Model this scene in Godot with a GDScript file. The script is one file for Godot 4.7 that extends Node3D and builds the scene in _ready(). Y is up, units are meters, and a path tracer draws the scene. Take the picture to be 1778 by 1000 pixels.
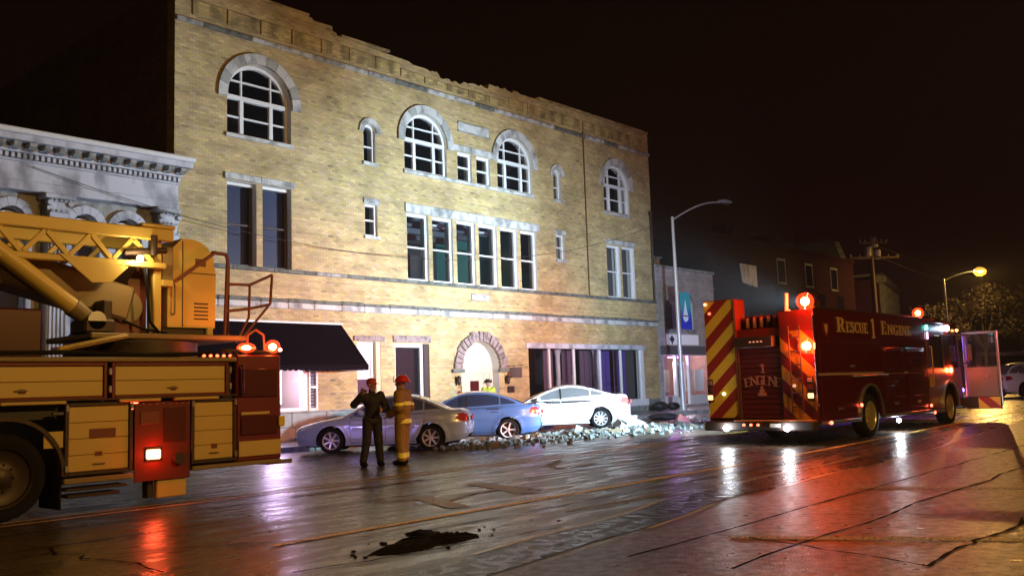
extends Node3D
# A wet street at night: a yellow brick building with a fallen parapet, two fire trucks, three parked cars.
# x runs along the street, z points away from the building, y is up; metres.

var names := {}
var M := {}
const RED_BEACON := Color(1.0, 0.055, 0.012)
const SODIUM := Color(1.0, 0.54, 0.125)
const FLOOD := Color(0.58, 0.80, 1.0)


func _ready() -> void:
	seed(7)
	# ---- camera
	var cam := Camera3D.new()
	cam.name = "camera"
	var yaw := 0.7276
	var pitch := 0.10717
	var roll := -0.03337
	var f := Vector3(cos(yaw) * cos(pitch), sin(pitch), -sin(yaw) * cos(pitch))
	var r := f.cross(Vector3.UP).normalized()
	var u := r.cross(f)
	var r2 := r * cos(roll) + u * sin(roll)
	var u2 := u * cos(roll) - r * sin(roll)
	cam.transform = Transform3D(Basis(r2, u2, -f), Vector3(0, 1.45, 0))
	cam.fov = 34.35
	cam.near = 0.1
	cam.far = 1500.0
	add_child(cam)
	# ---- sky, exposure, mist
	var we := WorldEnvironment.new()
	we.name = "environment"
	var e := Environment.new()
	e.background_mode = Environment.BG_SKY
	var sky := Sky.new()
	var sm := ProceduralSkyMaterial.new()
	sm.sky_top_color = lc(0.0022, 0.0010, 0.0006)
	sm.sky_horizon_color = lc(0.0055, 0.0014, 0.0009)
	sm.sky_curve = 0.25
	sm.ground_bottom_color = lc(0.002, 0.001, 0.001)
	sm.ground_horizon_color = lc(0.006, 0.002, 0.0015)
	sky.sky_material = sm
	e.sky = sky
	e.tonemap_mode = Environment.TONE_MAPPER_LINEAR
	e.tonemap_exposure = 1.0
	e.fog_enabled = true   # thin drizzle, lit by the lamps
	e.fog_density = 0.00032
	e.fog_light_color = Color(0.9, 0.9, 0.9)
	e.sdfgi_enabled = true
	e.ssao_enabled = true
	e.ssil_enabled = true
	we.environment = e
	add_child(we)
	# the night sky's own faint light through the rain clouds
	var moon := DirectionalLight3D.new()
	moon.name = "night_sky_light"
	moon.light_color = lc(0.75, 0.6, 0.5)
	moon.light_energy = 0.006
	moon.light_angular_distance = 20.0
	moon.shadow_enabled = true
	moon.rotation_degrees = Vector3(-60, 25, 0)
	add_child(moon)
	make_materials()
	# ---- the street and the large structures
	ground_and_road()
	pavement()
	brick_building()
	arcade_building()
	corner_shop()
	far_buildings()
	# ---- street furniture
	street_lamps()
	utility_pole()
	trees()
	# ---- vehicles, people, rubble
	ladder_truck()
	rescue_truck()
	parked_cars()
	people()
	rubble()
	cables()


# ============================================================ helpers
static func lc(r: float, g: float, b: float, a := 1.0) -> Color:
	var c := Color(r, g, b).linear_to_srgb()
	c.a = a
	return c


static func gy(x: float, z: float) -> float:   # height of the road: a crown towards the kerb and a slight climb along the street
	return -0.012 * clampf(-z - 12.0, 0.0, 10.3) + 0.008 * clampf(x - 18.0, 0.0, 22.0)


func numbered(called: String) -> String:
	var n: int = names.get(called, 0)
	names[called] = n + 1
	return called if n == 0 else "%s_%03d" % [called, n]


func thing(called: String, label: String, category: String, at := Vector3.ZERO, turn := 0.0, group := "") -> Node3D:
	var o := Node3D.new()
	o.name = numbered(called)
	o.position = at
	o.rotation.y = turn
	tag(o, label, category, group)
	add_child(o)
	return o


func tag(o: Node, label: String, category: String, group := "") -> void:
	o.set_meta("label", label)
	o.set_meta("category", category)
	if group:
		o.set_meta("group", group)


func part(parent: Node, called: String, b: Mb, m: Material) -> MeshInstance3D:
	var o := MeshInstance3D.new()
	o.name = called
	o.mesh = b.mesh()
	o.material_override = m
	if parent == self:
		o.name = numbered(called)
	parent.add_child(o, true)
	return o


func holder(parent: Node, called: String, at := Vector3.ZERO, turn := 0.0) -> Node3D:
	var o := Node3D.new()
	o.name = called
	o.position = at
	o.rotation.y = turn
	parent.add_child(o, true)
	return o


func struct(called: String, b: Mb, m: Material) -> MeshInstance3D:
	var o := part(self, called, b, m)
	o.set_meta("kind", "structure")
	return o


func letters(parent: Node, called: String, text: String, font: String, height: float, at: Transform3D, m: Material, depth := 0.012, bold := 700) -> MeshInstance3D:
	var sf := SystemFont.new()
	sf.font_names = PackedStringArray([font])
	sf.font_weight = bold
	var tm := TextMesh.new()
	tm.text = text
	tm.font = sf
	tm.font_size = 64
	tm.pixel_size = height / 46.0
	tm.depth = depth
	tm.curve_step = 2.0
	tm.horizontal_alignment = HORIZONTAL_ALIGNMENT_LEFT
	var o := MeshInstance3D.new()
	o.name = called
	o.mesh = tm
	o.material_override = m
	o.transform = at
	parent.add_child(o, true)
	return o


func mat(c: Color, rough := 0.6, metal := 0.0, opt := {}) -> StandardMaterial3D:
	var m := StandardMaterial3D.new()
	m.albedo_color = c.linear_to_srgb()
	m.albedo_color.a = c.a
	m.roughness = rough
	m.metallic = metal
	if c.a < 1.0:
		m.transparency = BaseMaterial3D.TRANSPARENCY_ALPHA
	if opt.has("coat"):
		m.clearcoat_enabled = true
		m.clearcoat = opt.coat
		m.clearcoat_roughness = 0.06
	if opt.has("tex"):
		m.albedo_texture = opt.tex
		m.uv1_triplanar = true
		m.uv1_world_triplanar = opt.get("world", true)
		m.uv1_scale = Vector3.ONE * opt.get("scale", 1.0)
		if opt.has("scale3"):
			m.uv1_scale = opt.scale3
	if opt.has("normal"):
		m.normal_enabled = true
		m.normal_texture = opt.normal
		m.normal_scale = opt.get("nscale", 1.0)
		m.uv1_triplanar = true
		m.uv1_world_triplanar = opt.get("world", true)
		m.uv1_scale = Vector3.ONE * opt.get("scale", 1.0)
		if opt.has("scale3"):
			m.uv1_scale = opt.scale3
	if opt.has("rtex"):
		m.roughness_texture = opt.rtex
		m.roughness_texture_channel = BaseMaterial3D.TEXTURE_CHANNEL_RED
		m.uv1_triplanar = true
		m.uv1_world_triplanar = opt.get("world", true)
		m.uv1_scale = Vector3.ONE * opt.get("scale", 1.0)
	if opt.has("stain"):
		m.detail_enabled = true
		m.detail_albedo = opt.stain
		m.detail_blend_mode = BaseMaterial3D.BLEND_MODE_MUL
		m.detail_uv_layer = BaseMaterial3D.DETAIL_UV_2
		m.uv2_triplanar = true
		m.uv2_world_triplanar = opt.get("world", true)
		m.uv2_scale = opt.get("sscale", Vector3.ONE * 0.1)
	return m


func glow(c: Color, strength: float) -> StandardMaterial3D:
	var m := StandardMaterial3D.new()
	m.albedo_color = Color(0.02, 0.02, 0.02)
	m.emission_enabled = true
	m.emission = c.linear_to_srgb()
	m.emission_energy_multiplier = strength
	m.roughness = 0.3
	return m


func omni(parent: Node, called: String, at: Vector3, c: Color, energy: float, size := 0.05, reach := 60.0) -> OmniLight3D:
	var l := OmniLight3D.new()
	l.name = called
	l.position = at
	l.light_color = c.linear_to_srgb()
	l.light_energy = energy
	l.light_size = size
	l.omni_range = reach
	l.omni_attenuation = 2.0
	l.shadow_enabled = true
	parent.add_child(l, true)
	return l


func spot(parent: Node, called: String, at: Vector3, to: Vector3, c: Color, energy: float, angle: float, blend := 1.0, size := 0.1, reach := 90.0) -> SpotLight3D:
	var l := SpotLight3D.new()
	l.name = called
	l.light_color = c.linear_to_srgb()
	l.light_energy = energy
	l.light_size = size
	l.spot_angle = angle
	l.spot_angle_attenuation = blend
	l.spot_range = reach
	l.spot_attenuation = 2.0
	l.shadow_enabled = true
	l.transform = Transform3D(Basis.looking_at(to - at, Vector3(0.01, 1, 0.02)), at)
	parent.add_child(l, true)
	return l


func noise_tex(size: int, freq: float, ramp: Array, sd: int, octaves := 4, kind := FastNoiseLite.TYPE_SIMPLEX_SMOOTH, normal := false, bump := 8.0) -> NoiseTexture2D:
	var t := NoiseTexture2D.new()
	t.width = size
	t.height = size
	t.seamless = true
	t.generate_mipmaps = false
	var n := FastNoiseLite.new()
	n.noise_type = kind
	n.seed = sd
	n.frequency = freq
	n.fractal_octaves = octaves
	t.noise = n
	if normal:
		t.as_normal_map = true
		t.bump_strength = bump
	elif ramp.size():
		var g := Gradient.new()
		var offs := PackedFloat32Array()
		var cols := PackedColorArray()
		for k in ramp:
			offs.append(k[0])
			cols.append(k[1])
		g.offsets = offs
		g.colors = cols
		t.color_ramp = g
	return t


static func grey(v: float) -> Color:
	return Color(v, v, v)


# collects triangles; every face is turned to agree with the normal that it is given
class Mb:
	var v := PackedVector3Array()
	var n := PackedVector3Array()
	var xf := Transform3D.IDENTITY

	func tri(a: Vector3, b: Vector3, c: Vector3, na: Vector3, nb: Vector3, nc: Vector3) -> void:
		var g := (b - a).cross(c - a)
		if g.length_squared() < 1e-16:
			return
		if g.dot(na + nb + nc) > 0.0:
			var t := b
			b = c
			c = t
			t = nb
			nb = nc
			nc = t
		v.append(xf * a)
		v.append(xf * b)
		v.append(xf * c)
		n.append((xf.basis * na).normalized())
		n.append((xf.basis * nb).normalized())
		n.append((xf.basis * nc).normalized())

	func face(p: Array, from: Vector3) -> void:   # flat convex polygon that looks away from a point
		var mid := Vector3.ZERO
		for q in p:
			mid += q
		mid /= p.size()
		var g := Vector3.ZERO
		for i in p.size():
			g += (p[i] - mid).cross(p[(i + 1) % p.size()] - mid)
		g = g.normalized()
		if g.dot(mid - from) < 0.0:
			g = -g
		for i in range(1, p.size() - 1):
			tri(p[0], p[i], p[i + 1], g, g, g)

	func quad(a: Vector3, b: Vector3, c: Vector3, d: Vector3, toward: Vector3) -> void:
		face([a, b, c, d], (a + b + c + d) / 4.0 - toward)

	func box(c: Vector3, s: Vector3, bev := 0.0, basis := Basis.IDENTITY) -> Mb:
		var h := s / 2.0
		var b := minf(bev, minf(h.x, minf(h.y, h.z)) * 0.9)
		var o := c
		var P := func(x: float, y: float, z: float) -> Vector3: return o + basis * Vector3(x, y, z)
		for a in 3:
			for sg in [-1.0, 1.0]:
				var q := []
				for k in [[-1, -1], [1, -1], [1, 1], [-1, 1]]:
					var w := Vector3.ZERO
					w[a] = sg * h[a]
					w[(a + 1) % 3] = k[0] * (h[(a + 1) % 3] - b)
					w[(a + 2) % 3] = k[1] * (h[(a + 2) % 3] - b)
					q.append(o + basis * w)
				face(q, o)
		if b > 0.0:
			for a in 3:
				var i := (a + 1) % 3
				var j := (a + 2) % 3
				for si in [-1.0, 1.0]:
					for sj in [-1.0, 1.0]:
						var q := []
						for k in [[-1, 0], [1, 0], [1, 1], [-1, 1]]:
							var w := Vector3.ZERO
							w[a] = k[0] * (h[a] - b)
							w[i] = si * (h[i] - (b if k[1] == 1 else 0.0))
							w[j] = sj * (h[j] - (0.0 if k[1] == 1 else b))
							q.append(o + basis * w)
						face(q, o)
			for sx in [-1.0, 1.0]:
				for sy in [-1.0, 1.0]:
					for sz in [-1.0, 1.0]:
						face([P.call(sx * h.x, sy * (h.y - b), sz * (h.z - b)), P.call(sx * (h.x - b), sy * h.y, sz * (h.z - b)), P.call(sx * (h.x - b), sy * (h.y - b), sz * h.z)], o)
		return self

	func span(a: Vector3, b: Vector3, bev := 0.0) -> Mb:   # a box between two corners
		return box((a + b) / 2.0, (b - a).abs(), bev)

	func bar(a: Vector3, b: Vector3, w: float, h: float, bev := 0.0) -> Mb:   # a beam from a to b
		var d := b - a
		var up := Vector3.UP if absf(d.normalized().y) < 0.95 else Vector3.RIGHT
		var x := d.normalized()
		var z := x.cross(up).normalized()
		return box((a + b) / 2.0, Vector3(d.length(), h, w), bev, Basis(x, z.cross(x), z))

	func tube(a: Vector3, b: Vector3, r0: float, r1 := -1.0, seg := 10, caps := true) -> Mb:
		if r1 < 0.0:
			r1 = r0
		var d := (b - a).normalized()
		var x := d.cross(Vector3.UP if absf(d.y) < 0.9 else Vector3.RIGHT).normalized()
		var y := d.cross(x)
		var mid := (a + b) / 2.0
		for i in seg:
			var t0 := TAU * i / seg
			var t1 := TAU * (i + 1) / seg
			var n0 := x * cos(t0) + y * sin(t0)
			var n1 := x * cos(t1) + y * sin(t1)
			tri(a + n0 * r0, b + n0 * r1, b + n1 * r1, n0, n0, n1)
			tri(a + n0 * r0, b + n1 * r1, a + n1 * r0, n0, n1, n1)
			if caps:
				tri(a, a + n0 * r0, a + n1 * r0, -d, -d, -d)
				tri(b, b + n0 * r1, b + n1 * r1, d, d, d)
		return self

	func pipe(p: Array, r: float, seg := 8) -> Mb:
		for i in p.size() - 1:
			tube(p[i], p[i + 1], r, r, seg, true)
		return self

	func lathe(prof: Array, seg := 24, at := Transform3D.IDENTITY, smooth := true) -> Mb:   # prof: Vector2(radius, height) along the local y axis
		var nn := []
		for i in prof.size():
			var t: Vector2 = prof[mini(i + 1, prof.size() - 1)] - prof[maxi(i - 1, 0)]
			nn.append(Vector2(t.y, -t.x).normalized())
		for i in prof.size() - 1:
			for k in seg:
				var c0 := Vector2(cos(TAU * k / seg), sin(TAU * k / seg))
				var c1 := Vector2(cos(TAU * (k + 1) / seg), sin(TAU * (k + 1) / seg))
				var na: Vector2 = nn[i]
				var nb: Vector2 = nn[i + 1]
				if not smooth:
					var t: Vector2 = prof[i + 1] - prof[i]
					na = Vector2(t.y, -t.x).normalized()
					nb = na
				var P := func(q: Vector2, c: Vector2) -> Vector3: return at * Vector3(q.x * c.x, q.y, q.x * c.y)
				var N := func(q: Vector2, c: Vector2) -> Vector3: return at.basis * Vector3(q.x * c.x, q.y, q.x * c.y)
				tri(P.call(prof[i], c0), P.call(prof[i + 1], c0), P.call(prof[i + 1], c1), N.call(na, c0), N.call(nb, c0), N.call(nb, c1))
				tri(P.call(prof[i], c0), P.call(prof[i + 1], c1), P.call(prof[i], c1), N.call(na, c0), N.call(nb, c1), N.call(na, c1))
		return self

	func ball(c: Vector3, r: Vector3, seg := 16, rings := 10) -> Mb:
		for i in rings:
			for k in seg:
				var q := []
				for w in [[i, k], [i + 1, k], [i + 1, k + 1], [i, k + 1]]:
					var a: float = PI * w[0] / rings
					var b: float = TAU * w[1] / seg
					q.append(Vector3(sin(a) * cos(b), cos(a), sin(a) * sin(b)))
				tri(c + q[0] * r, c + q[1] * r, c + q[2] * r, q[0] / r, q[1] / r, q[2] / r)
				tri(c + q[0] * r, c + q[2] * r, c + q[3] * r, q[0] / r, q[2] / r, q[3] / r)
		return self

	func prism(poly: PackedVector2Array, z0: float, z1: float) -> Mb:   # a polygon in x, y pushed along z
		var t := Geometry2D.triangulate_polygon(poly)
		for i in range(0, t.size(), 3):
			for z in [z0, z1]:
				var nz := Vector3(0, 0, -1.0 if z == minf(z0, z1) else 1.0)
				tri(Vector3(poly[t[i]].x, poly[t[i]].y, z), Vector3(poly[t[i + 1]].x, poly[t[i + 1]].y, z), Vector3(poly[t[i + 2]].x, poly[t[i + 2]].y, z), nz, nz, nz)
		var ccw := 1.0 if not Geometry2D.is_polygon_clockwise(poly) else -1.0
		for i in poly.size():
			var a := poly[i]
			var b := poly[(i + 1) % poly.size()]
			var nn := Vector3(b.y - a.y, a.x - b.x, 0).normalized() * ccw
			tri(Vector3(a.x, a.y, z0), Vector3(b.x, b.y, z0), Vector3(b.x, b.y, z1), nn, nn, nn)
			tri(Vector3(a.x, a.y, z0), Vector3(b.x, b.y, z1), Vector3(a.x, a.y, z1), nn, nn, nn)
		return self

	func sheet(nu: int, nv: int, fn: Callable, toward := Vector3.ZERO) -> Mb:   # smooth surface fn(u, v); toward: which side is outside
		var P := []
		for i in nu + 1:
			var row := PackedVector3Array()
			for j in nv + 1:
				row.append(fn.call(float(i) / nu, float(j) / nv))
			P.append(row)
		var N := []
		for i in nu + 1:
			var row := PackedVector3Array()
			for j in nv + 1:
				var du: Vector3 = P[mini(i + 1, nu)][j] - P[maxi(i - 1, 0)][j]
				var dv: Vector3 = P[i][mini(j + 1, nv)] - P[i][maxi(j - 1, 0)]
				var g := du.cross(dv).normalized()
				if toward != Vector3.ZERO and g.dot(toward) < 0.0:
					g = -g
				row.append(g)
			N.append(row)
		for i in nu:
			for j in nv:
				tri(P[i][j], P[i + 1][j], P[i + 1][j + 1], N[i][j], N[i + 1][j], N[i + 1][j + 1])
				tri(P[i][j], P[i + 1][j + 1], P[i][j + 1], N[i][j], N[i + 1][j + 1], N[i][j + 1])
		return self

	func arc(c: Vector3, r0: float, r1: float, z0: float, z1: float, a0 := 0.0, a1 := PI, seg := 20) -> Mb:   # a flat ring sector in x, y with depth
		for i in seg:
			var t0 := lerpf(a0, a1, float(i) / seg)
			var t1 := lerpf(a0, a1, float(i + 1) / seg)
			var d0 := Vector3(cos(t0), sin(t0), 0)
			var d1 := Vector3(cos(t1), sin(t1), 0)
			var q := []
			for z in [z0, z1]:
				for w in [d0 * r0, d0 * r1, d1 * r1, d1 * r0]:
					q.append(c + w + Vector3(0, 0, z))
			var mid := Vector3.ZERO
			for w in q:
				mid += w / 8.0
			face([q[0], q[1], q[2], q[3]], mid)
			face([q[4], q[5], q[6], q[7]], mid)
			face([q[1], q[2], q[6], q[5]], mid)
			face([q[0], q[3], q[7], q[4]], mid)
			if i == 0:
				face([q[0], q[1], q[5], q[4]], mid)
			if i == seg - 1:
				face([q[3], q[2], q[6], q[7]], mid)
		return self

	func mesh() -> ArrayMesh:
		var a := []
		a.resize(Mesh.ARRAY_MAX)
		a[Mesh.ARRAY_VERTEX] = v
		a[Mesh.ARRAY_NORMAL] = n
		var m := ArrayMesh.new()
		m.add_surface_from_arrays(Mesh.PRIMITIVE_TRIANGLES, a)
		return m


# ============================================================ materials
func brick_texture(base: Color, mortar: Color, vary: float, sd: int) -> ImageTexture:
	var rng := RandomNumberGenerator.new()
	rng.seed = sd
	var im := Image.create(1024, 512, false, Image.FORMAT_RGB8)
	im.fill(mortar.linear_to_srgb())
	for row in 32:
		var tint := rng.randf_range(0.9, 1.1)
		for k in 32:
			var c := base * tint * (1.0 + rng.randfn(0.0, vary))
			c.g *= 1.0 + rng.randf_range(-0.08, 0.05)
			c.b *= 1.0 + rng.randf_range(-0.2, 0.2)
			if rng.randf() < 0.04:
				c *= 0.74
			var x := k * 32 + (16 if row % 2 else 0)
			im.fill_rect(Rect2i(x + 1, row * 16 + 1, 30, 14), c.linear_to_srgb())
			if x + 31 > 1024:
				im.fill_rect(Rect2i(x + 1 - 1024, row * 16 + 1, 30, 14), c.linear_to_srgb())
	return ImageTexture.create_from_image(im)


func make_materials() -> void:
	var stain := noise_tex(512, 0.012, [[0.0, grey(0.80)], [0.42, grey(0.93)], [0.62, grey(0.99)], [1.0, grey(1.0)]], 3, 5)
	var streak := noise_tex(512, 0.010, [[0.0, grey(0.55)], [0.40, grey(0.86)], [0.6, grey(1.0)], [1.0, grey(1.0)]], 11, 4)
	var grain := noise_tex(512, 0.08, [[0.0, grey(0.62)], [1.0, grey(1.0)]], 5, 3)
	var bump := noise_tex(512, 0.05, [], 9, 4, FastNoiseLite.TYPE_SIMPLEX_SMOOTH, true, 6.0)
	var brick_scale := Vector3(1.0 / 6.88, 1.0 / 2.4, 1.0 / 6.88)
	M.brick = mat(Color(1, 1, 1), 0.72, 0.0, {"tex": brick_texture(Color(0.47, 0.365, 0.165), Color(0.30, 0.24, 0.15), 0.10, 21), "scale3": brick_scale, "stain": stain, "sscale": Vector3(0.09, 0.16, 0.09)})
	M.brick_proud = mat(Color(1, 1, 1), 0.75, 0.0, {"tex": brick_texture(Color(0.45, 0.345, 0.135), Color(0.27, 0.22, 0.14), 0.13, 22), "scale3": brick_scale, "stain": streak, "sscale": Vector3(0.2, 0.12, 0.2)})
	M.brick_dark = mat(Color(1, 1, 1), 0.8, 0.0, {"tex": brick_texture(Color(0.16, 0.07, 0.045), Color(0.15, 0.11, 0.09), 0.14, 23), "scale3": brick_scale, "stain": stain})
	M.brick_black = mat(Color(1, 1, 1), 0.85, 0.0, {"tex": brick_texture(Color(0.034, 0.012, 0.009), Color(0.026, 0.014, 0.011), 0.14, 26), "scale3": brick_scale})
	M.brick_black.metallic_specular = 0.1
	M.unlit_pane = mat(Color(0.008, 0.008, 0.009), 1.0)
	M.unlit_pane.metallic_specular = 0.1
	M.brick_pale = mat(Color(1, 1, 1), 0.7, 0.0, {"tex": brick_texture(Color(0.46, 0.40, 0.38), Color(0.38, 0.34, 0.32), 0.07, 24), "scale3": brick_scale, "stain": stain})
	M.stone = mat(Color(0.78, 0.79, 0.77), 0.7, 0.0, {"tex": grain, "scale": 0.7, "stain": streak, "sscale": Vector3(0.3, 0.2, 0.3)})
	M.stone_dark = mat(Color(0.22, 0.24, 0.21), 0.75, 0.0, {"tex": grain, "scale": 0.7, "stain": streak, "sscale": Vector3(0.4, 0.2, 0.4)})
	M.stone_mid = mat(Color(0.50, 0.51, 0.48), 0.72, 0.0, {"tex": grain, "scale": 0.7, "stain": streak, "sscale": Vector3(0.4, 0.2, 0.4)})
	M.pink_stone = mat(Color(0.42, 0.33, 0.31), 0.7, 0.0, {"tex": grain, "scale": 0.9, "normal": bump, "nscale": 0.6, "stain": streak, "sscale": Vector3(0.6, 0.6, 0.6)})
	M.granite = mat(Color(0.33, 0.38, 0.35), 0.45, 0.0, {"tex": grain, "scale": 0.8, "stain": stain, "sscale": Vector3.ONE * 0.35})
	M.white_paint = mat(Color(0.66, 0.68, 0.68), 0.45)
	M.white_stucco = mat(Color(0.50, 0.52, 0.58), 0.6, 0.0, {"stain": streak, "sscale": Vector3(0.22, 0.12, 0.22)})
	M.cream = mat(Color(0.62, 0.54, 0.40), 0.5)
	M.buff_paint = mat(Color(0.55, 0.45, 0.27), 0.5)
	M.dark_frame = mat(Color(0.05, 0.035, 0.03), 0.4)
	M.room = mat(Color(0.10, 0.10, 0.10), 0.8)
	M.room_dark = mat(Color(0.035, 0.03, 0.03), 0.8)
	M.room_teal = mat(Color(0.16, 0.47, 0.42), 0.7)
	M.ceiling_white = mat(Color(0.55, 0.60, 0.62), 0.8)
	M.beam_dark = mat(Color(0.08, 0.09, 0.11), 0.7)
	M.blind_blue = mat(Color(0.010, 0.020, 0.075), 0.55)
	M.drape = mat(Color(0.11, 0.06, 0.10), 0.85)
	M.drape_violet_lit = mat(Color(0.09, 0.045, 0.24), 0.85)  # the same drapes with the strobe's violet light put into their colour
	M.glass = mat(Color(0.03, 0.04, 0.05, 0.12), 0.03)
	M.glass_dark = mat(Color(0.02, 0.025, 0.03, 0.45), 0.04)
	M.awning = mat(Color(0.007, 0.004, 0.008), 0.8, 0.0, {"tex": grain, "scale": 0.6})
	M.awning.metallic_specular = 0.2
	M.zinc = mat(Color(0.45, 0.47, 0.50), 0.4, 0.6)
	M.iron = mat(Color(0.045, 0.03, 0.025), 0.5, 0.4)
	M.rust_pipe = mat(Color(0.16, 0.055, 0.025), 0.6)
	M.red_panel = mat(Color(0.13, 0.03, 0.02), 0.5)
	M.black = mat(Color(0.012, 0.012, 0.012), 0.5)
	M.rubber = mat(Color(0.012, 0.012, 0.013), 0.9)
	M.rubber.metallic_specular = 0.2
	M.steel = mat(Color(0.56, 0.57, 0.58), 0.28, 0.9)
	M.chrome = mat(Color(0.75, 0.75, 0.76), 0.12, 1.0)
	M.galvanised = mat(Color(0.52, 0.54, 0.55), 0.4, 0.35)
	M.wood_pole = mat(Color(0.14, 0.09, 0.055), 0.85, 0.0, {"tex": grain, "scale": 0.8})
	M.truck_rim = mat(Color(0.55, 0.46, 0.26), 0.3, 0.7)
	M.alloy = mat(Color(0.58, 0.58, 0.60), 0.32, 0.25)
	M.fold = noise_tex(256, 0.035, [], 51, 3, FastNoiseLite.TYPE_SIMPLEX_SMOOTH, true, 10.0)
	M.door_grey = mat(Color(0.13, 0.12, 0.125), 0.4)
	M.fire_red = mat(Color(0.055, 0.0035, 0.003), 0.28, 0.0, {"coat": 0.8})
	M.fire_red_dull = mat(Color(0.115, 0.006, 0.005), 0.45)
	M.maroon = mat(Color(0.060, 0.006, 0.007), 0.35)
	M.alu = mat(Color(0.50, 0.36, 0.12), 0.42, 0.1)
	M.ladder_paint = mat(Color(0.56, 0.42, 0.11), 0.45)
	M.ladder_dark = mat(Color(0.20, 0.145, 0.07), 0.5)
	M.lime = mat(Color(0.62, 0.48, 0.05), 0.4)
	M.lime_dull = mat(Color(0.24, 0.15, 0.015), 0.45)
	M.gold = mat(Color(0.42, 0.27, 0.12), 0.4, 0.1)
	M.pale_print = mat(Color(0.26, 0.15, 0.14), 0.5)
	M.leaf = mat(Color(0.016, 0.011, 0.005), 0.7)
	M.bark = mat(Color(0.06, 0.045, 0.03), 0.9)
	M.wet_stone = mat(Color(0.20, 0.19, 0.18), 0.32, 0.0, {"tex": grain, "scale": 0.6, "normal": bump, "nscale": 0.3, "stain": stain, "sscale": Vector3.ONE * 0.3})
	# the wet road: dark asphalt, patches that shine more and less, grit that breaks the reflections up
	var asphalt := noise_tex(1024, 0.19, [[0.0, grey(0.40)], [0.45, grey(0.62)], [0.7, grey(0.86)], [1.0, grey(1.0)]], 31, 3)
	var wet := noise_tex(1024, 0.010, [[0.0, grey(0.17)], [0.38, grey(0.25)], [0.52, grey(0.31)], [1.0, grey(0.40)]], 32, 3)
	var ripple := noise_tex(1024, 0.11, [], 33, 3, FastNoiseLite.TYPE_SIMPLEX_SMOOTH, true, 5.0)
	M.road = mat(Color(0.095, 0.068, 0.043), 1.0, 0.0, {"rtex": wet, "normal": ripple, "nscale": 0.10, "stain": asphalt, "sscale": Vector3.ONE * 0.3})
	M.road.uv1_scale = Vector3(0.07, 0.3, 0.30)
	M.road_patch = mat(Color(0.030, 0.024, 0.020), 1.0, 0.0, {"rtex": wet, "normal": ripple, "nscale": 0.2, "scale": 0.5, "stain": asphalt, "sscale": Vector3.ONE * 0.7})
	M.road_near = mat(Color(0.135, 0.092, 0.052), 1.0, 0.0, {"tex": asphalt, "scale": 0.55, "rtex": noise_tex(512, 0.02, [[0.0, grey(0.24)], [0.5, grey(0.34)], [1.0, grey(0.50)]], 36, 4), "normal": noise_tex(512, 0.16, [], 37, 3, FastNoiseLite.TYPE_SIMPLEX_SMOOTH, true, 7.0), "nscale": 0.45, "stain": stain, "sscale": Vector3(0.07, 0.07, 0.13)})
	for k in [M.road, M.road_near, M.road_patch]:
		k.metallic_specular = 0.32
	M.road_patch.metallic_specular = 0.24
	M.tar = mat(Color(0.007, 0.006, 0.006), 0.9)
	M.tar.metallic_specular = 0.12
	M.seam_pale = mat(Color(0.26, 0.22, 0.17), 0.35)
	M.yellow_line = mat(Color(0.62, 0.39, 0.08), 0.45, 0.0, {"tex": noise_tex(512, 0.05, [[0.0, grey(0.30)], [0.38, grey(0.75)], [0.6, grey(1.0)], [1.0, grey(1.0)]], 41, 4), "scale": 0.6})
	M.white_line = mat(Color(0.27, 0.22, 0.17), 0.55, 0.0, {"tex": noise_tex(512, 0.06, [[0.0, grey(0.18)], [0.42, grey(0.5)], [0.62, grey(1.0)], [1.0, grey(1.0)]], 42, 4), "scale": 0.7})
	M.worn_line = mat(Color(0.44, 0.33, 0.28), 0.45, 0.0, {"tex": noise_tex(512, 0.07, [[0.0, grey(0.2)], [0.4, grey(0.35)], [0.55, grey(0.8)], [1.0, grey(1.0)]], 43, 4), "scale": 0.9})
	for k in [M.worn_line, M.yellow_line, M.white_line]:
		k.metallic_specular = 0.25
	M.earth = mat(Color(0.03, 0.027, 0.024), 0.9)
	M.car_glass = mat(Color(0.03, 0.04, 0.05, 0.35), 0.03)
	M.car_glass_side = mat(Color(0.015, 0.02, 0.03, 0.55), 0.03)
	M.lamp_clear = mat(Color(0.6, 0.62, 0.62), 0.08, 0.2, {"coat": 1.0})


# ============================================================ ground, road, pavement
func ribbon(b: Mb, line: Array, w0: float, w1: float, lift: float, step := 1.0, ragged := false) -> void:   # a flat strip along points (x, z); w0, w1 are its widths on either side
	var pts := []
	for i in line.size() - 1:
		var n := maxi(1, int(ceil(line[i].distance_to(line[i + 1]) / step)))
		for k in n:
			pts.append(line[i].lerp(line[i + 1], float(k) / n))
	pts.append(line[-1])
	var last := []
	for i in pts.size():
		var t: Vector2 = (pts[mini(i + 1, pts.size() - 1)] - pts[maxi(i - 1, 0)]).normalized()
		var s := Vector2(-t.y, t.x)
		var p: Vector2 = pts[i]
		var k := 1.0 if not ragged else 0.25 + 0.75 * absf(sin(p.x * 7.3 + p.y * 11.1))
		var a := p + s * w0 * k
		var c := p - s * w1 * k
		var now := [Vector3(a.x, gy(a.x, a.y) + lift, a.y), Vector3(c.x, gy(c.x, c.y) + lift, c.y)]
		if last:
			b.quad(last[0], now[0], now[1], last[1], Vector3.UP)
		last = now


func near_edge(x: float) -> float:
	var k := [[-120.0, -4.2], [5.5, -5.05], [11.2, -5.85], [17.7, -6.0], [26.0, -6.7], [60.0, -7.3], [400.0, -10.0]]
	for i in k.size() - 1:
		if x <= k[i + 1][0]:
			return lerpf(k[i][1], k[i + 1][1], (x - k[i][0]) / (k[i + 1][0] - k[i][0]))
	return -10.0


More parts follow.
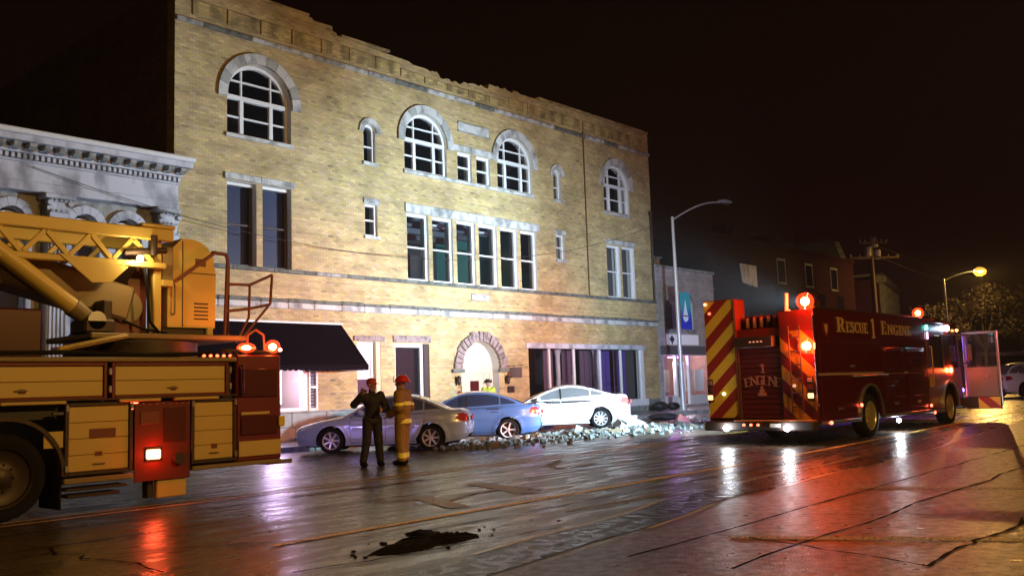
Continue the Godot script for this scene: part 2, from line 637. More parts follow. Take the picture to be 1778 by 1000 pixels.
func wobble(a: Vector2, b: Vector2, n: int, amp: float, rng: RandomNumberGenerator) -> Array:
	var out := [a]
	for i in range(1, n):
		var p := a.lerp(b, (i + rng.randf_range(-0.3, 0.3)) / n)
		out.append(p + (b - a).orthogonal().normalized() * rng.randf_range(-amp, amp))
	out.append(b)
	return out


func ground_and_road() -> void:
	var g := Mb.new()
	g.quad(Vector3(-900, -0.5, 300), Vector3(1200, -0.5, 300), Vector3(1200, -0.5, -900), Vector3(-900, -0.5, -900), Vector3.UP)
	struct("ground", g, M.earth)
	var b := Mb.new()
	var xs := [-120.0, 0.0, 18.0, 29.0, 40.0, 120.0, 400.0]
	var zs := [60.0, 0.0, -12.0, -17.0, -22.32]
	for i in xs.size() - 1:
		for j in zs.size() - 1:
			var q := []
			for w in [[i, j], [i + 1, j], [i + 1, j + 1], [i, j + 1]]:
				q.append(Vector3(xs[w[0]], gy(xs[w[0]], zs[w[1]]), zs[w[1]]))
			b.quad(q[0], q[1], q[2], q[3], Vector3.UP)
	struct("road", b, M.road)
	# the lane on this side is an older, rougher surface
	var near := Mb.new()
	var x := -120.0
	while x < 400.0:
		var x2 := x + (2.0 if x > -10.0 and x < 60.0 else 10.0)
		near.quad(Vector3(x, gy(x, 0) + 0.004, near_edge(x)), Vector3(x2, gy(x2, 0) + 0.004, near_edge(x2)), Vector3(x2, gy(x2, 0) + 0.004, 6.0), Vector3(x, gy(x, 0) + 0.004, 6.0), Vector3.UP)
		x = x2
	struct("near_road_lane", near, M.road_near)
	var rng := RandomNumberGenerator.new()
	rng.seed = 77
	# long dark trench patch with pale worn edges beside it
	var trench := []
	for k in 70:
		var tx := -6.0 + k * 1.0
		trench.append(Vector2(tx, near_edge(tx) - 0.42 + 0.05 * sin(tx * 1.7) + rng.randf_range(-0.03, 0.03)))
	var tp := Mb.new()
	ribbon(tp, trench, 0.30, 0.30, 0.006, 0.4)
	struct("road_trench_patch", tp, M.road_patch)
	var te := Mb.new()
	for s in [-0.36, 0.37]:
		var k := 0
		while k < 62:
			var len_k := rng.randi_range(2, 6)
			var piece := []
			for i in range(k, mini(k + len_k, 69)):
				piece.append(trench[i] + Vector2(0, s))
			if piece.size() > 1:
				ribbon(te, piece, 0.03, 0.03, 0.009)
			k += len_k + rng.randi_range(0, 2)
	struct("road_seam", te, M.seam_pale)
	# tar-filled joints along and across the lanes
	var tar := Mb.new()
	for zz in [-3.62, -4.6, -7.25, -9.9, -11.2, -15.0]:
		for part_x in [[-4.0, 6.0], [6.6, 17.5], [18.0, 34.0], [34.5, 52.0]]:
			if rng.randf() < 0.85:
				ribbon(tar, wobble(Vector2(part_x[0], zz - part_x[0] * 0.012), Vector2(part_x[1], zz - part_x[1] * 0.012), 12, 0.05, rng), 0.022, 0.022, 0.010, 0.3, true)
	ribbon(tar, wobble(Vector2(7.98, -4.28), Vector2(7.46, -2.51), 6, 0.05, rng), 0.018, 0.018, 0.010, 0.1, true)
	ribbon(tar, wobble(Vector2(7.46, -2.51), Vector2(8.78, -2.57), 7, 0.06, rng), 0.021, 0.021, 0.011, 0.1, true)
	ribbon(tar, wobble(Vector2(8.78, -2.57), Vector2(11.2, -2.45), 8, 0.07, rng), 0.024, 0.024, 0.012, 0.1, true)
	ribbon(tar, wobble(Vector2(9.6, -4.5), Vector2(10.4, -3.0), 6, 0.06, rng), 0.012, 0.012, 0.010, 0.1, true)
	ribbon(tar, wobble(Vector2(4.2, -8.9), Vector2(7.2, -7.0), 8, 0.10, rng), 0.015, 0.015, 0.010, 0.1, true)
	ribbon(tar, wobble(Vector2(3.9, -10.2), Vector2(4.0, -7.6), 8, 0.12, rng), 0.018, 0.018, 0.011, 0.1, true)
	ribbon(tar, wobble(Vector2(4.6, -6.6), Vector2(7.6, -6.2), 8, 0.08, rng), 0.018, 0.018, 0.012, 0.1, true)
	struct("road_cracks", tar, M.tar)
	# painted lines
	var y := Mb.new()
	for zz in [-12.22, -12.58]:
		ribbon(y, [Vector2(-30, zz + 0.1), Vector2(8, zz), Vector2(24, zz - 0.12), Vector2(80, zz - 0.3)], 0.055, 0.055, 0.008, 2.0)
	ribbon(y, [Vector2(5.3, -7.97), Vector2(15.0, -8.02)], 0.06, 0.06, 0.008)
	ribbon(y, [Vector2(16.0, -8.02), Vector2(42.0, -8.4)], 0.06, 0.06, 0.008)
	struct("yellow_road_marking", y, M.yellow_line)
	var w := Mb.new()
	ribbon(w, [Vector2(7.9, -4.45), Vector2(8.95, -2.4), Vector2(10.4, 1.0)], 0.10, 0.10, 0.009)
	ribbon(w, [Vector2(12.2, -5.0), Vector2(12.95, -3.2), Vector2(14.6, 1.0)], 0.10, 0.10, 0.009)
	ribbon(w, [Vector2(8.6, -6.95), Vector2(10.6, -6.85)], 0.05, 0.05, 0.009)
	ribbon(w, [Vector2(8.0, -11.5), Vector2(10.6, -11.55)], 0.05, 0.05, 0.009)
	ribbon(w, [Vector2(13.4, -11.2), Vector2(14.5, -11.8)], 0.07, 0.07, 0.009)
	ribbon(w, [Vector2(13.4, -11.2), Vector2(13.0, -10.5), Vector2(14.1, -10.6)], 0.07, 0.07, 0.009)
	struct("white_road_marking", w, M.white_line)
	var a := Mb.new()   # what is left of a turn arrow
	ribbon(a, [Vector2(8.85, -9.65), Vector2(8.55, -9.0), Vector2(8.3, -8.35)], 0.16, 0.14, 0.009, 0.4)
	ribbon(a, [Vector2(8.6, -9.0), Vector2(9.4, -9.3), Vector2(10.2, -9.35)], 0.07, 0.07, 0.010, 0.4)
	ribbon(a, [Vector2(10.5, -10.3), Vector2(10.2, -9.4), Vector2(9.85, -8.6)], 0.15, 0.15, 0.009, 0.4)
	ribbon(a, [Vector2(10.3, -10.1), Vector2(10.4, -9.3), Vector2(10.25, -8.7)], 0.06, 0.06, 0.010, 0.4)
	ribbon(a, [Vector2(8.15, -9.9), Vector2(8.6, -9.5)], 0.05, 0.05, 0.010, 0.4)
	struct("turn_arrow_road_marking", a, M.worn_line)
	# an irregular heap of dark wet asphalt where the surface has broken up
	var outline := []
	for p in [[5.58, -6.70], [5.80, -6.84], [6.02, -6.86], [6.15, -7.04], [6.34, -7.12], [6.46, -7.40], [6.66, -7.46], [6.70, -7.20], [6.62, -6.98], [6.78, -6.78], [6.70, -6.60], [6.45, -6.54], [6.2, -6.56], [5.95, -6.50], [5.72, -6.52]]:
		outline.append(Vector2(6.2 + (p[0] - 6.2) * 1.18, p[1]))
	var hole := Mb.new()
	var c2 := Vector2(6.30, -6.80)
	var fine := []
	for i in outline.size():
		for k in 6:
			fine.append(outline[i].lerp(outline[(i + 1) % outline.size()], k / 6.0) + Vector2(rng.randf_range(-0.045, 0.045), rng.randf_range(-0.045, 0.045)))
	var P := func(q: Vector2, h: float) -> Vector3: return Vector3(q.x, gy(q.x, q.y) + h, q.y)
	var hs := []
	for i in fine.size():
		hs.append(rng.randf_range(0.018, 0.05))
	for i in fine.size():
		var j: int = (i + 1) % fine.size()
		var mi: Vector2 = c2.lerp(fine[i], 0.72)
		var mj: Vector2 = c2.lerp(fine[j], 0.72)
		hole.face([P.call(fine[i], 0.0), P.call(fine[j], 0.0), P.call(mj, hs[j])], Vector3(c2.x, -3, c2.y))
		hole.face([P.call(fine[i], 0.0), P.call(mj, hs[j]), P.call(mi, hs[i])], Vector3(c2.x, -3, c2.y))
		hole.face([P.call(mi, hs[i]), P.call(mj, hs[j]), P.call(c2, 0.045)], Vector3(c2.x, -3, c2.y))
	for k in 46:   # loose crumbs round it
		var q := c2 + Vector2(rng.randfn(0, 0.40), rng.randfn(0, 0.24))
		var s := rng.randf_range(0.008, 0.03)
		hole.box(P.call(q, s * 0.3), Vector3(s * 1.6, s * 0.7, s), 0.0, Basis(Vector3.UP, rng.randf() * TAU))
	var hm := part(self, "asphalt_patch", hole, M.tar)
	tag(hm, "ragged black patch of broken asphalt lying on the wet turn lane", "asphalt patch")
	# fallen leaves stuck to the wet road
	var lv := Mb.new()
	for k in 260:
		var p := Vector2(rng.randf_range(3.0, 24.0), rng.randf_range(-16.0, -1.5))
		var s := rng.randf_range(0.02, 0.05)
		var t := rng.randf() * TAU
		var d1 := Vector2(cos(t), sin(t)) * s
		var d2 := d1.orthogonal() * 0.6
		lv.face([P.call(p - d1, 0.013), P.call(p + d2, 0.016), P.call(p + d1, 0.024), P.call(p - d2, 0.014)], Vector3(p.x, -3, p.y))
	var lo := part(self, "fallen_leaves", lv, M.leaf)
	lo.set_meta("kind", "stuff")
	tag(lo, "small fallen leaves scattered over the wet asphalt", "leaves")


func pavement() -> void:
	var rng := RandomNumberGenerator.new()
	rng.seed = 5
	var b := Mb.new()
	var xs := [-60.0, 18.0, 40.0, 140.0]
	for i in 3:
		var h0 := gy(xs[i], -22.3) + 0.13
		var h1 := gy(xs[i + 1], -22.3) + 0.13
		b.quad(Vector3(xs[i], h0, -22.3), Vector3(xs[i + 1], h1, -22.3), Vector3(xs[i + 1], h1 + 0.03, -26.0), Vector3(xs[i], h0 + 0.03, -26.0), Vector3.UP)
	var base := struct("pavement", b, M.wet_stone)
	for k in 22:
		for row in 2:
			var x := 13.0 + k * 1.5
			var z0 := -22.48 - row * 1.26
			var s := Mb.new()
			var lift := rng.randf_range(0.008, 0.016)
			var q := []
			for c in [[x + 0.01, z0], [x + 1.49, z0], [x + 1.49, z0 - 1.245], [x + 0.01, z0 - 1.245]]:
				q.append(Vector3(c[0], gy(c[0], -22.3) + 0.13 + lift + 0.03 * (-c[1] - 22.3) / 3.7, c[1]))
			s.quad(q[0], q[1], q[2], q[3], Vector3.UP)
			var low := Vector3(0, -0.012, 0)
			for i in 4:
				s.face([q[i], q[(i + 1) % 4], q[(i + 1) % 4] + low, q[i] + low], (q[0] + q[2]) / 2.0)
			part(base, "paving_slab", s, M.wet_stone)
	var kb := Mb.new()
	kb.quad(Vector3(-60, -0.25, -22.3), Vector3(13, -0.25, -22.3), Vector3(13, 0.005, -22.3), Vector3(-60, 0.005, -22.3), Vector3(0, 0, 1))
	kb.quad(Vector3(46, -0.25, -22.3), Vector3(140, -0.25, -22.3), Vector3(140, 0.18, -22.3), Vector3(46, 0.18, -22.3), Vector3(0, 0, 1))
	var kerb := struct("kerb", kb, M.stone_mid)
	for k in 20:
		var x := 13.0 + k * 1.65
		var h := gy(x + 0.8, -22.3)
		part(kerb, "kerb_stone", Mb.new().box(Vector3(x + 0.82, h + 0.0, -22.36), Vector3(1.63, 0.29, 0.2), 0.02), M.stone_mid)
	# this side of the street
	var nb := Mb.new()
	nb.span(Vector3(-60, -0.2, 6.0), Vector3(160, 0.14, 12.0), 0.02)
	struct("near_pavement", nb, M.wet_stone)


# ============================================================ the yellow brick building
const FZ := -25.0


func cutter(csg: CSGShape3D, poly: PackedVector2Array) -> void:
	var c := CSGPolygon3D.new()
	c.operation = CSGShape3D.OPERATION_SUBTRACTION
	c.polygon = poly
	c.depth = 1.2
	c.position.z = 0.4
	csg.add_child(c)


func rect_poly(x0: float, x1: float, y0: float, y1: float) -> PackedVector2Array:
	return PackedVector2Array([Vector2(x0, y0), Vector2(x1, y0), Vector2(x1, y1), Vector2(x0, y1)])


func arch_poly(x0: float, x1: float, y0: float, spring: float, rise := -1.0, seg := 24) -> PackedVector2Array:
	var p := PackedVector2Array([Vector2(x0, y0), Vector2(x1, y0)])
	var r := (x1 - x0) / 2.0
	if rise < 0.0:
		rise = r
	for i in seg + 1:
		var a := PI * i / seg
		p.append(Vector2((x0 + x1) / 2.0 + cos(a) * r, spring + sin(a) * rise))
	return p


func panes(parent: Node, outline: PackedVector2Array, cells: Array, z: float, m: Material) -> void:
	for c in cells:
		for q in Geometry2D.intersect_polygons(outline, rect_poly(c[0], c[1], c[2], c[3])):
			if q.size() < 3:
				continue
			var b := Mb.new()
			var t := Geometry2D.triangulate_polygon(q)
			for i in range(0, t.size(), 3):
				b.tri(Vector3(q[t[i]].x, q[t[i]].y, z), Vector3(q[t[i + 1]].x, q[t[i + 1]].y, z), Vector3(q[t[i + 2]].x, q[t[i + 2]].y, z), Vector3(0, 0, 1), Vector3(0, 0, 1), Vector3(0, 0, 1))
			if b.v.size():
				part(parent, "pane", b, m)


func sash_window(parent: Node, x0: float, x1: float, y0: float, y1: float, rail: float, fw := 0.10, m: Material = null, glass: Material = null, z := -25.24) -> Node3D:
	if m == null:
		m = M.white_paint
	if glass == null:
		glass = M.glass
	var w := holder(parent, "window")
	var b := Mb.new()
	b.span(Vector3(x0, y0, z), Vector3(x0 + fw, y1, z - 0.12), 0.008)
	b.span(Vector3(x1 - fw, y0, z), Vector3(x1, y1, z - 0.12), 0.008)
	b.span(Vector3(x0 + fw, y1 - fw, z), Vector3(x1 - fw, y1, z - 0.12), 0.008)
	b.span(Vector3(x0 + fw, y0, z - 0.002), Vector3(x1 - fw, y0 + fw * 0.8, z - 0.12), 0.008)
	part(w, "frame", b, m)
	if rail > y0:
		part(w, "meeting_rail", Mb.new().span(Vector3(x0 + fw, rail - 0.03, z - 0.01), Vector3(x1 - fw, rail + 0.03, z - 0.11), 0.008), m)
		panes(w, rect_poly(x0 + fw, x1 - fw, y0 + fw * 0.8, y1 - fw), [[x0, x1, y0, rail - 0.03]], z - 0.085, glass)
		panes(w, rect_poly(x0 + fw, x1 - fw, y0 + fw * 0.8, y1 - fw), [[x0, x1, rail + 0.03, y1]], z - 0.05, glass)
	else:
		panes(w, rect_poly(x0 + fw, x1 - fw, y0 + fw * 0.8, y1 - fw), [[x0, x1, y0, y1]], z - 0.06, glass)
	return w


func arched_window(parent: Node, x0: float, x1: float, y0: float, spring: float, big := true) -> Node3D:
	var w := holder(parent, "arched_window")
	var z := -25.20 if x0 < 16.0 else -25.11
	var cx := (x0 + x1) / 2.0
	var r := (x1 - x0) / 2.0
	var fw := 0.10 if big else 0.07
	var b := Mb.new()
	b.span(Vector3(x0, y0, z), Vector3(x0 + fw, spring, z - 0.12), 0.008)
	b.span(Vector3(x1 - fw, y0, z), Vector3(x1, spring, z - 0.12), 0.008)
	b.arc(Vector3(cx, spring, z), r - fw, r, -0.12, 0.0, 0.0, PI, 24)
	b.span(Vector3(x0 + fw, y0, z - 0.002), Vector3(x1 - fw, y0 + fw, z - 0.12), 0.008)
	part(w, "frame", b, M.white_paint)
	var outline := arch_poly(x0 + fw, x1 - fw, y0 + fw, spring)
	if not big:
		part(w, "meeting_rail", Mb.new().span(Vector3(x0 + fw, (y0 + spring) / 2.0, z - 0.01), Vector3(x1 - fw, (y0 + spring) / 2.0 + 0.05, z - 0.11), 0.006), M.white_paint)
		var mid := (y0 + spring) / 2.0
		panes(w, outline, [[x0, x1, y0, mid], [x0, x1, mid + 0.05, spring + r]], z - 0.06, M.glass)
		return w
	var tr := spring + 0.02
	var ml := x0 + (x1 - x0) * 0.27
	var mr := x0 + (x1 - x0) * 0.73
	var mid := y0 + (tr - y0) * 0.5
	var hb := spring + r * 0.48
	part(w, "transom", Mb.new().span(Vector3(x0 + fw, tr - 0.07, z + 0.03), Vector3(x1 - fw, tr + 0.07, z - 0.12), 0.01), M.white_paint)
	for mx in [ml, mr]:
		part(w, "mullion", Mb.new().span(Vector3(mx - 0.07, y0 + fw, z + 0.01), Vector3(mx + 0.07, tr - 0.07, z - 0.11), 0.01), M.white_paint)
		var dx: float = absf(mx - cx)
		part(w, "glazing_bar", Mb.new().span(Vector3(mx - 0.03, tr + 0.07, z - 0.01), Vector3(mx + 0.03, spring + sqrt(pow(r - fw, 2) - dx * dx), z - 0.10), 0.006), M.white_paint)
	var hw := sqrt(pow(r - fw, 2) - pow(hb - spring, 2))
	part(w, "glazing_bar", Mb.new().span(Vector3(cx - hw, hb - 0.028, z - 0.015), Vector3(cx + hw, hb + 0.028, z - 0.095), 0.006), M.white_paint)
	part(w, "meeting_rail", Mb.new().span(Vector3(x0 + fw, mid - 0.028, z - 0.02), Vector3(ml - 0.07, mid + 0.028, z - 0.10), 0.006).span(Vector3(ml + 0.07, mid - 0.028, z - 0.02), Vector3(mr - 0.07, mid + 0.028, z - 0.10), 0.006).span(Vector3(mr + 0.07, mid - 0.028, z - 0.02), Vector3(x1 - fw, mid + 0.028, z - 0.10), 0.006), M.white_paint)
	var cells := []
	for c in [[x0, ml - 0.07], [ml + 0.07, mr - 0.07], [mr + 0.07, x1]]:
		cells.append([c[0], c[1], y0, mid - 0.028])
		cells.append([c[0], c[1], mid + 0.028, tr - 0.07])
	for c in [[x0, ml - 0.03], [ml + 0.03, mr - 0.03], [mr + 0.03, x1]]:
		cells.append([c[0], c[1], tr + 0.07, hb - 0.028])
		cells.append([c[0], c[1], hb + 0.028, spring + r])
	panes(w, outline, cells, z - 0.06, M.glass)
	return w


func room(parent: Node, x0: float, x1: float, y0: float, y1: float, deep: float, back: Material, side: Material, top: Material, name_of := "room") -> Node3D:
	var h := holder(parent, name_of)
	var z0 := -25.455
	var z1 := z0 - deep
	part(h, "room_back_wall", Mb.new().span(Vector3(x0, y0, z1), Vector3(x1, y1, z1 - 0.1)), back)
	part(h, "room_side_wall", Mb.new().span(Vector3(x0 - 0.1, y0, z0), Vector3(x0, y1, z1)), side)
	part(h, "room_side_wall", Mb.new().span(Vector3(x1, y0, z0), Vector3(x1 + 0.1, y1, z1)), side)
	part(h, "room_ceiling", Mb.new().span(Vector3(x0 - 0.1, y1, z0), Vector3(x1 + 0.1, y1 + 0.1, z1 - 0.1)), top)
	part(h, "room_floor", Mb.new().span(Vector3(x0 - 0.1, y0 - 0.1, z0), Vector3(x1 + 0.1, y0, z1 - 0.1)), M.room_dark)
	return h


func brick_building() -> void:
	var rng := RandomNumberGenerator.new()
	rng.seed = 12
	var B := thing("brick_building", "three storey yellow brick building with arched windows and a broken parapet, lit by a floodlight", "building")
	# --- the front wall: its outline first, with the parapet broken away in the middle
	var top := [[13.4, 14.1], [19.22, 14.05]]
	var ol := PackedVector2Array([Vector2(13.4, -0.3), Vector2(38.6, -0.3), Vector2(38.6, 13.82), Vector2(29.0, 13.80)])
	var x := 28.9
	while x > 22.9:
		var base := 13.80
		if x < 27.2:
			base = 13.58
		if x < 25.6:
			base = 13.44
		if x < 24.4:
			base = 13.60
		ol.append(Vector2(x, base + rng.randi_range(-1, 1) * 0.03))
		x -= rng.randf_range(0.10, 0.16)
		ol.append(Vector2(x, ol[-1].y + (0.05 if rng.randf() < 0.5 else -0.05) * (1.0 if rng.randf() < 0.35 else 0.0)))
		x -= rng.randf_range(0.06, 0.25)
	for q in [[22.7, 13.68], [21.0, 13.72], [19.4, 13.78], [19.38, 13.86], [19.2, 13.9], [19.19, 14.06], [18.4, 14.05], [18.35, 14.12], [13.4, 14.12]]:
		ol.append(Vector2(q[0], q[1]))
	var wall := CSGPolygon3D.new()
	wall.name = "front_wall"
	wall.polygon = ol
	wall.depth = 0.45
	wall.position.z = FZ
	wall.material = M.brick
	B.add_child(wall)
	var arched := [[15.13, 17.47, 9.56, 10.78], [22.39, 24.54, 9.52, 10.70], [27.41, 29.57, 9.52, 10.70], [34.70, 36.72, 9.46, 10.74]]
	for a in arched:
		cutter(wall, arch_poly(a[0], a[1], a[2], a[3]))
	var slim := [[20.49, 21.02, 9.52, 10.62], [30.98, 31.50, 9.54, 10.62]]
	for a in slim:
		cutter(wall, arch_poly(a[0], a[1], a[2], a[3]))
	var rects := [
		[25.13, 25.92, 9.52, 10.66], [26.19, 26.98, 9.52, 10.66],
		[15.13, 16.16, 5.46, 8.08], [16.38, 17.46, 5.46, 8.10],
		[20.50, 21.06, 6.90, 8.02], [31.03, 31.60, 6.90, 8.0],
		[22.43, 23.50, 5.46, 7.93], [23.70, 24.77, 5.46, 7.93], [24.97, 26.01, 5.46, 7.93], [26.20, 27.26, 5.46, 7.93], [27.45, 28.50, 5.46, 7.93], [28.69, 29.70, 5.46, 7.93],
		[34.72, 35.74, 5.46, 7.90], [35.91, 36.93, 5.46, 7.92],
	]
	for q in rects:
		cutter(wall, rect_poly(q[0], q[1], q[2], q[3]))
	cutter(wall, rect_poly(20.06, 21.10, 0.25, 3.20))
	cutter(wall, rect_poly(21.75, 23.40, 0.78, 3.16))
	cutter(wall, rect_poly(28.95, 37.35, 0.72, 3.14))
	cutter(wall, rect_poly(14.2, 18.02, 0.95, 2.95))
	cutter(wall, rect_poly(18.06, 18.42, 0.95, 2.45))
	var door := arch_poly(25.05, 27.13, 0.05, 2.24, 1.06)
	cutter(wall, door)
	# --- the other walls and the roof
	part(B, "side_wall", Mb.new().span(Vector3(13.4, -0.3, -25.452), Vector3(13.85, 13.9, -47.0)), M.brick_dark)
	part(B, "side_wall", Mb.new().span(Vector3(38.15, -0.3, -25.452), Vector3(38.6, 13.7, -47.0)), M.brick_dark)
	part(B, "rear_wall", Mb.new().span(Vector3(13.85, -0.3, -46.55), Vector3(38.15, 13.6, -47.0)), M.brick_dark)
	part(B, "roof", Mb.new().span(Vector3(13.85, 12.55, -25.455), Vector3(38.15, 12.75, -46.55)), M.beam_dark)
	# --- parapet: panels that stand proud of the wall, with gaps between them
	var px := 13.95
	while px < 37.9:
		var pw := 1.13
		var pt := 13.47 if px < 22.0 or px > 27.6 else 13.30 - rng.randf() * 0.06
		var b := Mb.new()
		b.span(Vector3(px, 12.98, FZ + 0.055), Vector3(minf(px + pw, 38.5), pt, FZ + 0.002), 0.012)
		part(B, "parapet_panel", b, M.brick_proud)
		px += pw + 0.06
	px = 13.4
	while px < 38.5:   # coping: brick on edge, missing where the parapet fell
		var l := rng.randf_range(0.9, 1.4)
		var e := minf(px + l, 38.6)
		if e < 22.6 or px > 29.3:
			var ty := 14.12 if e < 18.3 else (14.0 if e < 19.2 else (13.76 if e < 22.7 else 13.82))
			if not (px < 19.25 and e > 18.3):
				part(B, "coping_stone", Mb.new().span(Vector3(px + 0.004, ty, FZ + 0.07), Vector3(e - 0.004, ty + 0.09 + rng.randf_range(0, 0.012), FZ - 0.5), 0.012), M.brick_proud)
		px = e
	px = 13.4
	while px < 38.5:   # string course below the parapet
		var e := minf(px + rng.randf_range(0.8, 1.7), 38.6)
		var pick := rng.randf()
		part(B, "cornice_stone", Mb.new().span(Vector3(px + 0.003, 12.66 + rng.randf_range(0, 0.015), FZ + 0.10 + rng.randf_range(0, 0.02)), Vector3(e - 0.003, 12.82, FZ + 0.002), 0.02), M.stone if pick < 0.45 else (M.stone_mid if pick < 0.7 else M.stone_dark))
		px = e
	px = 13.4
	while px < 38.5:   # sill course of the second floor
		var e := minf(px + rng.randf_range(1.1, 1.9), 38.6)
		part(B, "sill_course_stone", Mb.new().span(Vector3(px + 0.003, 5.33, FZ + 0.11), Vector3(e - 0.003, 5.455, FZ + 0.002), 0.02), M.stone_dark if rng.randf() < 0.75 else M.stone_mid)
		px = e
	px = 13.4
	while px < 38.5:   # belt course over the ground floor, with a dark strip on top for stain and upward shadow
		var e := minf(px + rng.randf_range(0.9, 1.6), 38.6)
		part(B, "belt_course_stone", Mb.new().span(Vector3(px + 0.003, 4.18 + rng.randf_range(0, 0.02), FZ + 0.13), Vector3(e - 0.003, 4.40, FZ + 0.002), 0.03), M.stone)
		part(B, "belt_stain_and_shadow", Mb.new().span(Vector3(px, 4.405, FZ + 0.15), Vector3(e, 4.50 + rng.randf_range(-0.02, 0.03), FZ + 0.003), 0.03), M.stone_dark)
		px = e
	# --- windows of the two upper floors, each with its sill and hood
	for i in arched.size():
		var a: Array = arched[i]
		var w := arched_window(B, a[0], a[1], a[2], a[3])
		var cx: float = (a[0] + a[1]) / 2.0
		var r: float = (a[1] - a[0]) / 2.0
		for k in 11:
			var a0 := -0.06 + (PI + 0.12) * k / 11.0
			part(w, "hood_stone", Mb.new().arc(Vector3(cx, a[3], FZ), r + 0.02, r + 0.34, 0.002, 0.09 + rng.randf_range(0, 0.008), a0 + 0.003, -0.06 + (PI + 0.12) * (k + 1) / 11.0 - 0.003, 3), M.stone if rng.randf() < 0.8 else M.stone_mid)
		part(w, "sill", Mb.new().span(Vector3(a[0] - 0.08, a[2] - 0.13, FZ + 0.09), Vector3(a[1] + 0.08, a[2] - 0.003, FZ - 0.2), 0.015), M.stone)
		room(w, a[0] - 0.3, a[1] + 0.3, a[2] - 0.6, a[3] + r + 0.3, 3.0, M.room_dark, M.room_dark, M.room)
	for a in slim:
		var w := arched_window(B, a[0], a[1], a[2], a[3], false)
		var r: float = (a[1] - a[0]) / 2.0
		for k in 5:
			part(w, "hood_stone", Mb.new().arc(Vector3((a[0] + a[1]) / 2.0, a[3], FZ), r + 0.02, r + 0.22, 0.002, 0.08, -0.05 + (PI + 0.1) * k / 5.0 + 0.005, -0.05 + (PI + 0.1) * (k + 1) / 5.0 - 0.005, 3), M.stone)
		part(w, "sill", Mb.new().span(Vector3(a[0] - 0.07, a[2] - 0.12, FZ + 0.08), Vector3(a[1] + 0.07, a[2] - 0.003, FZ - 0.2), 0.012), M.stone)
		room(w, a[0] - 0.1, a[1] + 0.1, a[2] - 0.3, a[3] + r + 0.2, 1.2, M.room_dark, M.room_dark, M.room_dark)
	for i in rects.size():
		var q: Array = rects[i]
		var rail: float = lerpf(q[2], q[3], 0.5)
		var fw := 0.10
		if i in [4, 5]:
			fw = 0.075
		var m: Material = M.dark_frame if i in [2, 3] else M.white_paint
		var w := sash_window(B, q[0], q[1], q[2], q[3], rail, fw, m, null, -25.24 if i in [2, 3] else -25.10)
		if i in [2, 3]:
			part(w, "blind", Mb.new().span(Vector3(q[0], q[2], -25.46), Vector3(q[1], q[3], -25.48)), M.blind_blue)
			part(w, "head_rail", Mb.new().span(Vector3(q[0] + 0.02, q[3] - 0.1, -25.16), Vector3(q[1] - 0.02, q[3] - 0.01, -25.235), 0.01), M.white_paint)
		elif i in [4, 5, 12, 13]:
			room(w, q[0] - 0.1, q[1] + 0.1, q[2] - 0.3, q[3] + 0.2, 1.4, M.room_dark, M.room, M.room)
		if i in [4, 5, 0, 1]:
			part(w, "sill", Mb.new().span(Vector3(q[0] - 0.07, q[2] - 0.12, FZ + 0.08), Vector3(q[1] + 0.07, q[2] - 0.003, FZ - 0.2), 0.012), M.stone)
		if i in [4, 5]:
			part(w, "lintel", Mb.new().span(Vector3(q[0] - 0.08, q[3] + 0.003, FZ + 0.07), Vector3(q[1] + 0.08, q[3] + 0.20, FZ + 0.002), 0.012), M.stone)
	for q in [[15.02, 17.58, 8.11, 8.31], [22.34, 29.86, 7.95, 8.28], [34.6, 37.05, 7.95, 8.16]]:
		var n := int((q[1] - q[0]) / 1.25)
		for k in n:
			part(B, "lintel_stone", Mb.new().span(Vector3(lerpf(q[0], q[1], float(k) / n) + 0.003, q[2], FZ + 0.08), Vector3(lerpf(q[0], q[1], float(k + 1) / n) - 0.003, q[3], FZ + 0.002), 0.014), M.stone)
	for q in [[24.80, 25.9], [25.9, 27.12]]:   # the band between the two large arches
		part(B, "lintel_stone", Mb.new().span(Vector3(q[0] + 0.003, 10.68, FZ + 0.085), Vector3(q[1] - 0.003, 10.92, FZ + 0.002), 0.014), M.stone)
	for q in [[24.63, 25.05], [26.92, 27.33], [25.93, 26.18]]:
		part(B, "sill_stone", Mb.new().span(Vector3(q[0], 9.39, FZ + 0.088), Vector3(q[1], 9.517, FZ + 0.002), 0.014), M.stone)
	var big_room := room(B, 21.6, 31.0, 4.7, 8.75, 7.0, M.room_dark, M.room_teal, M.ceiling_white, "upper_hall")
	for k in 5:
		part(big_room, "ceiling_beam", Mb.new().span(Vector3(21.62, 8.35, -26.3 - k * 1.25), Vector3(30.98, 8.74, -26.6 - k * 1.25), 0.02), M.beam_dark)
	part(big_room, "partition_wall", Mb.new().span(Vector3(21.6, 4.7, -28.6), Vector3(23.4, 8.74, -28.75), 0.01), M.room_teal)
	part(big_room, "partition_wall", Mb.new().span(Vector3(25.6, 4.7, -29.6), Vector3(27.2, 7.3, -29.75), 0.01), M.room_dark)
	for k in 3:
		part(big_room, "ceiling_lamp", Mb.new().span(Vector3(23.0 + k * 2.6, 8.1, -27.2), Vector3(24.4 + k * 2.6, 8.18, -27.45), 0.01), M.white_paint)
	room(B, 25.0, 27.0, 8.95, 11.2, 2.5, M.room_dark, M.room_dark, M.room, "attic_room")
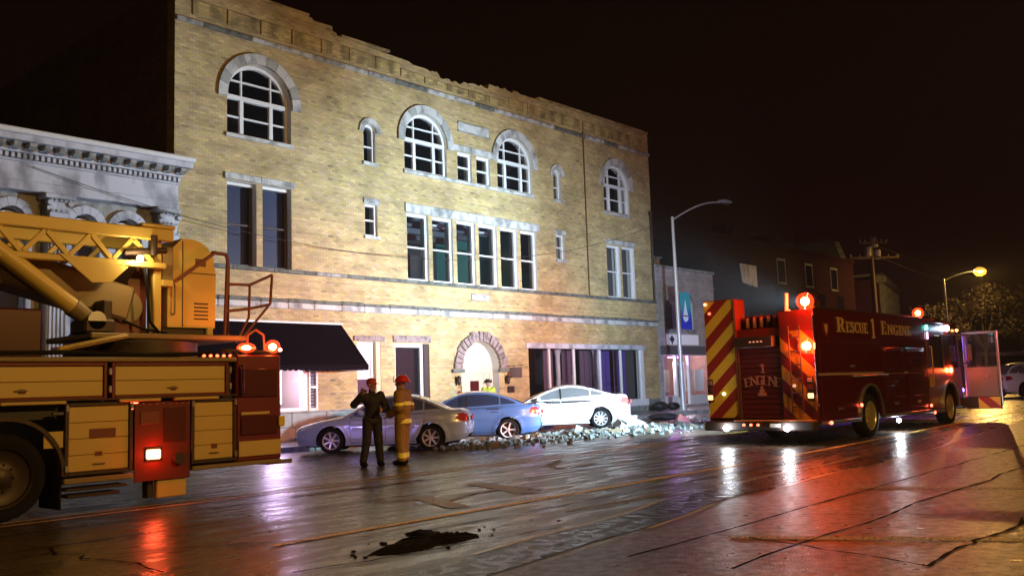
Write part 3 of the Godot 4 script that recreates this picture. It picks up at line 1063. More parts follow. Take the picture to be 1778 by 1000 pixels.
	# --- stone name panels, too worn to read
	for q in [[25.18, 26.92, 11.50, 11.84], [25.68, 26.62, 4.90, 5.10]]:
		var h := holder(B, "stone_tablet")
		part(h, "tablet_face", Mb.new().span(Vector3(q[0], q[2], FZ + 0.05), Vector3(q[1], q[3], FZ + 0.002), 0.01), M.stone)
		var fr := Mb.new()
		fr.span(Vector3(q[0], q[2] - 0.03, FZ + 0.075), Vector3(q[1], q[2] + 0.015, FZ + 0.003), 0.008)
		fr.span(Vector3(q[0], q[3] - 0.015, FZ + 0.075), Vector3(q[1], q[3] + 0.03, FZ + 0.003), 0.008)
		part(h, "tablet_border", fr, M.stone_mid)
	# --- ground floor: granite base in two courses
	for course in 2:
		for seg in [[13.4, 20.04], [21.12, 21.74], [21.76, 23.39], [23.41, 25.0], [27.2, 28.93], [28.95, 37.35], [37.37, 38.6]]:
			var e0: float = seg[0]
			var y0 := -0.2 if course == 0 else 0.46
			var y1 := 0.455 if course == 0 else (0.90 if seg[0] < 20.0 else 0.72)
			while e0 < seg[1] - 0.02:
				var e1 := minf(e0 + rng.randf_range(1.0, 1.5), seg[1])
				if seg[1] - e1 < 0.3:
					e1 = seg[1]
				part(B, "granite_block", Mb.new().span(Vector3(e0 + 0.004, y0, FZ + 0.06 + rng.randf_range(0, 0.006)), Vector3(e1 - 0.004, y1, FZ + 0.001), 0.012), M.granite)
				e0 = e1
	part(B, "base_ledge", Mb.new().span(Vector3(13.4, 0.90, FZ + 0.09), Vector3(20.04, 0.95, FZ + 0.001), 0.01), M.stone_mid)
	# --- entrance arch: rough voussoirs round a recessed cream screen
	var E := holder(B, "entrance")
	for k in 19:
		var a0 := PI * k / 19.0
		var rough := rng.randf_range(-0.03, 0.05)
		part(E, "voussoir", Mb.new().arc(Vector3(26.09, 2.24, FZ), 1.06, 1.44 + rough, 0.002, 0.10 + rng.randf_range(-0.02, 0.05), a0 + 0.012, PI * (k + 1) / 19.0 - 0.012, 2), M.pink_stone)
	for s in [[24.5, 25.12], [27.06, 27.68]]:
		part(E, "impost", Mb.new().span(Vector3(s[0], 2.10, FZ + 0.14), Vector3(s[1], 2.235, FZ + 0.002), 0.02), M.stone_dark)
	var zz := -25.36
	var tym := Mb.new()
	tym.prism(arch_poly(25.05, 27.13, 2.16, 2.24, 1.06), zz, zz - 0.08)
	part(E, "tympanum_panel", tym, M.cream)
	part(E, "transom_beam", Mb.new().span(Vector3(25.05, 2.06, zz + 0.05), Vector3(27.13, 2.16, zz - 0.1), 0.01), M.cream)
	var fr := Mb.new()
	for q in [[25.05, 25.20], [25.36, 25.58], [26.62, 26.80], [26.96, 27.13]]:
		fr.span(Vector3(q[0], 0.05, zz + 0.02), Vector3(q[1], 2.06, zz - 0.08), 0.01)
	part(E, "door_frame", fr, M.cream)
	for q in [[25.20, 25.36], [26.80, 26.96]]:
		part(E, "sidelight_pane", Mb.new().span(Vector3(q[0], 0.9, zz - 0.03), Vector3(q[1], 1.78, zz - 0.05)), M.glass_dark)
		for yy in [[0.05, 0.9], [1.78, 2.06]]:
			part(E, "sidelight_panel", Mb.new().span(Vector3(q[0], yy[0], zz), Vector3(q[1], yy[1], zz - 0.05), 0.01), M.cream)
	var D := holder(B, "door")
	var df := Mb.new()
	df.span(Vector3(25.58, 0.08, zz - 0.0), Vector3(25.86, 2.06, zz - 0.06), 0.008).span(Vector3(26.36, 0.08, zz), Vector3(26.62, 2.06, zz - 0.06), 0.008)
	df.span(Vector3(25.86, 1.78, zz), Vector3(26.36, 2.06, zz - 0.06), 0.008).span(Vector3(25.86, 0.08, zz), Vector3(26.36, 0.5, zz - 0.06), 0.008)
	part(D, "door_leaf", df, M.cream)
	part(D, "pane", Mb.new().span(Vector3(25.86, 0.5, zz - 0.03), Vector3(26.36, 1.78, zz - 0.045)), M.maroon)
	part(D, "handle", Mb.new().tube(Vector3(26.5, 0.95, zz + 0.05), Vector3(26.5, 1.25, zz + 0.05), 0.014), M.chrome)
	part(B, "entrance_step", Mb.new().span(Vector3(24.9, -0.1, -24.6), Vector3(27.3, 0.17, -25.5), 0.02), M.stone_mid)
	room(E, 24.9, 27.3, 0.0, 3.5, 1.0, M.room_dark, M.room_dark, M.room_dark)
	# --- side entrance beside the awning, and the tall window next to it
	var S := holder(B, "side_entrance")
	part(S, "white_head_panel", Mb.new().span(Vector3(20.06, 2.02, -25.20), Vector3(20.78, 3.20, -25.26), 0.01), M.white_paint)
	part(S, "frame", Mb.new().span(Vector3(20.78, 0.25, -25.16), Vector3(20.90, 3.20, -25.30), 0.01).span(Vector3(20.06, 1.92, -25.17), Vector3(20.78, 2.02, -25.28), 0.01).span(Vector3(20.06, 0.98, -25.17), Vector3(20.78, 1.06, -25.28), 0.01), M.white_paint)
	part(S, "pane", Mb.new().span(Vector3(20.06, 1.06, -25.22), Vector3(20.78, 1.92, -25.24)), M.maroon)
	part(S, "white_foot_panel", Mb.new().span(Vector3(20.06, 0.25, -25.19), Vector3(20.78, 0.98, -25.26), 0.01), M.white_paint)
	part(S, "reveal_board", Mb.new().span(Vector3(20.90, 0.25, -25.02), Vector3(21.10, 3.20, -25.40), 0.01), M.buff_paint)
	for q in [[19.9, 21.25, 3.22, 3.40], [21.65, 23.46, 3.20, 3.44]]:
		part(B, "lintel_stone", Mb.new().span(Vector3(q[0], q[2], FZ + 0.07), Vector3(q[1], q[3], FZ + 0.002), 0.014), M.pink_stone)
	var tw := sash_window(B, 21.75, 23.18, 0.78, 3.16, 0.0, 0.13, M.white_paint, M.glass_dark, -25.12)
	part(tw, "curtain", Mb.new().span(Vector3(21.8, 0.8, -25.42), Vector3(23.3, 3.1, -25.44)), M.maroon)
	part(tw, "reveal_board", Mb.new().span(Vector3(23.18, 0.78, -25.05), Vector3(23.40, 3.16, -25.4), 0.01), M.dark_frame)
	room(B, 20.0, 23.6, 0.0, 3.6, 1.2, M.room_dark, M.room_dark, M.room_dark, "front_room")
	# --- lamps, hanging sign and brass plate beside the entrance
	for lx in [24.74, 27.5]:
		var l := holder(B, "wall_lantern")
		part(l, "lantern_body", Mb.new().lathe([Vector2(0, 0), Vector2(0.05, 0.02), Vector2(0.075, 0.1), Vector2(0.085, 0.26), Vector2(0.10, 0.27), Vector2(0.03, 0.36), Vector2(0, 0.38)], 10, Transform3D(Basis.IDENTITY, Vector3(lx, 1.62, -24.85))), M.iron)
		part(l, "lantern_arm", Mb.new().tube(Vector3(lx, 1.9, -24.99), Vector3(lx, 1.98, -24.85), 0.012), M.iron)
	var hs := holder(B, "hanging_sign")
	part(hs, "sign_bracket", Mb.new().bar(Vector3(27.62, 2.34, -24.99), Vector3(27.62, 2.34, -24.15), 0.025, 0.03).bar(Vector3(27.62, 2.0, -24.99), Vector3(27.62, 2.34, -24.6), 0.02, 0.02), M.iron)
	part(hs, "sign_board", Mb.new().span(Vector3(27.60, 1.86, -24.2), Vector3(27.64, 2.27, -24.85), 0.008), M.pale_print)
	part(B, "wall_plate", Mb.new().span(Vector3(27.58, 1.28, FZ + 0.03), Vector3(28.0, 1.54, FZ + 0.001), 0.008), M.iron)
	# --- shop front
	var F := holder(B, "shop_front")
	part(F, "head_board", Mb.new().span(Vector3(28.8, 3.06, FZ + 0.05), Vector3(37.5, 3.28, FZ - 0.30), 0.015), M.white_stucco)
	part(F, "stall_riser", Mb.new().span(Vector3(28.95, 0.44, FZ + 0.10), Vector3(37.5, 0.76, FZ - 0.28), 0.015), M.white_paint)
	for mx in [29.0, 30.51, 32.2, 34.1, 35.72, 37.3]:
		part(F, "mullion", Mb.new().span(Vector3(mx - 0.055, 0.76, -25.16), Vector3(mx + 0.055, 3.06, -25.27), 0.012), M.white_paint)
	var mxs := [29.05, 30.46, 30.56, 32.15, 32.25, 34.05, 34.15, 35.67, 35.77, 37.25]
	for k in 5:
		panes(F, rect_poly(28.9, 37.4, 0.7, 3.1), [[mxs[k * 2], mxs[k * 2 + 1], 0.76, 3.06]], -25.21, M.glass)
	var shop := room(B, 28.7, 37.7, 0.2, 3.7, 4.5, M.room_dark, M.room, M.room, "shop_room")
	for q in [[31.75, 0.11], [34.55, 0.13]]:
		part(shop, "white_column", Mb.new().tube(Vector3(q[0], 0.2, -25.75), Vector3(q[0], 3.0, -25.75), q[1], q[1], 14).tube(Vector3(q[0], 2.8, -25.75), Vector3(q[0], 3.3, -25.75), q[1], q[1] * 2.2, 14), M.white_stucco)
	for k in 15:   # vertical drapes
		var dx := 31.0 + k * 0.43
		if (dx > 31.55 and dx < 31.95) or (dx > 32.4 and dx < 33.7 and k % 2):
			continue
		var b := Mb.new()
		var zc := -25.95 - 0.06 * (k % 3)
		b.sheet(8, 1, func(uu: float, vv: float) -> Vector3: return Vector3(dx + uu * 0.36, 0.25 + vv * 2.8, zc + 0.05 * sin(uu * 12.0)), Vector3(0, 0, 1))
		part(shop, "drape", b, M.drape_violet_lit if dx > 34.9 and k % 3 else M.drape)
	var cab := holder(shop, "display_cabinet")
	part(cab, "cabinet_body", Mb.new().span(Vector3(32.5, 0.2, -26.3), Vector3(33.9, 1.25, -26.8), 0.02), M.beam_dark)
	part(cab, "cabinet_top", Mb.new().span(Vector3(32.7, 1.25, -26.4), Vector3(33.1, 1.75, -26.7), 0.02).span(Vector3(33.25, 1.25, -26.4), Vector3(33.75, 1.95, -26.7), 0.02), M.zinc)
	# --- lit shop window under the awning and the narrow louvred light beside it
	var L := holder(B, "lit_shop_window")
	var lf := Mb.new()
	lf.span(Vector3(17.84, 0.95, -25.0), Vector3(18.02, 2.95, -25.2), 0.01).span(Vector3(14.2, 0.95, -25.0), Vector3(17.84, 1.06, -25.2), 0.01).span(Vector3(14.2, 2.85, -25.0), Vector3(17.84, 2.95, -25.2), 0.01).span(Vector3(15.9, 1.06, -25.02), Vector3(16.02, 2.85, -25.18), 0.01)
	part(L, "frame", lf, M.white_paint)
	panes(L, rect_poly(14.2, 17.84, 1.06, 2.85), [[14.2, 15.9, 1.06, 2.85], [16.02, 17.84, 1.06, 2.85]], -25.1, M.glass)
	var shop2 := room(B, 14.0, 18.04, 0.5, 3.3, 2.4, M.cream, M.cream, M.cream, "lit_shop_room")
	part(shop2, "neon_light_panel", Mb.new().span(Vector3(16.9, 1.2, -25.55), Vector3(17.42, 2.6, -25.6), 0.01), glow(Color(0.80, 0.62, 1.0), 14.0))
	omni(shop2, "neon_light", Vector3(17.1, 1.9, -25.35), Color(0.85, 0.55, 1.0), 3.0, 0.3)
	var N := holder(B, "louvred_light")
	var nf := Mb.new()
	nf.span(Vector3(18.06, 0.95, -24.98), Vector3(18.13, 2.45, -25.2), 0.008).span(Vector3(18.35, 0.95, -24.98), Vector3(18.42, 2.45, -25.2), 0.008).span(Vector3(18.13, 0.95, -24.98), Vector3(18.35, 1.03, -25.2), 0.008).span(Vector3(18.13, 1.66, -24.98), Vector3(18.35, 1.74, -25.2), 0.008).span(Vector3(18.13, 2.38, -24.98), Vector3(18.35, 2.45, -25.2), 0.008)
	part(N, "frame", nf, M.white_paint)
	for k in 13:
		part(N, "louvre", Mb.new().box(Vector3(18.24, 1.08 + k * 0.102, -25.08), Vector3(0.22, 0.07, 0.012), 0.0, Basis(Vector3.RIGHT, 0.5)), M.zinc)
	# --- pipes down the front
	part(B, "downpipe", Mb.new().tube(Vector3(33.2, 5.46, -24.93), Vector3(33.2, 13.4, -24.93), 0.024, 0.024, 8), M.rust_pipe)
	part(B, "downpipe", Mb.new().tube(Vector3(38.42, 5.46, -24.92), Vector3(38.42, 9.6, -24.92), 0.06, 0.06, 8).tube(Vector3(38.42, 9.6, -24.92), Vector3(38.42, 9.85, -24.92), 0.06, 0.12, 8), M.iron)
	awning()


func awning() -> void:
	var A := thing("shop_awning", "dark navy sloping shop awning with a white top flashing on the brick front", "awning")
	var b := Mb.new()
	var x0 := 13.6
	var x1 := 19.40
	var top := Vector2(3.74, -25.0)
	var low := Vector2(2.36, -23.6)
	b.sheet(12, 8, func(u: float, v: float) -> Vector3: return Vector3(lerpf(x0, x1, u), lerpf(top.x, low.x, v) - 0.05 * sin(PI * v) - 0.012 * sin(u * 38.0) * sin(PI * v), lerpf(top.y + 0.02, low.y, v)), Vector3(0, 1, 1))
	part(A, "canopy", b, M.awning)
	for x in [x0, x1]:
		var e := Mb.new()
		e.face([Vector3(x, 3.74, -24.98), Vector3(x, 2.36, -23.6), Vector3(x, 2.36, -24.98)], Vector3(16.5, 2.5, -24.5))
		part(A, "end_panel", e, M.awning)
	var v := Mb.new()
	var n := 30
	for k in n:   # scalloped valance along the front and round the open end
		var a := lerpf(x0, x1, float(k) / n)
		var c := lerpf(x0, x1, float(k + 1) / n)
		v.prism(arch_poly(-c, -a, -2.36, -2.24, 0.055, 6), -23.6, -23.594)
	v.xf = Transform3D.IDENTITY
	var vv := Mb.new()
	for i in v.v.size():
		vv.v.append(Vector3(-v.v[i].x, -v.v[i].y, v.v[i].z))
		vv.n.append(Vector3(-v.n[i].x, -v.n[i].y, v.n[i].z))
	part(A, "valance", vv, M.awning)
	var ve := Mb.new()
	for k in 8:
		var a := lerpf(-24.98, -23.6, float(k) / 8)
		var c := lerpf(-24.98, -23.6, float(k + 1) / 8)
		ve.span(Vector3(x1 - 0.004, 2.22, a + 0.01), Vector3(x1 + 0.004, 2.36, c - 0.01))
	part(A, "valance", ve, M.awning)
	part(A, "edging", Mb.new().span(Vector3(x1 - 0.01, 2.185, -24.98), Vector3(x1 + 0.01, 2.215, -23.59)), M.white_paint)
	part(A, "top_flashing", Mb.new().span(Vector3(x0, 3.74, -24.93), Vector3(x1 + 0.03, 3.80, -24.998), 0.008), M.white_paint)
	var fr := Mb.new()
	for k in 5:
		var x := lerpf(x0 + 0.05, x1 - 0.05, k / 4.0)
		fr.tube(Vector3(x, 2.36, -24.98), Vector3(x, 2.36, -23.62), 0.014, 0.014, 6)
	part(A, "frame_bars", fr, M.zinc)


# ============================================================ the white arcaded building beside it
func arcade_building() -> void:
	var rng := RandomNumberGenerator.new()
	rng.seed = 31
	var A := thing("arcade_building", "low white building with bracketed cornice, leafy capitals and round arches", "building")
	var x1 := 13.38
	var x0 := -2.2
	var wz := -25.05
	var wall := CSGPolygon3D.new()
	wall.name = "front_wall"
	wall.polygon = rect_poly(x0, x1, -0.3, 7.0)
	wall.depth = 0.4
	wall.position.z = wz
	wall.material = M.stone_mid
	A.add_child(wall)
	var bays := []
	for k in 5:
		bays.append(13.075 - 3.05 * k)
	for k in 4:
		for s in [0.0, 1.2]:
			var c := Vector2(bays[k + 1] + 0.80 + s + (0.02 if s == 0.0 else 0.0), 6.13)
			var p := arch_poly(c.x - 0.36, c.x + 0.36, 2.6, c.y, 0.36, 16)
			cutter(wall, p)
			var w := holder(A, "arched_window")
			for q in 7:
				part(w, "arch_stone", Mb.new().arc(Vector3(c.x, c.y, wz), 0.365, 0.585, 0.002, 0.12, PI * q / 7.0 + 0.01, PI * (q + 1) / 7.0 - 0.01, 3), M.white_stucco)
			part(w, "jamb", Mb.new().span(Vector3(c.x - 0.585, 2.6, wz + 0.12), Vector3(c.x - 0.365, c.y, wz + 0.002), 0.015).span(Vector3(c.x + 0.365, 2.6, wz + 0.121), Vector3(c.x + 0.585, c.y, wz + 0.002), 0.015), M.white_stucco)
			part(w, "frame", Mb.new().arc(Vector3(c.x, c.y - 0.08, wz - 0.25), 0.30, 0.37, -0.05, 0.05, 0.0, PI, 14), M.white_paint)
			part(w, "pane", Mb.new().prism(arch_poly(c.x - 0.33, c.x + 0.33, 2.6, c.y - 0.08, 0.30, 14), wz - 0.30, wz - 0.32), M.blind_blue)
			part(w, "room_back_wall", Mb.new().span(Vector3(c.x - 0.5, 2.4, wz - 0.45), Vector3(c.x + 0.5, 6.9, wz - 0.5)), M.room_dark)
	for bx in bays:
		var p := holder(A, "pilaster")
		part(p, "shaft", Mb.new().span(Vector3(bx - 0.28, 0.5, -24.66), Vector3(bx + 0.28, 5.86, wz - 0.01), 0.03), M.white_stucco)
		var fl := Mb.new()
		for k in 5:
			fl.tube(Vector3(bx - 0.2 + k * 0.1, 0.7, -24.655), Vector3(bx - 0.2 + k * 0.1, 5.8, -24.655), 0.028, 0.028, 6, false)
		part(p, "fluting", fl, M.white_stucco)
		part(p, "plinth", Mb.new().span(Vector3(bx - 0.36, -0.2, -24.6), Vector3(bx + 0.36, 0.5, wz - 0.01), 0.02), M.granite)
		part(p, "capital_bell", Mb.new().span(Vector3(bx - 0.29, 5.86, -24.68), Vector3(bx + 0.29, 6.74, wz - 0.01), 0.03), M.stone_mid)
		part(p, "abacus", Mb.new().span(Vector3(bx - 0.39, 6.74, -24.54), Vector3(bx + 0.38 if bx < 12.0 else 13.37, 6.868, wz - 0.01), 0.02), M.white_stucco)
		var lv := Mb.new()
		for row in 3:   # leaves of the capital
			for k in 5:
				var lx: float = bx - 0.24 + k * 0.12 + (0.06 if row % 2 else 0.0)
				if lx > bx + 0.28:
					continue
				var ly := 5.90 + row * 0.27
				var out := 0.05 + row * 0.02
				lv.face([Vector3(lx - 0.055, ly, -24.67), Vector3(lx + 0.055, ly, -24.67), Vector3(lx + 0.06, ly + 0.2, -24.66 + out * 0.6), Vector3(lx - 0.06, ly + 0.2, -24.66 + out * 0.6)], Vector3(lx, ly, -25.5))
				lv.face([Vector3(lx - 0.06, ly + 0.2, -24.66 + out * 0.6), Vector3(lx + 0.06, ly + 0.2, -24.66 + out * 0.6), Vector3(lx + 0.03, ly + 0.27, -24.60 + out), Vector3(lx - 0.03, ly + 0.27, -24.60 + out)], Vector3(lx, ly, -25.5))
				lv.face([Vector3(lx - 0.03, ly + 0.27, -24.60 + out), Vector3(lx + 0.03, ly + 0.27, -24.60 + out), Vector3(lx + 0.025, ly + 0.22, -24.585 + out), Vector3(lx - 0.025, ly + 0.22, -24.585 + out)], Vector3(lx, ly + 0.3, -25.5))
		for s in [-1, 1]:   # volutes
			lv.tube(Vector3(bx + s * 0.26, 6.62, -24.62), Vector3(bx + s * 0.26, 6.62, -24.54), 0.085, 0.07, 12)
		part(p, "acanthus_leaves", lv, M.white_stucco)
	part(A, "architrave", Mb.new().span(Vector3(x0, 6.87, -24.66), Vector3(x1, 7.12, -25.06), 0.015), M.white_stucco)
	part(A, "frieze", Mb.new().span(Vector3(x0, 7.122, -24.70), Vector3(x1, 7.60, -25.08), 0.01), M.white_stucco)
	part(A, "bed_mould", Mb.new().span(Vector3(x0, 7.60, -24.64), Vector3(x1 + 0.02, 7.66, -25.06), 0.02), M.white_stucco)
	part(A, "dentil_course", Mb.new().span(Vector3(x0, 7.66, -24.66), Vector3(x1, 7.80, -25.06)), M.stone_mid)
	var k := 0
	while x1 - 0.07 - k * 0.145 > x0:
		var dx := x1 - 0.06 - k * 0.145
		if k < 44:
			part(A, "dentil", Mb.new().span(Vector3(dx - 0.045, 7.665, -24.54), Vector3(dx + 0.04, 7.785, -24.665), 0.008), M.white_stucco)
		k += 1
	part(A, "modillion_course", Mb.new().span(Vector3(x0, 7.80, -24.52), Vector3(x1 + 0.03, 8.0, -25.06), 0.01), M.white_stucco)
	for i in 22:
		var mx := x1 - 0.12 - i * 0.372
		var b := Mb.new()
		b.span(Vector3(mx - 0.095, 7.90, -24.16), Vector3(mx + 0.095, 8.0, -24.53), 0.015)
		b.sheet(6, 1, func(u: float, v: float) -> Vector3: return Vector3(mx - 0.09 + v * 0.18, 7.90 - 0.07 * sin(PI * u) * (1.0 - u) - 0.05 * u, lerpf(-24.18, -24.53, u)), Vector3(0, -1, 0.3))
		part(A, "modillion", b, M.stone_mid)
	part(A, "corona", Mb.new().span(Vector3(x0, 8.0, -24.08), Vector3(x1 + 0.12, 8.16, -25.06), 0.012), M.white_stucco)
	part(A, "cornice_crown", Mb.new().span(Vector3(x0, 8.16, -23.98), Vector3(x1 + 0.16, 8.30, -25.06), 0.03), M.white_paint)
	part(A, "side_wall", Mb.new().span(Vector3(x0, -0.3, -25.46), Vector3(x0 + 0.3, 8.2, -40.0)), M.brick_dark)
	part(A, "roof", Mb.new().span(Vector3(x0, 7.7, -25.5), Vector3(x1, 7.9, -40.0)), M.beam_dark)
	part(A, "rear_wall", Mb.new().span(Vector3(x0, -0.3, -39.7), Vector3(x1, 7.7, -40.0)), M.brick_dark)


# ============================================================ the low shop on the other side
func corner_shop() -> void:
	var C := thing("corner_shop", "low pale brick shop with a white sign board and lit windows", "building")
	var wz := -25.05
	var wall := CSGPolygon3D.new()
	wall.name = "front_wall"
	wall.polygon = rect_poly(38.62, 44.4, -0.2, 7.15)
	wall.depth = 0.35
	wall.position.z = wz
	wall.material = M.brick_pale
	C.add_child(wall)
	for q in [[39.55, 40.35], [41.35, 42.15]]:
		cutter(wall, arch_poly(q[0], q[1], 4.12, 5.35, 0.28, 12))
		var w := holder(C, "window")
		part(w, "hood", Mb.new().arc(Vector3((q[0] + q[1]) / 2, 5.30, wz), 0.46, 0.62, 0.002, 0.06, 0.3, PI - 0.3, 10), M.stone_mid)
		part(w, "frame", Mb.new().span(Vector3(q[0], 4.12, wz - 0.12), Vector3(q[0] + 0.08, 5.4, wz - 0.2), 0.006).span(Vector3(q[1] - 0.08, 4.12, wz - 0.12), Vector3(q[1], 5.4, wz - 0.2), 0.006).span(Vector3(q[0] + 0.08, 4.80, wz - 0.12), Vector3(q[1] - 0.08, 4.87, wz - 0.2), 0.006), M.dark_frame)
		part(w, "pane", Mb.new().prism(arch_poly(q[0] + 0.08, q[1] - 0.08, 4.12, 5.35, 0.24, 12), wz - 0.16, wz - 0.17), M.maroon)
		part(w, "sill", Mb.new().span(Vector3(q[0] - 0.1, 3.98, wz + 0.09), Vector3(q[1] + 0.1, 4.12, wz - 0.1), 0.012), M.stone_mid)
	part(C, "coping", Mb.new().span(Vector3(38.62, 7.15, wz + 0.08), Vector3(44.5, 7.30, wz - 0.45), 0.02), M.stone_mid)
	part(C, "string_course", Mb.new().span(Vector3(38.62, 6.3, wz + 0.05), Vector3(44.4, 6.42, wz + 0.002), 0.012), M.brick_pale)
	part(C, "shop_fascia", Mb.new().span(Vector3(38.9, 2.86, wz + 0.16), Vector3(44.2, 3.28, wz + 0.002), 0.02), M.beam_dark)
	cutter(wall, rect_poly(39.1, 43.9, 0.35, 2.82))
	var f := Mb.new()
	for x in [39.1, 40.35, 41.55, 43.75]:
		f.span(Vector3(x, 0.35, wz - 0.05), Vector3(x + 0.15, 2.82, wz - 0.2), 0.01)
	f.span(Vector3(39.25, 0.35, wz - 0.05), Vector3(40.35, 0.8, wz - 0.2), 0.01).span(Vector3(41.7, 0.35, wz - 0.05), Vector3(43.75, 0.8, wz - 0.2), 0.01)
	part(C, "shop_window_frame", f, M.white_paint)
	panes(C, rect_poly(39.2, 43.9, 0.8, 2.82), [[39.25, 40.35, 0.8, 2.8], [41.7, 43.75, 0.8, 2.8]], wz - 0.12, M.glass)
	var d := holder(C, "door")
	part(d, "door_leaf", Mb.new().span(Vector3(40.52, 0.35, wz - 0.3), Vector3(40.7, 2.5, wz - 0.35), 0.006).span(Vector3(41.35, 0.35, wz - 0.3), Vector3(41.53, 2.5, wz - 0.35), 0.006).span(Vector3(40.7, 0.35, wz - 0.3), Vector3(41.35, 0.7, wz - 0.35), 0.006).span(Vector3(40.7, 2.3, wz - 0.3), Vector3(41.35, 2.5, wz - 0.35), 0.006), M.white_paint)
	part(d, "pane", Mb.new().span(Vector3(40.7, 0.7, wz - 0.32), Vector3(41.35, 2.3, wz - 0.33)), M.glass_dark)
	var R := holder(C, "shop_room")
	part(R, "room_back_wall", Mb.new().span(Vector3(38.8, 0.1, wz - 3.0), Vector3(44.2, 3.4, wz - 3.1)), M.drape)
	part(R, "room_ceiling", Mb.new().span(Vector3(38.8, 3.3, wz - 0.36), Vector3(44.2, 3.4, wz - 3.0)), M.ceiling_white)
	part(R, "room_floor", Mb.new().span(Vector3(38.8, 0.1, wz - 0.36), Vector3(44.2, 0.3, wz - 3.0)), M.room)
	for x in [38.7, 44.2]:
		part(R, "room_side_wall", Mb.new().span(Vector3(x, 0.1, wz - 0.36), Vector3(x + 0.1, 3.4, wz - 3.1)), M.ceiling_white)
	for q in [[39.3, 40.25], [41.75, 42.5], [42.7, 43.6]]:
		part(R, "window_poster", Mb.new().span(Vector3(q[0], 1.0, wz - 0.42), Vector3(q[1], 2.1, wz - 0.43)), M.cream if q[0] < 42.6 else M.white_paint)
	part(R, "violet_neon_tube", Mb.new().tube(Vector3(40.35, 2.74, wz - 0.5), Vector3(41.6, 2.74, wz - 0.5), 0.03), glow(Color(0.75, 0.25, 1.0), 9.0))
	part(R, "ceiling_light", Mb.new().span(Vector3(39.4, 3.22, wz - 0.9), Vector3(40.2, 3.29, wz - 1.2), 0.01).span(Vector3(42.2, 3.22, wz - 0.9), Vector3(43.2, 3.29, wz - 1.2), 0.01), glow(Color(1.0, 0.82, 0.72), 6.0))
	omni(R, "ceiling_light_glow", Vector3(39.8, 3.1, wz - 1.05), Color(1.0, 0.80, 0.82), 11.0, 0.25)
	omni(R, "ceiling_light_glow", Vector3(42.7, 3.1, wz - 1.05), Color(0.92, 0.80, 1.0), 9.0, 0.25)
	omni(R, "neon_glow", Vector3(41.0, 2.6, wz - 0.6), Color(0.6, 0.16, 1.0), 2.2, 0.2)
	var S := holder(C, "sign")
	M.sign_white = glow(Color(0.85, 0.80, 1.0), 0.22)
	M.sign_white.albedo_color = Color(0.85, 0.86, 0.88)
	part(S, "sign_board", Mb.new().span(Vector3(39.42, 3.34, wz + 0.14), Vector3(42.35, 3.86, wz + 0.05), 0.015), M.sign_white)
	part(S, "emblem", Mb.new().prism(PackedVector2Array([Vector2(39.80, 3.39), Vector2(40.03, 3.60), Vector2(39.80, 3.82), Vector2(39.57, 3.60)]), wz + 0.142, wz + 0.152), M.blind_blue)
	part(S, "emblem", Mb.new().prism(PackedVector2Array([Vector2(39.74, 3.36), Vector2(39.86, 3.36), Vector2(39.82, 3.46), Vector2(39.78, 3.46)]), wz + 0.1425, wz + 0.153), M.blind_blue)
	part(C, "side_wall", Mb.new().span(Vector3(44.1, -0.2, wz - 0.352), Vector3(44.4, 7.1, -40.0)), M.brick_dark)
	part(C, "rear_wall", Mb.new().span(Vector3(38.62, -0.2, -39.7), Vector3(44.1, 7.0, -40.0)), M.brick_dark)
	part(C, "roof", Mb.new().span(Vector3(38.62, 6.5, wz - 0.36), Vector3(44.1, 6.7, -39.7)), M.beam_dark)
	var V := holder(C, "rooftop_unit")
	part(V, "unit_body", Mb.new().span(Vector3(40.0, 6.7, -26.6), Vector3(41.7, 8.0, -27.8), 0.03), M.zinc)
	part(V, "unit_cap", Mb.new().span(Vector3(39.9, 8.0, -26.5), Vector3(41.8, 8.08, -27.9), 0.02).tube(Vector3(41.3, 8.08, -27.2), Vector3(41.3, 8.45, -27.2), 0.15), M.zinc)
	# two rubbish bags and a bin by the wall
	for q in [[37.2, -24.1, 0.42], [38.0, -23.9, 0.36]]:
		var b := Mb.new()
		var s0: float = q[2]
		b.sheet(14, 8, func(u: float, v: float) -> Vector3: return Vector3(cos(TAU * u) * s0 * sin(PI * v) * (1.0 + 0.13 * sin(u * 40.0) * sin(v * 5.0)), s0 * 0.85 * (1.0 - cos(PI * v)) * 0.62, sin(TAU * u) * s0 * 0.8 * sin(PI * v) * (1.0 + 0.1 * cos(u * 31.0))), Vector3.ZERO)
		var o := part(self, "rubbish_bag", b, M.black)
		o.position = Vector3(q[0], gy(q[0], -22.3) + 0.15, q[1])
		tag(o, "large black rubbish bag slumped by the wall end" if s0 > 0.4 else "smaller black rubbish bag close to the low shop", "rubbish bag")


# ============================================================ dim buildings down the street
func plain_windows(parent: Node, xs: Array, ys: Array, z: float, w: float, h: float, glassy: Material, frame: Material) -> void:
	for x in xs:
		for y in ys:
			var win := holder(parent, "window")
			part(win, "frame", Mb.new().span(Vector3(x - w / 2 - 0.12, y - 0.14, z + 0.06), Vector3(x + w / 2 + 0.12, y, z + 0.002), 0.01).span(Vector3(x - w / 2 - 0.12, y + h, z + 0.06), Vector3(x + w / 2 + 0.12, y + h + 0.16, z + 0.002), 0.01).span(Vector3(x - w / 2 - 0.1, y, z + 0.04), Vector3(x - w / 2, y + h, z + 0.002), 0.01).span(Vector3(x + w / 2, y, z + 0.04), Vector3(x + w / 2 + 0.1, y + h, z + 0.002), 0.01), frame)
			part(win, "pane", Mb.new().span(Vector3(x - w / 2, y, z + 0.02), Vector3(x + w / 2, y + h, z + 0.001)), glassy)


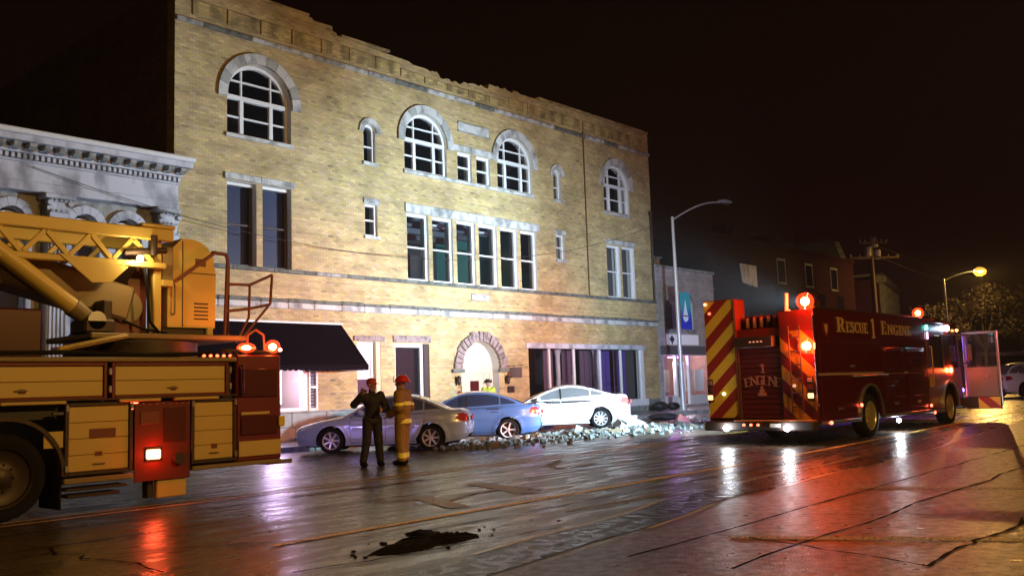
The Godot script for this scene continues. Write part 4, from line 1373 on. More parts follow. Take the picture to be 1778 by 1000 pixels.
func far_buildings() -> void:
	var T := thing("dark_brick_building", "dark brick building with a pale boarded window behind the low shop", "building")
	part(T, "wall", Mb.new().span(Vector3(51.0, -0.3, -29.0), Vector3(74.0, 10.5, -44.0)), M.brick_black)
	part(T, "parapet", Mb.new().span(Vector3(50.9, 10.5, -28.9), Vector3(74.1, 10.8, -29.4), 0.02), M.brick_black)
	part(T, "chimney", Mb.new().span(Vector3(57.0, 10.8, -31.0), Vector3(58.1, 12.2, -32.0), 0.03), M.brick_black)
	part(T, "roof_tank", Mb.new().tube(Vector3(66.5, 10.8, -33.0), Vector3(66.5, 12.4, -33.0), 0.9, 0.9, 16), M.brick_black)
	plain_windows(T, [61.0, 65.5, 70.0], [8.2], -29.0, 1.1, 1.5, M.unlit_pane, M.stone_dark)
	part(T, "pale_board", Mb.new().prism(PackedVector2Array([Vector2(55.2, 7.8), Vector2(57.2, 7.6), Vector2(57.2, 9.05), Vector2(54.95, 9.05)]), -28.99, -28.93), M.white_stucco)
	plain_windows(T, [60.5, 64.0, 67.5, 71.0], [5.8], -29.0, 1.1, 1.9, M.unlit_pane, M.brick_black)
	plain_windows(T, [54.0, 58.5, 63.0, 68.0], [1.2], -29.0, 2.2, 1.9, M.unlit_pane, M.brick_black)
	var G := thing("gabled_house", "dark house with pale bargeboards on its pointed gable, far down the street", "house", Vector3(92.6, 0, -38.0), 0.55)
	part(G, "wall", Mb.new().prism(PackedVector2Array([Vector2(-3.0, -0.3), Vector2(3.0, -0.3), Vector2(3.0, 13.2), Vector2(0, 15.0), Vector2(-3.0, 13.2)]), 0.0, -12.0), M.brick_black)
	var barge := Mb.new()
	barge.bar(Vector3(-3.3, 13.1, 0.15), Vector3(0, 15.15, 0.15), 0.5, 0.22)
	barge.bar(Vector3(0, 15.15, 0.15), Vector3(3.3, 13.1, 0.15), 0.5, 0.22)
	part(G, "bargeboard", barge, M.white_stucco)
	var rf := Mb.new()
	rf.bar(Vector3(-3.35, 13.15, -6.2), Vector3(0, 15.3, -6.2), 12.2, 0.12)
	rf.bar(Vector3(0, 15.3, -6.2), Vector3(3.35, 13.15, -6.2), 12.2, 0.12)
	part(G, "roof", rf, M.beam_dark)
	part(G, "chimney", Mb.new().span(Vector3(-0.5, 14.6, -3.0), Vector3(0.3, 16.3, -3.9), 0.03), M.brick_black)
	plain_windows(G, [-1.4, 1.4], [11.0, 7.6], 0.0, 1.1, 1.7, M.blind_blue, M.white_stucco)
	var K := thing("colonnaded_building", "long dim building with pale pilasters behind the tall utility pole", "building", Vector3(89.0, 0, -31.5), 0.25)
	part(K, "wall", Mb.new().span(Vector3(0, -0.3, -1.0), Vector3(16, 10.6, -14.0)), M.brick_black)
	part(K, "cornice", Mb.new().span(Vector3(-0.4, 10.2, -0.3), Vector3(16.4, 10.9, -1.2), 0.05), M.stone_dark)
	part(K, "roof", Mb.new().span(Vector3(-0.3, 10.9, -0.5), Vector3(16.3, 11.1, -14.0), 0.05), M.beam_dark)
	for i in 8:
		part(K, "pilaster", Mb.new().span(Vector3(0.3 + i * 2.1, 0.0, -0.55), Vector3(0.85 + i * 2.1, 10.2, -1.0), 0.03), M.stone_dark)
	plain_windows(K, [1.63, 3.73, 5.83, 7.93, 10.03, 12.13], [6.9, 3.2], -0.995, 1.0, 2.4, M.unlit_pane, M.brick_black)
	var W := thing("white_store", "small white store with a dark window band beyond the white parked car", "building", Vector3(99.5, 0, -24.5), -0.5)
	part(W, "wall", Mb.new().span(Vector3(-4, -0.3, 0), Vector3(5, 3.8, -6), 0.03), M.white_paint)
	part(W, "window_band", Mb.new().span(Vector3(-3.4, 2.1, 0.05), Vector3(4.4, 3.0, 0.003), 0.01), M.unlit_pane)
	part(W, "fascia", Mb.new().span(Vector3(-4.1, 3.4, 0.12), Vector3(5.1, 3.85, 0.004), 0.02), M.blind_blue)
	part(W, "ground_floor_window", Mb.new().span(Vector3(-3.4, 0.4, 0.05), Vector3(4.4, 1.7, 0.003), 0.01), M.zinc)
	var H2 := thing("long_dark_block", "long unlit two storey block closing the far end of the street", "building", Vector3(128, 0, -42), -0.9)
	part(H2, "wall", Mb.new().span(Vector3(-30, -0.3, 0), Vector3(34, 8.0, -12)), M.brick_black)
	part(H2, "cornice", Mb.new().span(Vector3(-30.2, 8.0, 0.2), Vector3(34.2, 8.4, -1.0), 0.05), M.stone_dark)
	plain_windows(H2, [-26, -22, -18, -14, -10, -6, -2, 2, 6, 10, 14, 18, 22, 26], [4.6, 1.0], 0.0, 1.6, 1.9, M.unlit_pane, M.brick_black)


# ============================================================ street furniture
func lamp_head(parent: Node, at: Vector3, dir: Vector3, lit: bool, energy := 0.0) -> void:
	var h := holder(parent, "lamp_head")
	var b := Mb.new()
	var basis := Basis(dir, Vector3.UP, dir.cross(Vector3.UP))
	b.xf = Transform3D(basis, at)
	b.sheet(12, 8, func(u: float, v: float) -> Vector3: return Vector3(-0.42 + 0.84 * u, 0.02 + 0.13 * sin(PI * v) * pow(sin(PI * (0.12 + 0.82 * u)), 0.6), 0.19 * cos(PI * v) * pow(sin(PI * (0.10 + 0.86 * u)), 0.5)), Vector3.UP)
	b.span(Vector3(-0.40, -0.01, -0.13), Vector3(0.38, 0.03, 0.13), 0.015)
	part(h, "housing", b, M.galvanised)
	var g := Mb.new()
	g.xf = Transform3D(basis, at)
	g.ball(Vector3(0.1, -0.03, 0), Vector3(0.2, 0.10, 0.13), 14, 8)
	part(h, "lamp_lens", g, glow(Color(1.0, 0.58, 0.16), 60.0) if lit else M.glass)
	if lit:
		var halo := Mb.new()
		halo.xf = Transform3D(basis, at)
		halo.ball(Vector3(0.1, -0.05, 0), Vector3(0.50, 0.36, 0.40), 16, 10)
		part(h, "halo_shell", halo, M.amber_halo)  # oversized glowing shell, added to paint a halo round the lamp
		omni(h, "sodium_lamp", at + dir * 0.1 + Vector3(0, -0.03, 0), SODIUM, energy, 0.10)


func lamp_post(at: Vector3, h: float, arm: Vector3, lit: bool, energy: float, label: String, banner := false) -> Node3D:
	var L := thing("street_lamp", label, "street lamp", at, 0.0, "")
	var b := Mb.new()
	b.tube(Vector3(0, 0, 0), Vector3(-0.12, h, 0.02), 0.11, 0.065, 14)
	part(L, "pole", b, M.galvanised)
	part(L, "base_plate", Mb.new().span(Vector3(-0.2, 0, -0.2), Vector3(0.2, 0.05, 0.2), 0.01).tube(Vector3(0, 0.05, 0), Vector3(0, 0.35, 0), 0.16, 0.13, 14), M.galvanised)
	var top := Vector3(-0.12, h - 0.15, 0.02)
	var pts := []
	for k in 9:
		var t := k / 8.0
		pts.append(top + Vector3(arm.x * t, arm.y * sin(t * PI / 2.0), arm.z * t))
	part(L, "arm", Mb.new().pipe(pts, 0.04, 10), M.galvanised)
	lamp_head(L, pts[8] + Vector3(arm.x, 0, arm.z).normalized() * 0.35 + Vector3(0, 0.02, 0), Vector3(arm.x, 0, arm.z).normalized(), lit, energy)
	return L


func street_lamps() -> void:
	M.amber_halo = glow(Color(1.0, 0.46, 0.05), 2.6)  # see-through amber glow of the painted lamp halo
	M.amber_halo.albedo_color = Color(0.5, 0.3, 0.05, 0.25)
	M.amber_halo.transparency = BaseMaterial3D.TRANSPARENCY_ALPHA
	M.amber_halo.roughness = 0.1
	var px := 36.95
	var pz := -22.75
	var g := gy(px, -22.3) + 0.14
	var L := lamp_post(Vector3(px + 0.05, g, pz), 8.95, Vector3(2.9, 1.05, 0.9), false, 0.0, "grey street lamp, unlit, carrying a blue banner before the low shop")
	var B := thing("street_banner", "blue and teal banner with a white drop shape hung from the grey lamp post", "banner", Vector3(px, 0, pz))
	var im := Image.create(128, 256, false, Image.FORMAT_RGB8)
	for y in 256:
		for x in 128:
			var c := Color(0.15, 0.62, 0.66).lerp(Color(0.12, 0.20, 0.75), smoothstep(90.0, 200.0, float(y)))
			var dx := (x - 62.0)
			var cy := 168.0
			var inside := false
			if y > cy:
				inside = dx * dx + (y - cy) * (y - cy) < 36.0 * 36.0
			elif y > 40:
				inside = absf(dx) < 36.0 * pow((y - 40.0) / (cy - 40.0), 1.1)
			if inside:
				c = Color(0.86, 0.93, 0.95)
			if absf(y - 163.0) < 5.0 and absf(dx) < 34.0:
				c = Color(0.55, 0.16, 0.30)
			im.set_pixel(x, y, c)
	var bm := StandardMaterial3D.new()
	bm.albedo_texture = ImageTexture.create_from_image(im)
	bm.roughness = 0.7
	var st := SurfaceTool.new()
	st.begin(Mesh.PRIMITIVE_TRIANGLES)
	for i in 8:
		for j in 10:
			for w in [[0, 0], [1, 0], [1, 1], [0, 0], [1, 1], [0, 1]]:
				var u: float = (i + w[0]) / 8.0
				var v: float = (j + w[1]) / 10.0
				st.set_uv(Vector2(u, v))
				st.set_normal(Vector3(0, 0, 1))
				st.add_vertex(Vector3(0.22 + u * 0.98, 5.62 - v * 1.72, 0.03 * sin(u * 5.0 + v * 2.0)))
	var bo := MeshInstance3D.new()
	bo.name = "cloth"
	bo.mesh = st.commit()
	bo.material_override = bm
	B.add_child(bo)
	part(B, "banner_rod", Mb.new().tube(Vector3(0.0, 5.64, 0), Vector3(1.25, 5.64, 0), 0.02).tube(Vector3(0.0, 3.88, 0), Vector3(1.25, 3.88, 0), 0.02), M.zinc)
	lamp_post(Vector3(75.8, gy(75, -22) + 0.1, -22.7), 8.6, Vector3(2.6, 0.75, 1.6), true, 260.0, "lit orange street lamp far down the street beside the trees")
	# lamps of the same row on this side of the street, above and behind the photographer
	lamp_post(Vector3(13.0, 0.14, 6.8), 8.9, Vector3(-0.6, 0.8, -2.6), true, 330.0, "lit orange street lamp on this side of the street opposite the parked cars")
	lamp_post(Vector3(-7.0, 0.14, 6.8), 8.9, Vector3(0.4, 0.8, -2.6), true, 60.0, "lit orange street lamp on this side of the street opposite the ladder truck")


func utility_pole() -> void:
	var U := thing("utility_pole", "tall wooden utility pole with crossarms and transformers far down the street", "utility pole", Vector3(75.5, 0, -28.0))
	part(U, "pole", Mb.new().tube(Vector3(0, 0, 0), Vector3(-0.1, 12.9, 0), 0.24, 0.15, 12), M.wood_pole)
	for q in [[11.0, 2.1], [12.2, 1.2]]:
		part(U, "crossarm", Mb.new().bar(Vector3(-q[1] * 0.7, q[0], -q[1] * 0.7 + 0.2), Vector3(q[1] * 0.7, q[0], q[1] * 0.7 + 0.2), 0.12, 0.16, 0.01), M.wood_pole)
		for s in [-0.65, -0.4, 0.4, 0.65]:
			part(U, "insulator", Mb.new().lathe([Vector2(0, 0), Vector2(0.06, 0.02), Vector2(0.07, 0.1), Vector2(0.03, 0.2), Vector2(0, 0.2)], 8, Transform3D(Basis.IDENTITY, Vector3(s * q[1], q[0] + 0.08, s * q[1] + 0.2))), M.stone)
	for q in [[0.45, 11.3, 0.3], [-0.5, 11.5, -0.1], [0.5, 12.3, 0.1]]:
		part(U, "transformer", Mb.new().lathe([Vector2(0, 0), Vector2(0.26, 0.0), Vector2(0.28, 0.05), Vector2(0.28, 0.7), Vector2(0.22, 0.78), Vector2(0, 0.8)], 12, Transform3D(Basis.IDENTITY, Vector3(q[0], q[1] - 0.4, q[2]))), M.zinc)


func trees() -> void:
	var spots := [[86.0, -22.9, 8.6, 2.7, "bushy street tree in orange lamp light, beside the lit street lamp"], [90.5, -20.8, 9.0, 2.9, "broad street tree in orange lamp light, above the white car"], [82.0, -25.2, 7.4, 2.2, "small dark street tree before the pale pilasters"]]
	for i in spots.size():
		var s: Array = spots[i]
		var rng := RandomNumberGenerator.new()
		rng.seed = 400 + i
		var T := thing("street_tree", s[4], "tree", Vector3(s[0], 0.1, s[1]))
		var tr := Mb.new()
		tr.tube(Vector3.ZERO, Vector3(0.1, s[2] * 0.38, 0), 0.2, 0.13, 10)
		var tips := []
		for k in 9:
			var a := TAU * k / 9.0 + rng.randf()
			var tip := Vector3(cos(a) * s[3] * rng.randf_range(0.4, 0.8), s[2] * rng.randf_range(0.55, 0.92), sin(a) * s[3] * rng.randf_range(0.4, 0.8))
			tr.tube(Vector3(0.1, s[2] * rng.randf_range(0.28, 0.38), 0), tip, 0.09, 0.02, 6)
			tips.append(tip)
		part(T, "trunk", tr, M.bark)
		var cr := Mb.new()
		for k in 2600:
			var tip: Vector3 = tips[rng.randi() % tips.size()]
			var p: Vector3 = tip + Vector3(rng.randfn(0, 1), rng.randfn(0, 0.75), rng.randfn(0, 1)) * s[3] * 0.24
			var d := Vector3(rng.randfn(), rng.randfn(), rng.randfn()).normalized() * rng.randf_range(0.10, 0.2)
			var e := d.cross(Vector3(rng.randfn(), rng.randfn(), rng.randfn())).normalized() * d.length() * 0.6
			cr.face([p - d, p + e, p + d, p - e], p - Vector3.UP)
		part(T, "crown", cr, M.leaf)


func cables() -> void:
	var runs := [
		[Vector3(9.3, 7.5, -24.6), Vector3(37.0, 9.1, -22.75), 2.2, "black overhead cable sagging from the white cornice past the brick front"],
		[Vector3(38.4, 9.0, -24.9), Vector3(37.0, 9.0, -22.75), 0.06, "short cable from the brick building's corner to the grey lamp post"],
		[Vector3(75.5, 12.2, -28.0), Vector3(140, 12.5, -25.0), 1.6, "upper power line running on from the utility pole"],
		[Vector3(75.5, 11.0, -27.4), Vector3(140, 11.2, -24.0), 1.8, "lower power line running on from the utility pole"],
	]
	for q in runs:
		var pts := []
		for k in 33:
			var t := k / 32.0
			pts.append(q[0].lerp(q[1], t) - Vector3(0, q[2] * 4.0 * t * (1.0 - t), 0))
		var o := part(self, "overhead_cable", Mb.new().pipe(pts, 0.010 if q[0].x < 70.0 else 0.03, 5), M.black)
		tag(o, q[3], "cable")


# ============================================================ parked cars
# A car is built from its side view: x runs backwards from the nose (nose at -x), y up, the body's half width a smooth function of both.
class CarShape:
	var length := 4.85
	var half := 0.91
	var front_axle := -1.42
	var rear_axle := 1.40
	var wheel_r := 0.335
	var top := []      # nose, bonnet, belt line, boot, tail: the upper edge of the lower body
	var glass := []    # greenhouse outline: cowl, roof, boot
	var belt := 0.95

	func y_top(x: float) -> float:
		for i in top.size() - 1:
			if x <= top[i + 1].x:
				return lerpf(top[i].y, top[i + 1].y, clampf((x - top[i].x) / maxf(1e-4, top[i + 1].x - top[i].x), 0, 1))
		return top[-1].y

	func w(x: float, y: float) -> float:
		var e := maxf(0.0, absf(x) - length * 0.30) / (length * 0.20)
		var plan := 1.0 - 0.24 * pow(e, 2.6)
		var v := half * plan
		v -= 0.055 * pow(maxf(0.0, y - 0.58) / 0.42, 1.6)
		v -= 0.06 * pow(maxf(0.0, 0.42 - y) / 0.22, 1.5)
		v += 0.012 * exp(-pow((y - 0.70) / 0.05, 2.0))
		for a in [front_axle, rear_axle]:
			var d := Vector2(x - a, y - wheel_r).length()
			v += 0.022 * exp(-pow((d - wheel_r - 0.06) / 0.07, 2.0))
		var t := y_top(x) - y
		var r := 0.13
		if t < r:
			var q := clampf((r - t) / r, 0.0, 1.0)
			v -= 0.10 * (1.0 - sqrt(maxf(0.0, 1.0 - q * q)))
		return v

	func wg(x: float, y: float) -> float:   # half width of the greenhouse
		return w(x, minf(y, belt)) * (0.985 if absf(x) < 1.6 else 0.96) - 0.03 - 0.30 * maxf(0.0, y - belt) - 0.12 * pow(maxf(0.0, (y - belt) / 0.5), 3.0)


func field_patch(poly: PackedVector2Array, f: Callable, off: float, side: float, cell := 0.09) -> Mb:
	var outline := PackedVector2Array()
	for i in poly.size():
		var a := poly[i]
		var c := poly[(i + 1) % poly.size()]
		var n := maxi(1, int(a.distance_to(c) / cell))
		for k in n:
			outline.append(a.lerp(c, float(k) / n))
	var pts := PackedVector2Array(outline)
	var lo := outline[0]
	var hi := outline[0]
	for p in outline:
		lo = lo.min(p)
		hi = hi.max(p)
	var y := lo.y + cell * 0.5
	var row := 0
	while y < hi.y:
		var x := lo.x + cell * (0.5 if row % 2 else 0.1)
		while x < hi.x:
			var p := Vector2(x, y)
			if Geometry2D.is_point_in_polygon(p, outline):
				var ok := true
				for q in outline:
					if q.distance_squared_to(p) < cell * cell * 0.2:
						ok = false
						break
				if ok:
					pts.append(p)
			x += cell
		y += cell * 0.8
		row += 1
	var t := Geometry2D.triangulate_delaunay(pts)
	var b := Mb.new()
	var P := func(p: Vector2) -> Vector3: return Vector3(p.x, p.y, side * (f.call(p.x, p.y) + off))
	var N := func(p: Vector2) -> Vector3:
		var h := 0.01
		return Vector3(-(f.call(p.x + h, p.y) - f.call(p.x - h, p.y)) / (2 * h), -(f.call(p.x, p.y + h) - f.call(p.x, p.y - h)) / (2 * h), side).normalized() if side > 0 else Vector3(-(f.call(p.x + h, p.y) - f.call(p.x - h, p.y)) / (2 * h), -(f.call(p.x, p.y + h) - f.call(p.x, p.y - h)) / (2 * h), -1).normalized()
	for i in range(0, t.size(), 3):
		var m := (pts[t[i]] + pts[t[i + 1]] + pts[t[i + 2]]) / 3.0
		if Geometry2D.is_point_in_polygon(m, outline):
			b.tri(P.call(pts[t[i]]), P.call(pts[t[i + 1]]), P.call(pts[t[i + 2]]), N.call(pts[t[i]]), N.call(pts[t[i + 1]]), N.call(pts[t[i + 2]]))
	return b


func mirror_z(b: Mb) -> Mb:
	var o := Mb.new()
	for i in range(0, b.v.size(), 3):
		var f := Vector3(1, 1, -1)
		o.tri(b.v[i] * f, b.v[i + 1] * f, b.v[i + 2] * f, b.n[i] * f, b.n[i + 1] * f, b.n[i + 2] * f)
	return o


func across(line: Array, f: Callable, crown: float, bulge: float, off := 0.0, n := 8) -> Mb:   # the skin between the two sides along an outline
	var b := Mb.new()
	var rows := []
	for i in line.size():
		var t: Vector2 = (line[mini(i + 1, line.size() - 1)] - line[maxi(i - 1, 0)]).normalized()
		var nn := Vector2(-t.y, t.x)
		if nn.y < 0.0 and absf(nn.y) > 0.3:
			nn = -nn
		var row := []
		var hw: float = f.call(line[i].x, line[i].y)
		for k in n + 1:
			var s := -1.0 + 2.0 * k / n
			var lift := (1.0 - s * s)
			var out := Vector2(nn.x * bulge, absf(nn.y) * crown)
			if line[i].x < 0.0:
				out.x = -absf(out.x)
			else:
				out.x = absf(out.x)
			row.append(Vector3(line[i].x + out.x * lift, line[i].y + (out.y * lift) + off, hw * s))
		rows.append(row)
	var mid := Vector3(0, 0.5, 0)
	var N := []
	for i in rows.size():
		var r := []
		for k in n + 1:
			var du: Vector3 = rows[mini(i + 1, rows.size() - 1)][k] - rows[maxi(i - 1, 0)][k]
			var dv: Vector3 = rows[i][mini(k + 1, n)] - rows[i][maxi(k - 1, 0)]
			var g := du.cross(dv).normalized()
			if g.dot(rows[i][k] - mid) < 0.0:
				g = -g
			r.append(g)
		N.append(r)
	for i in rows.size() - 1:
		for k in n:
			b.tri(rows[i][k], rows[i + 1][k], rows[i + 1][k + 1], N[i][k], N[i + 1][k], N[i + 1][k + 1])
			b.tri(rows[i][k], rows[i + 1][k + 1], rows[i][k + 1], N[i][k], N[i + 1][k + 1], N[i][k + 1])
	return b


func dense(line: Array, step := 0.08) -> Array:
	var out := []
	for i in line.size() - 1:
		var n := maxi(1, int(line[i].distance_to(line[i + 1]) / step))
		for k in n:
			out.append(line[i].lerp(line[i + 1], float(k) / n))
	out.append(line[-1])
	return out


func curve(p: Array, n := 5) -> Array:   # a smooth line through points
	var out := []
	for i in p.size() - 1:
		var a: Vector2 = p[maxi(i - 1, 0)]
		var d: Vector2 = p[mini(i + 2, p.size() - 1)]
		for k in n:
			out.append(p[i].cubic_interpolate(p[i + 1], a, d, float(k) / n))
	out.append(p[-1])
	return out


func wheel(parent: Node, at: Vector3, r: float, width: float, side: float, spokes: int, rim_m: Material, style := 0) -> void:
	var w := holder(parent, "wheel", at)
	var turn := Basis(Vector3(1, 0, 0), PI / 2.0 * side)   # local y looks outwards
	var X := Transform3D(turn, Vector3.ZERO)
	var h := width / 2.0
	var ri := r * 0.68
	part(w, "tyre", Mb.new().lathe([Vector2(ri, -h), Vector2(r * 0.93, -h), Vector2(r * 0.99, -h * 0.7), Vector2(r, 0), Vector2(r * 0.99, h * 0.7), Vector2(r * 0.93, h), Vector2(r * 0.8, h * 1.04), Vector2(ri, h * 0.96)], 32, X), M.rubber)
	var b := Mb.new()
	b.lathe([Vector2(ri * 1.01, h * 0.95), Vector2(ri * 0.96, h * 0.90), Vector2(ri * 0.90, h * 0.62), Vector2(ri * 0.88, -h * 0.6)], 32, X)
	b.xf = X
	if style == 0:
		for k in spokes:
			var a := TAU * k / spokes
			var d := Vector3(cos(a), 0, sin(a))
			var e := Vector3(cos(a + 0.12), 0, sin(a + 0.12))
			b.bar(d * ri * 0.12 + Vector3(0, h * 0.52, 0), d * ri * 0.93 + Vector3(0, h * 0.74, 0), ri * 0.20, h * 0.22, 0.006)
		b.lathe([Vector2(0, h * 0.72), Vector2(ri * 0.17, h * 0.70), Vector2(ri * 0.24, h * 0.5)], 16)
	else:   # a truck's dished wheel with hand holes and nuts
		b.lathe([Vector2(0, h * 0.9), Vector2(ri * 0.26, h * 0.88), Vector2(ri * 0.30, h * 0.55), Vector2(ri * 0.62, h * 0.42), Vector2(ri * 0.90, h * 0.8)], 28)
		for k in 10:
			var a := TAU * k / 10.0
			b.tube(Vector3(cos(a) * ri * 0.46, h * 0.45, sin(a) * ri * 0.46), Vector3(cos(a) * ri * 0.46, h * 0.62, sin(a) * ri * 0.46), ri * 0.045, ri * 0.04, 6)
	part(w, "rim", b, rim_m)
	var dk := Mb.new()
	dk.xf = X
	if style == 0:
		dk.lathe([Vector2(0, h * 0.12), Vector2(ri * 0.9, h * 0.12), Vector2(ri * 0.9, h * 0.10)], 24)
		part(w, "brake_disc", dk, M.iron)


func sedan(called: String, label: String, at: Vector3, turn: float, tilt: float, paint: Material, C: CarShape, spokes: int, rim: Material, lamp: Material, lift := 0.0) -> Node3D:
	var T := thing(called, label, "car", at + Vector3(0, lift, 0), turn)
	T.rotation.z = tilt
	var sill := 0.20
	# --- lower side
	var side := PackedVector2Array()
	var nose_x: float = C.top[0].x
	var tail_x: float = C.top[-1].x
	side.append(Vector2(nose_x + 0.06, 0.24))
	for ax in [C.front_axle, C.rear_axle]:
		var R := C.wheel_r + 0.055
		var a0 := asin(clampf((C.wheel_r - sill) / R, -1, 1))
		for k in 15:
			var a := PI + a0 - (PI + 2.0 * a0) * k / 14.0
			side.append(Vector2(ax + cos(a) * R, C.wheel_r + sin(a) * R))
	side.append(Vector2(tail_x - 0.10, 0.27))
	var up := curve(C.top, 4)
	var rev := up.duplicate()
	rev.reverse()
	for p in rev:
		side.append(p)
	var fw := C.w
	var s1 := field_patch(side, fw, 0.0, 1.0, 0.08)
	var body := Mb.new()
	body.v.append_array(s1.v)
	body.n.append_array(s1.n)
	var s2 := mirror_z(s1)
	body.v.append_array(s2.v)
	body.n.append_array(s2.n)
	var ring := [Vector2(nose_x + 0.06, 0.24)]
	ring.append_array(up)
	ring.append(Vector2(tail_x - 0.10, 0.27))
	var skin := across(dense(ring, 0.05), fw, 0.035, 0.10)
	body.v.append_array(skin.v)
	body.n.append_array(skin.n)
	part(T, "body", body, paint)
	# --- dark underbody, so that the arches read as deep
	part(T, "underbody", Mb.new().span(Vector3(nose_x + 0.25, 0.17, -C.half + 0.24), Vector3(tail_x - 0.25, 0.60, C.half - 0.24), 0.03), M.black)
	part(T, "bumper_sill", Mb.new().span(Vector3(C.front_axle + 0.42, 0.17, -C.half + 0.05), Vector3(C.rear_axle - 0.42, 0.225, C.half - 0.05), 0.02), M.black)
	# --- greenhouse: roof skin, screens, side glass and pillars
	var gl := curve(C.glass, 5)
	var fg := C.wg
	var gp := PackedVector2Array(gl)
	var g1 := field_patch(gp, fg, 0.0, 1.0, 0.07)
	# side windows stand a little proud of the pillars
	var shell := Mb.new()
	shell.v.append_array(g1.v)
	shell.n.append_array(g1.n)
	var g2 := mirror_z(g1)
	shell.v.append_array(g2.v)
	shell.n.append_array(g2.n)
	var apex := 0
	for i in gl.size():
		if gl[i].y > gl[apex].y:
			apex = i
	var ymax: float = gl[apex].y
	var front := []
	var roof := []
	var back := []
	for i in gl.size():
		var low: bool = gl[i].y < ymax - 0.085
		if low and i < apex:
			front.append(gl[i])
		elif low:
			back.append(gl[i])
		else:
			roof.append(gl[i])
	front.append(roof[0])
	back.push_front(roof[-1])
	var rs := across(dense(roof, 0.1), fg, 0.05, 0.0)
	shell.v.append_array(rs.v)
	shell.n.append_array(rs.n)
	part(T, "roof", shell, paint)
	part(T, "windscreen", across(dense(front, 0.1), fg, 0.04, 0.08), M.car_glass)
	part(T, "rear_window", across(dense(back, 0.1), fg, 0.04, 0.08), M.car_glass)
	# side glass: an inset copy of the outline, split by the centre pillar
	var cx := (C.front_axle + C.rear_axle) / 2.0 + 0.12
	var inset := Geometry2D.offset_polygon(gp, -0.055)
	var pane_poly: PackedVector2Array = inset[0]
	for cut in [[nose_x, cx - 0.035, "side_window"], [cx + 0.035, cx + 0.98, "side_window"], [cx + 1.02, tail_x, "quarter_window"]]:
		for q in Geometry2D.intersect_polygons(pane_poly, rect_poly(cut[0], cut[1], C.belt + 0.02, 3.0)):
			if q.size() < 3:
				continue
			var p1 := field_patch(q, fg, 0.006, 1.0, 0.09)
			part(T, cut[2], p1, M.car_glass_side)
			part(T, cut[2], mirror_z(p1), M.car_glass_side)
	part(T, "pillar_trim", field_patch(rect_poly(cx - 0.033, cx + 0.033, C.belt + 0.03, ymax - 0.07), fg, 0.004, 1.0, 0.1), M.black)
	# --- doors, with dark gaps round them and a handle on each
	var sill_y := 0.27
	var dx0 := C.front_axle + 0.50
	var dx1 := C.rear_axle - 0.16
	for d in [[dx0, cx - 0.006], [cx + 0.006, dx1]]:
		var poly := PackedVector2Array([Vector2(d[0] + 0.02, sill_y), Vector2(d[1], sill_y), Vector2(d[1], C.belt - 0.01), Vector2(d[0], C.belt - 0.03)])
		if d[1] == dx1:
			poly = PackedVector2Array([Vector2(d[0], sill_y), Vector2(d[1] - 0.26, sill_y), Vector2(d[1] - 0.12, 0.50), Vector2(d[1], 0.78), Vector2(d[1], C.belt - 0.01), Vector2(d[0], C.belt - 0.01)])
		var grown: PackedVector2Array = Geometry2D.offset_polygon(poly, 0.011)[0]
		for sd in [1.0, -1.0]:
			var door := holder(T, "door")
			var gap := field_patch(grown, fw, 0.0025, 1.0, 0.1)
			var leaf := field_patch(poly, fw, 0.006, 1.0, 0.1)
			part(door, "door_gap", gap if sd > 0 else mirror_z(gap), M.black)
			part(door, "door_panel", leaf if sd > 0 else mirror_z(leaf), paint)
			var hx: float = d[1] - 0.20
			part(door, "handle", Mb.new().box(Vector3(hx, C.belt - 0.11, sd * (C.w(hx, C.belt - 0.11) + 0.02)), Vector3(0.20, 0.035, 0.03), 0.012), paint)
	# --- mirrors, lamps, plate
	for sd in [1.0, -1.0]:
		var mx := C.front_axle + 0.78
		part(T, "mirror", Mb.new().ball(Vector3(mx, C.belt + 0.06, sd * (C.w(mx, C.belt) + 0.08)), Vector3(0.09, 0.075, 0.11), 12, 8), paint)
	var hl := PackedVector2Array([Vector2(nose_x + 0.10, 0.60), Vector2(nose_x + 0.36, 0.66), Vector2(nose_x + 0.52, 0.745), Vector2(nose_x + 0.30, 0.725), Vector2(nose_x + 0.11, 0.67)])
	var h1 := field_patch(hl, fw, 0.008, 1.0, 0.06)
	part(T, "headlight", h1, M.lamp_clear)
	part(T, "headlight", mirror_z(h1), M.lamp_clear)
	var ty := C.y_top(tail_x - 0.12)
	var tl := PackedVector2Array([Vector2(tail_x - 0.34, ty - 0.20), Vector2(tail_x - 0.03, ty - 0.30), Vector2(tail_x - 0.02, ty - 0.10), Vector2(tail_x - 0.12, ty - 0.045), Vector2(tail_x - 0.26, ty - 0.06)])
	var t1 := field_patch(tl, fw, 0.009, 1.0, 0.06)
	part(T, "tail_light", t1, lamp)
	part(T, "tail_light", mirror_z(t1), lamp)
	part(T, "tail_lamp_panel", Mb.new().box(Vector3(tail_x + 0.070, ty - 0.19, 0.50), Vector3(0.05, 0.13, 0.24), 0.02), lamp)
	part(T, "tail_lamp_panel", Mb.new().box(Vector3(tail_x + 0.070, ty - 0.19, -0.50), Vector3(0.05, 0.13, 0.24), 0.02), lamp)
	part(T, "number_plate", Mb.new().box(Vector3(tail_x + 0.10, ty - 0.36, 0), Vector3(0.02, 0.13, 0.36), 0.005), M.white_paint)
	part(T, "bumper_strip", Mb.new().box(Vector3(tail_x + 0.02, 0.36, 0), Vector3(0.12, 0.10, 1.2), 0.03), M.black)
	# --- wheels and seats
	for ax in [C.front_axle, C.rear_axle]:
		for sd in [1.0, -1.0]:
			wheel(T, Vector3(ax, C.wheel_r, sd * (C.half - 0.125)), C.wheel_r, 0.215, sd, spokes, rim)
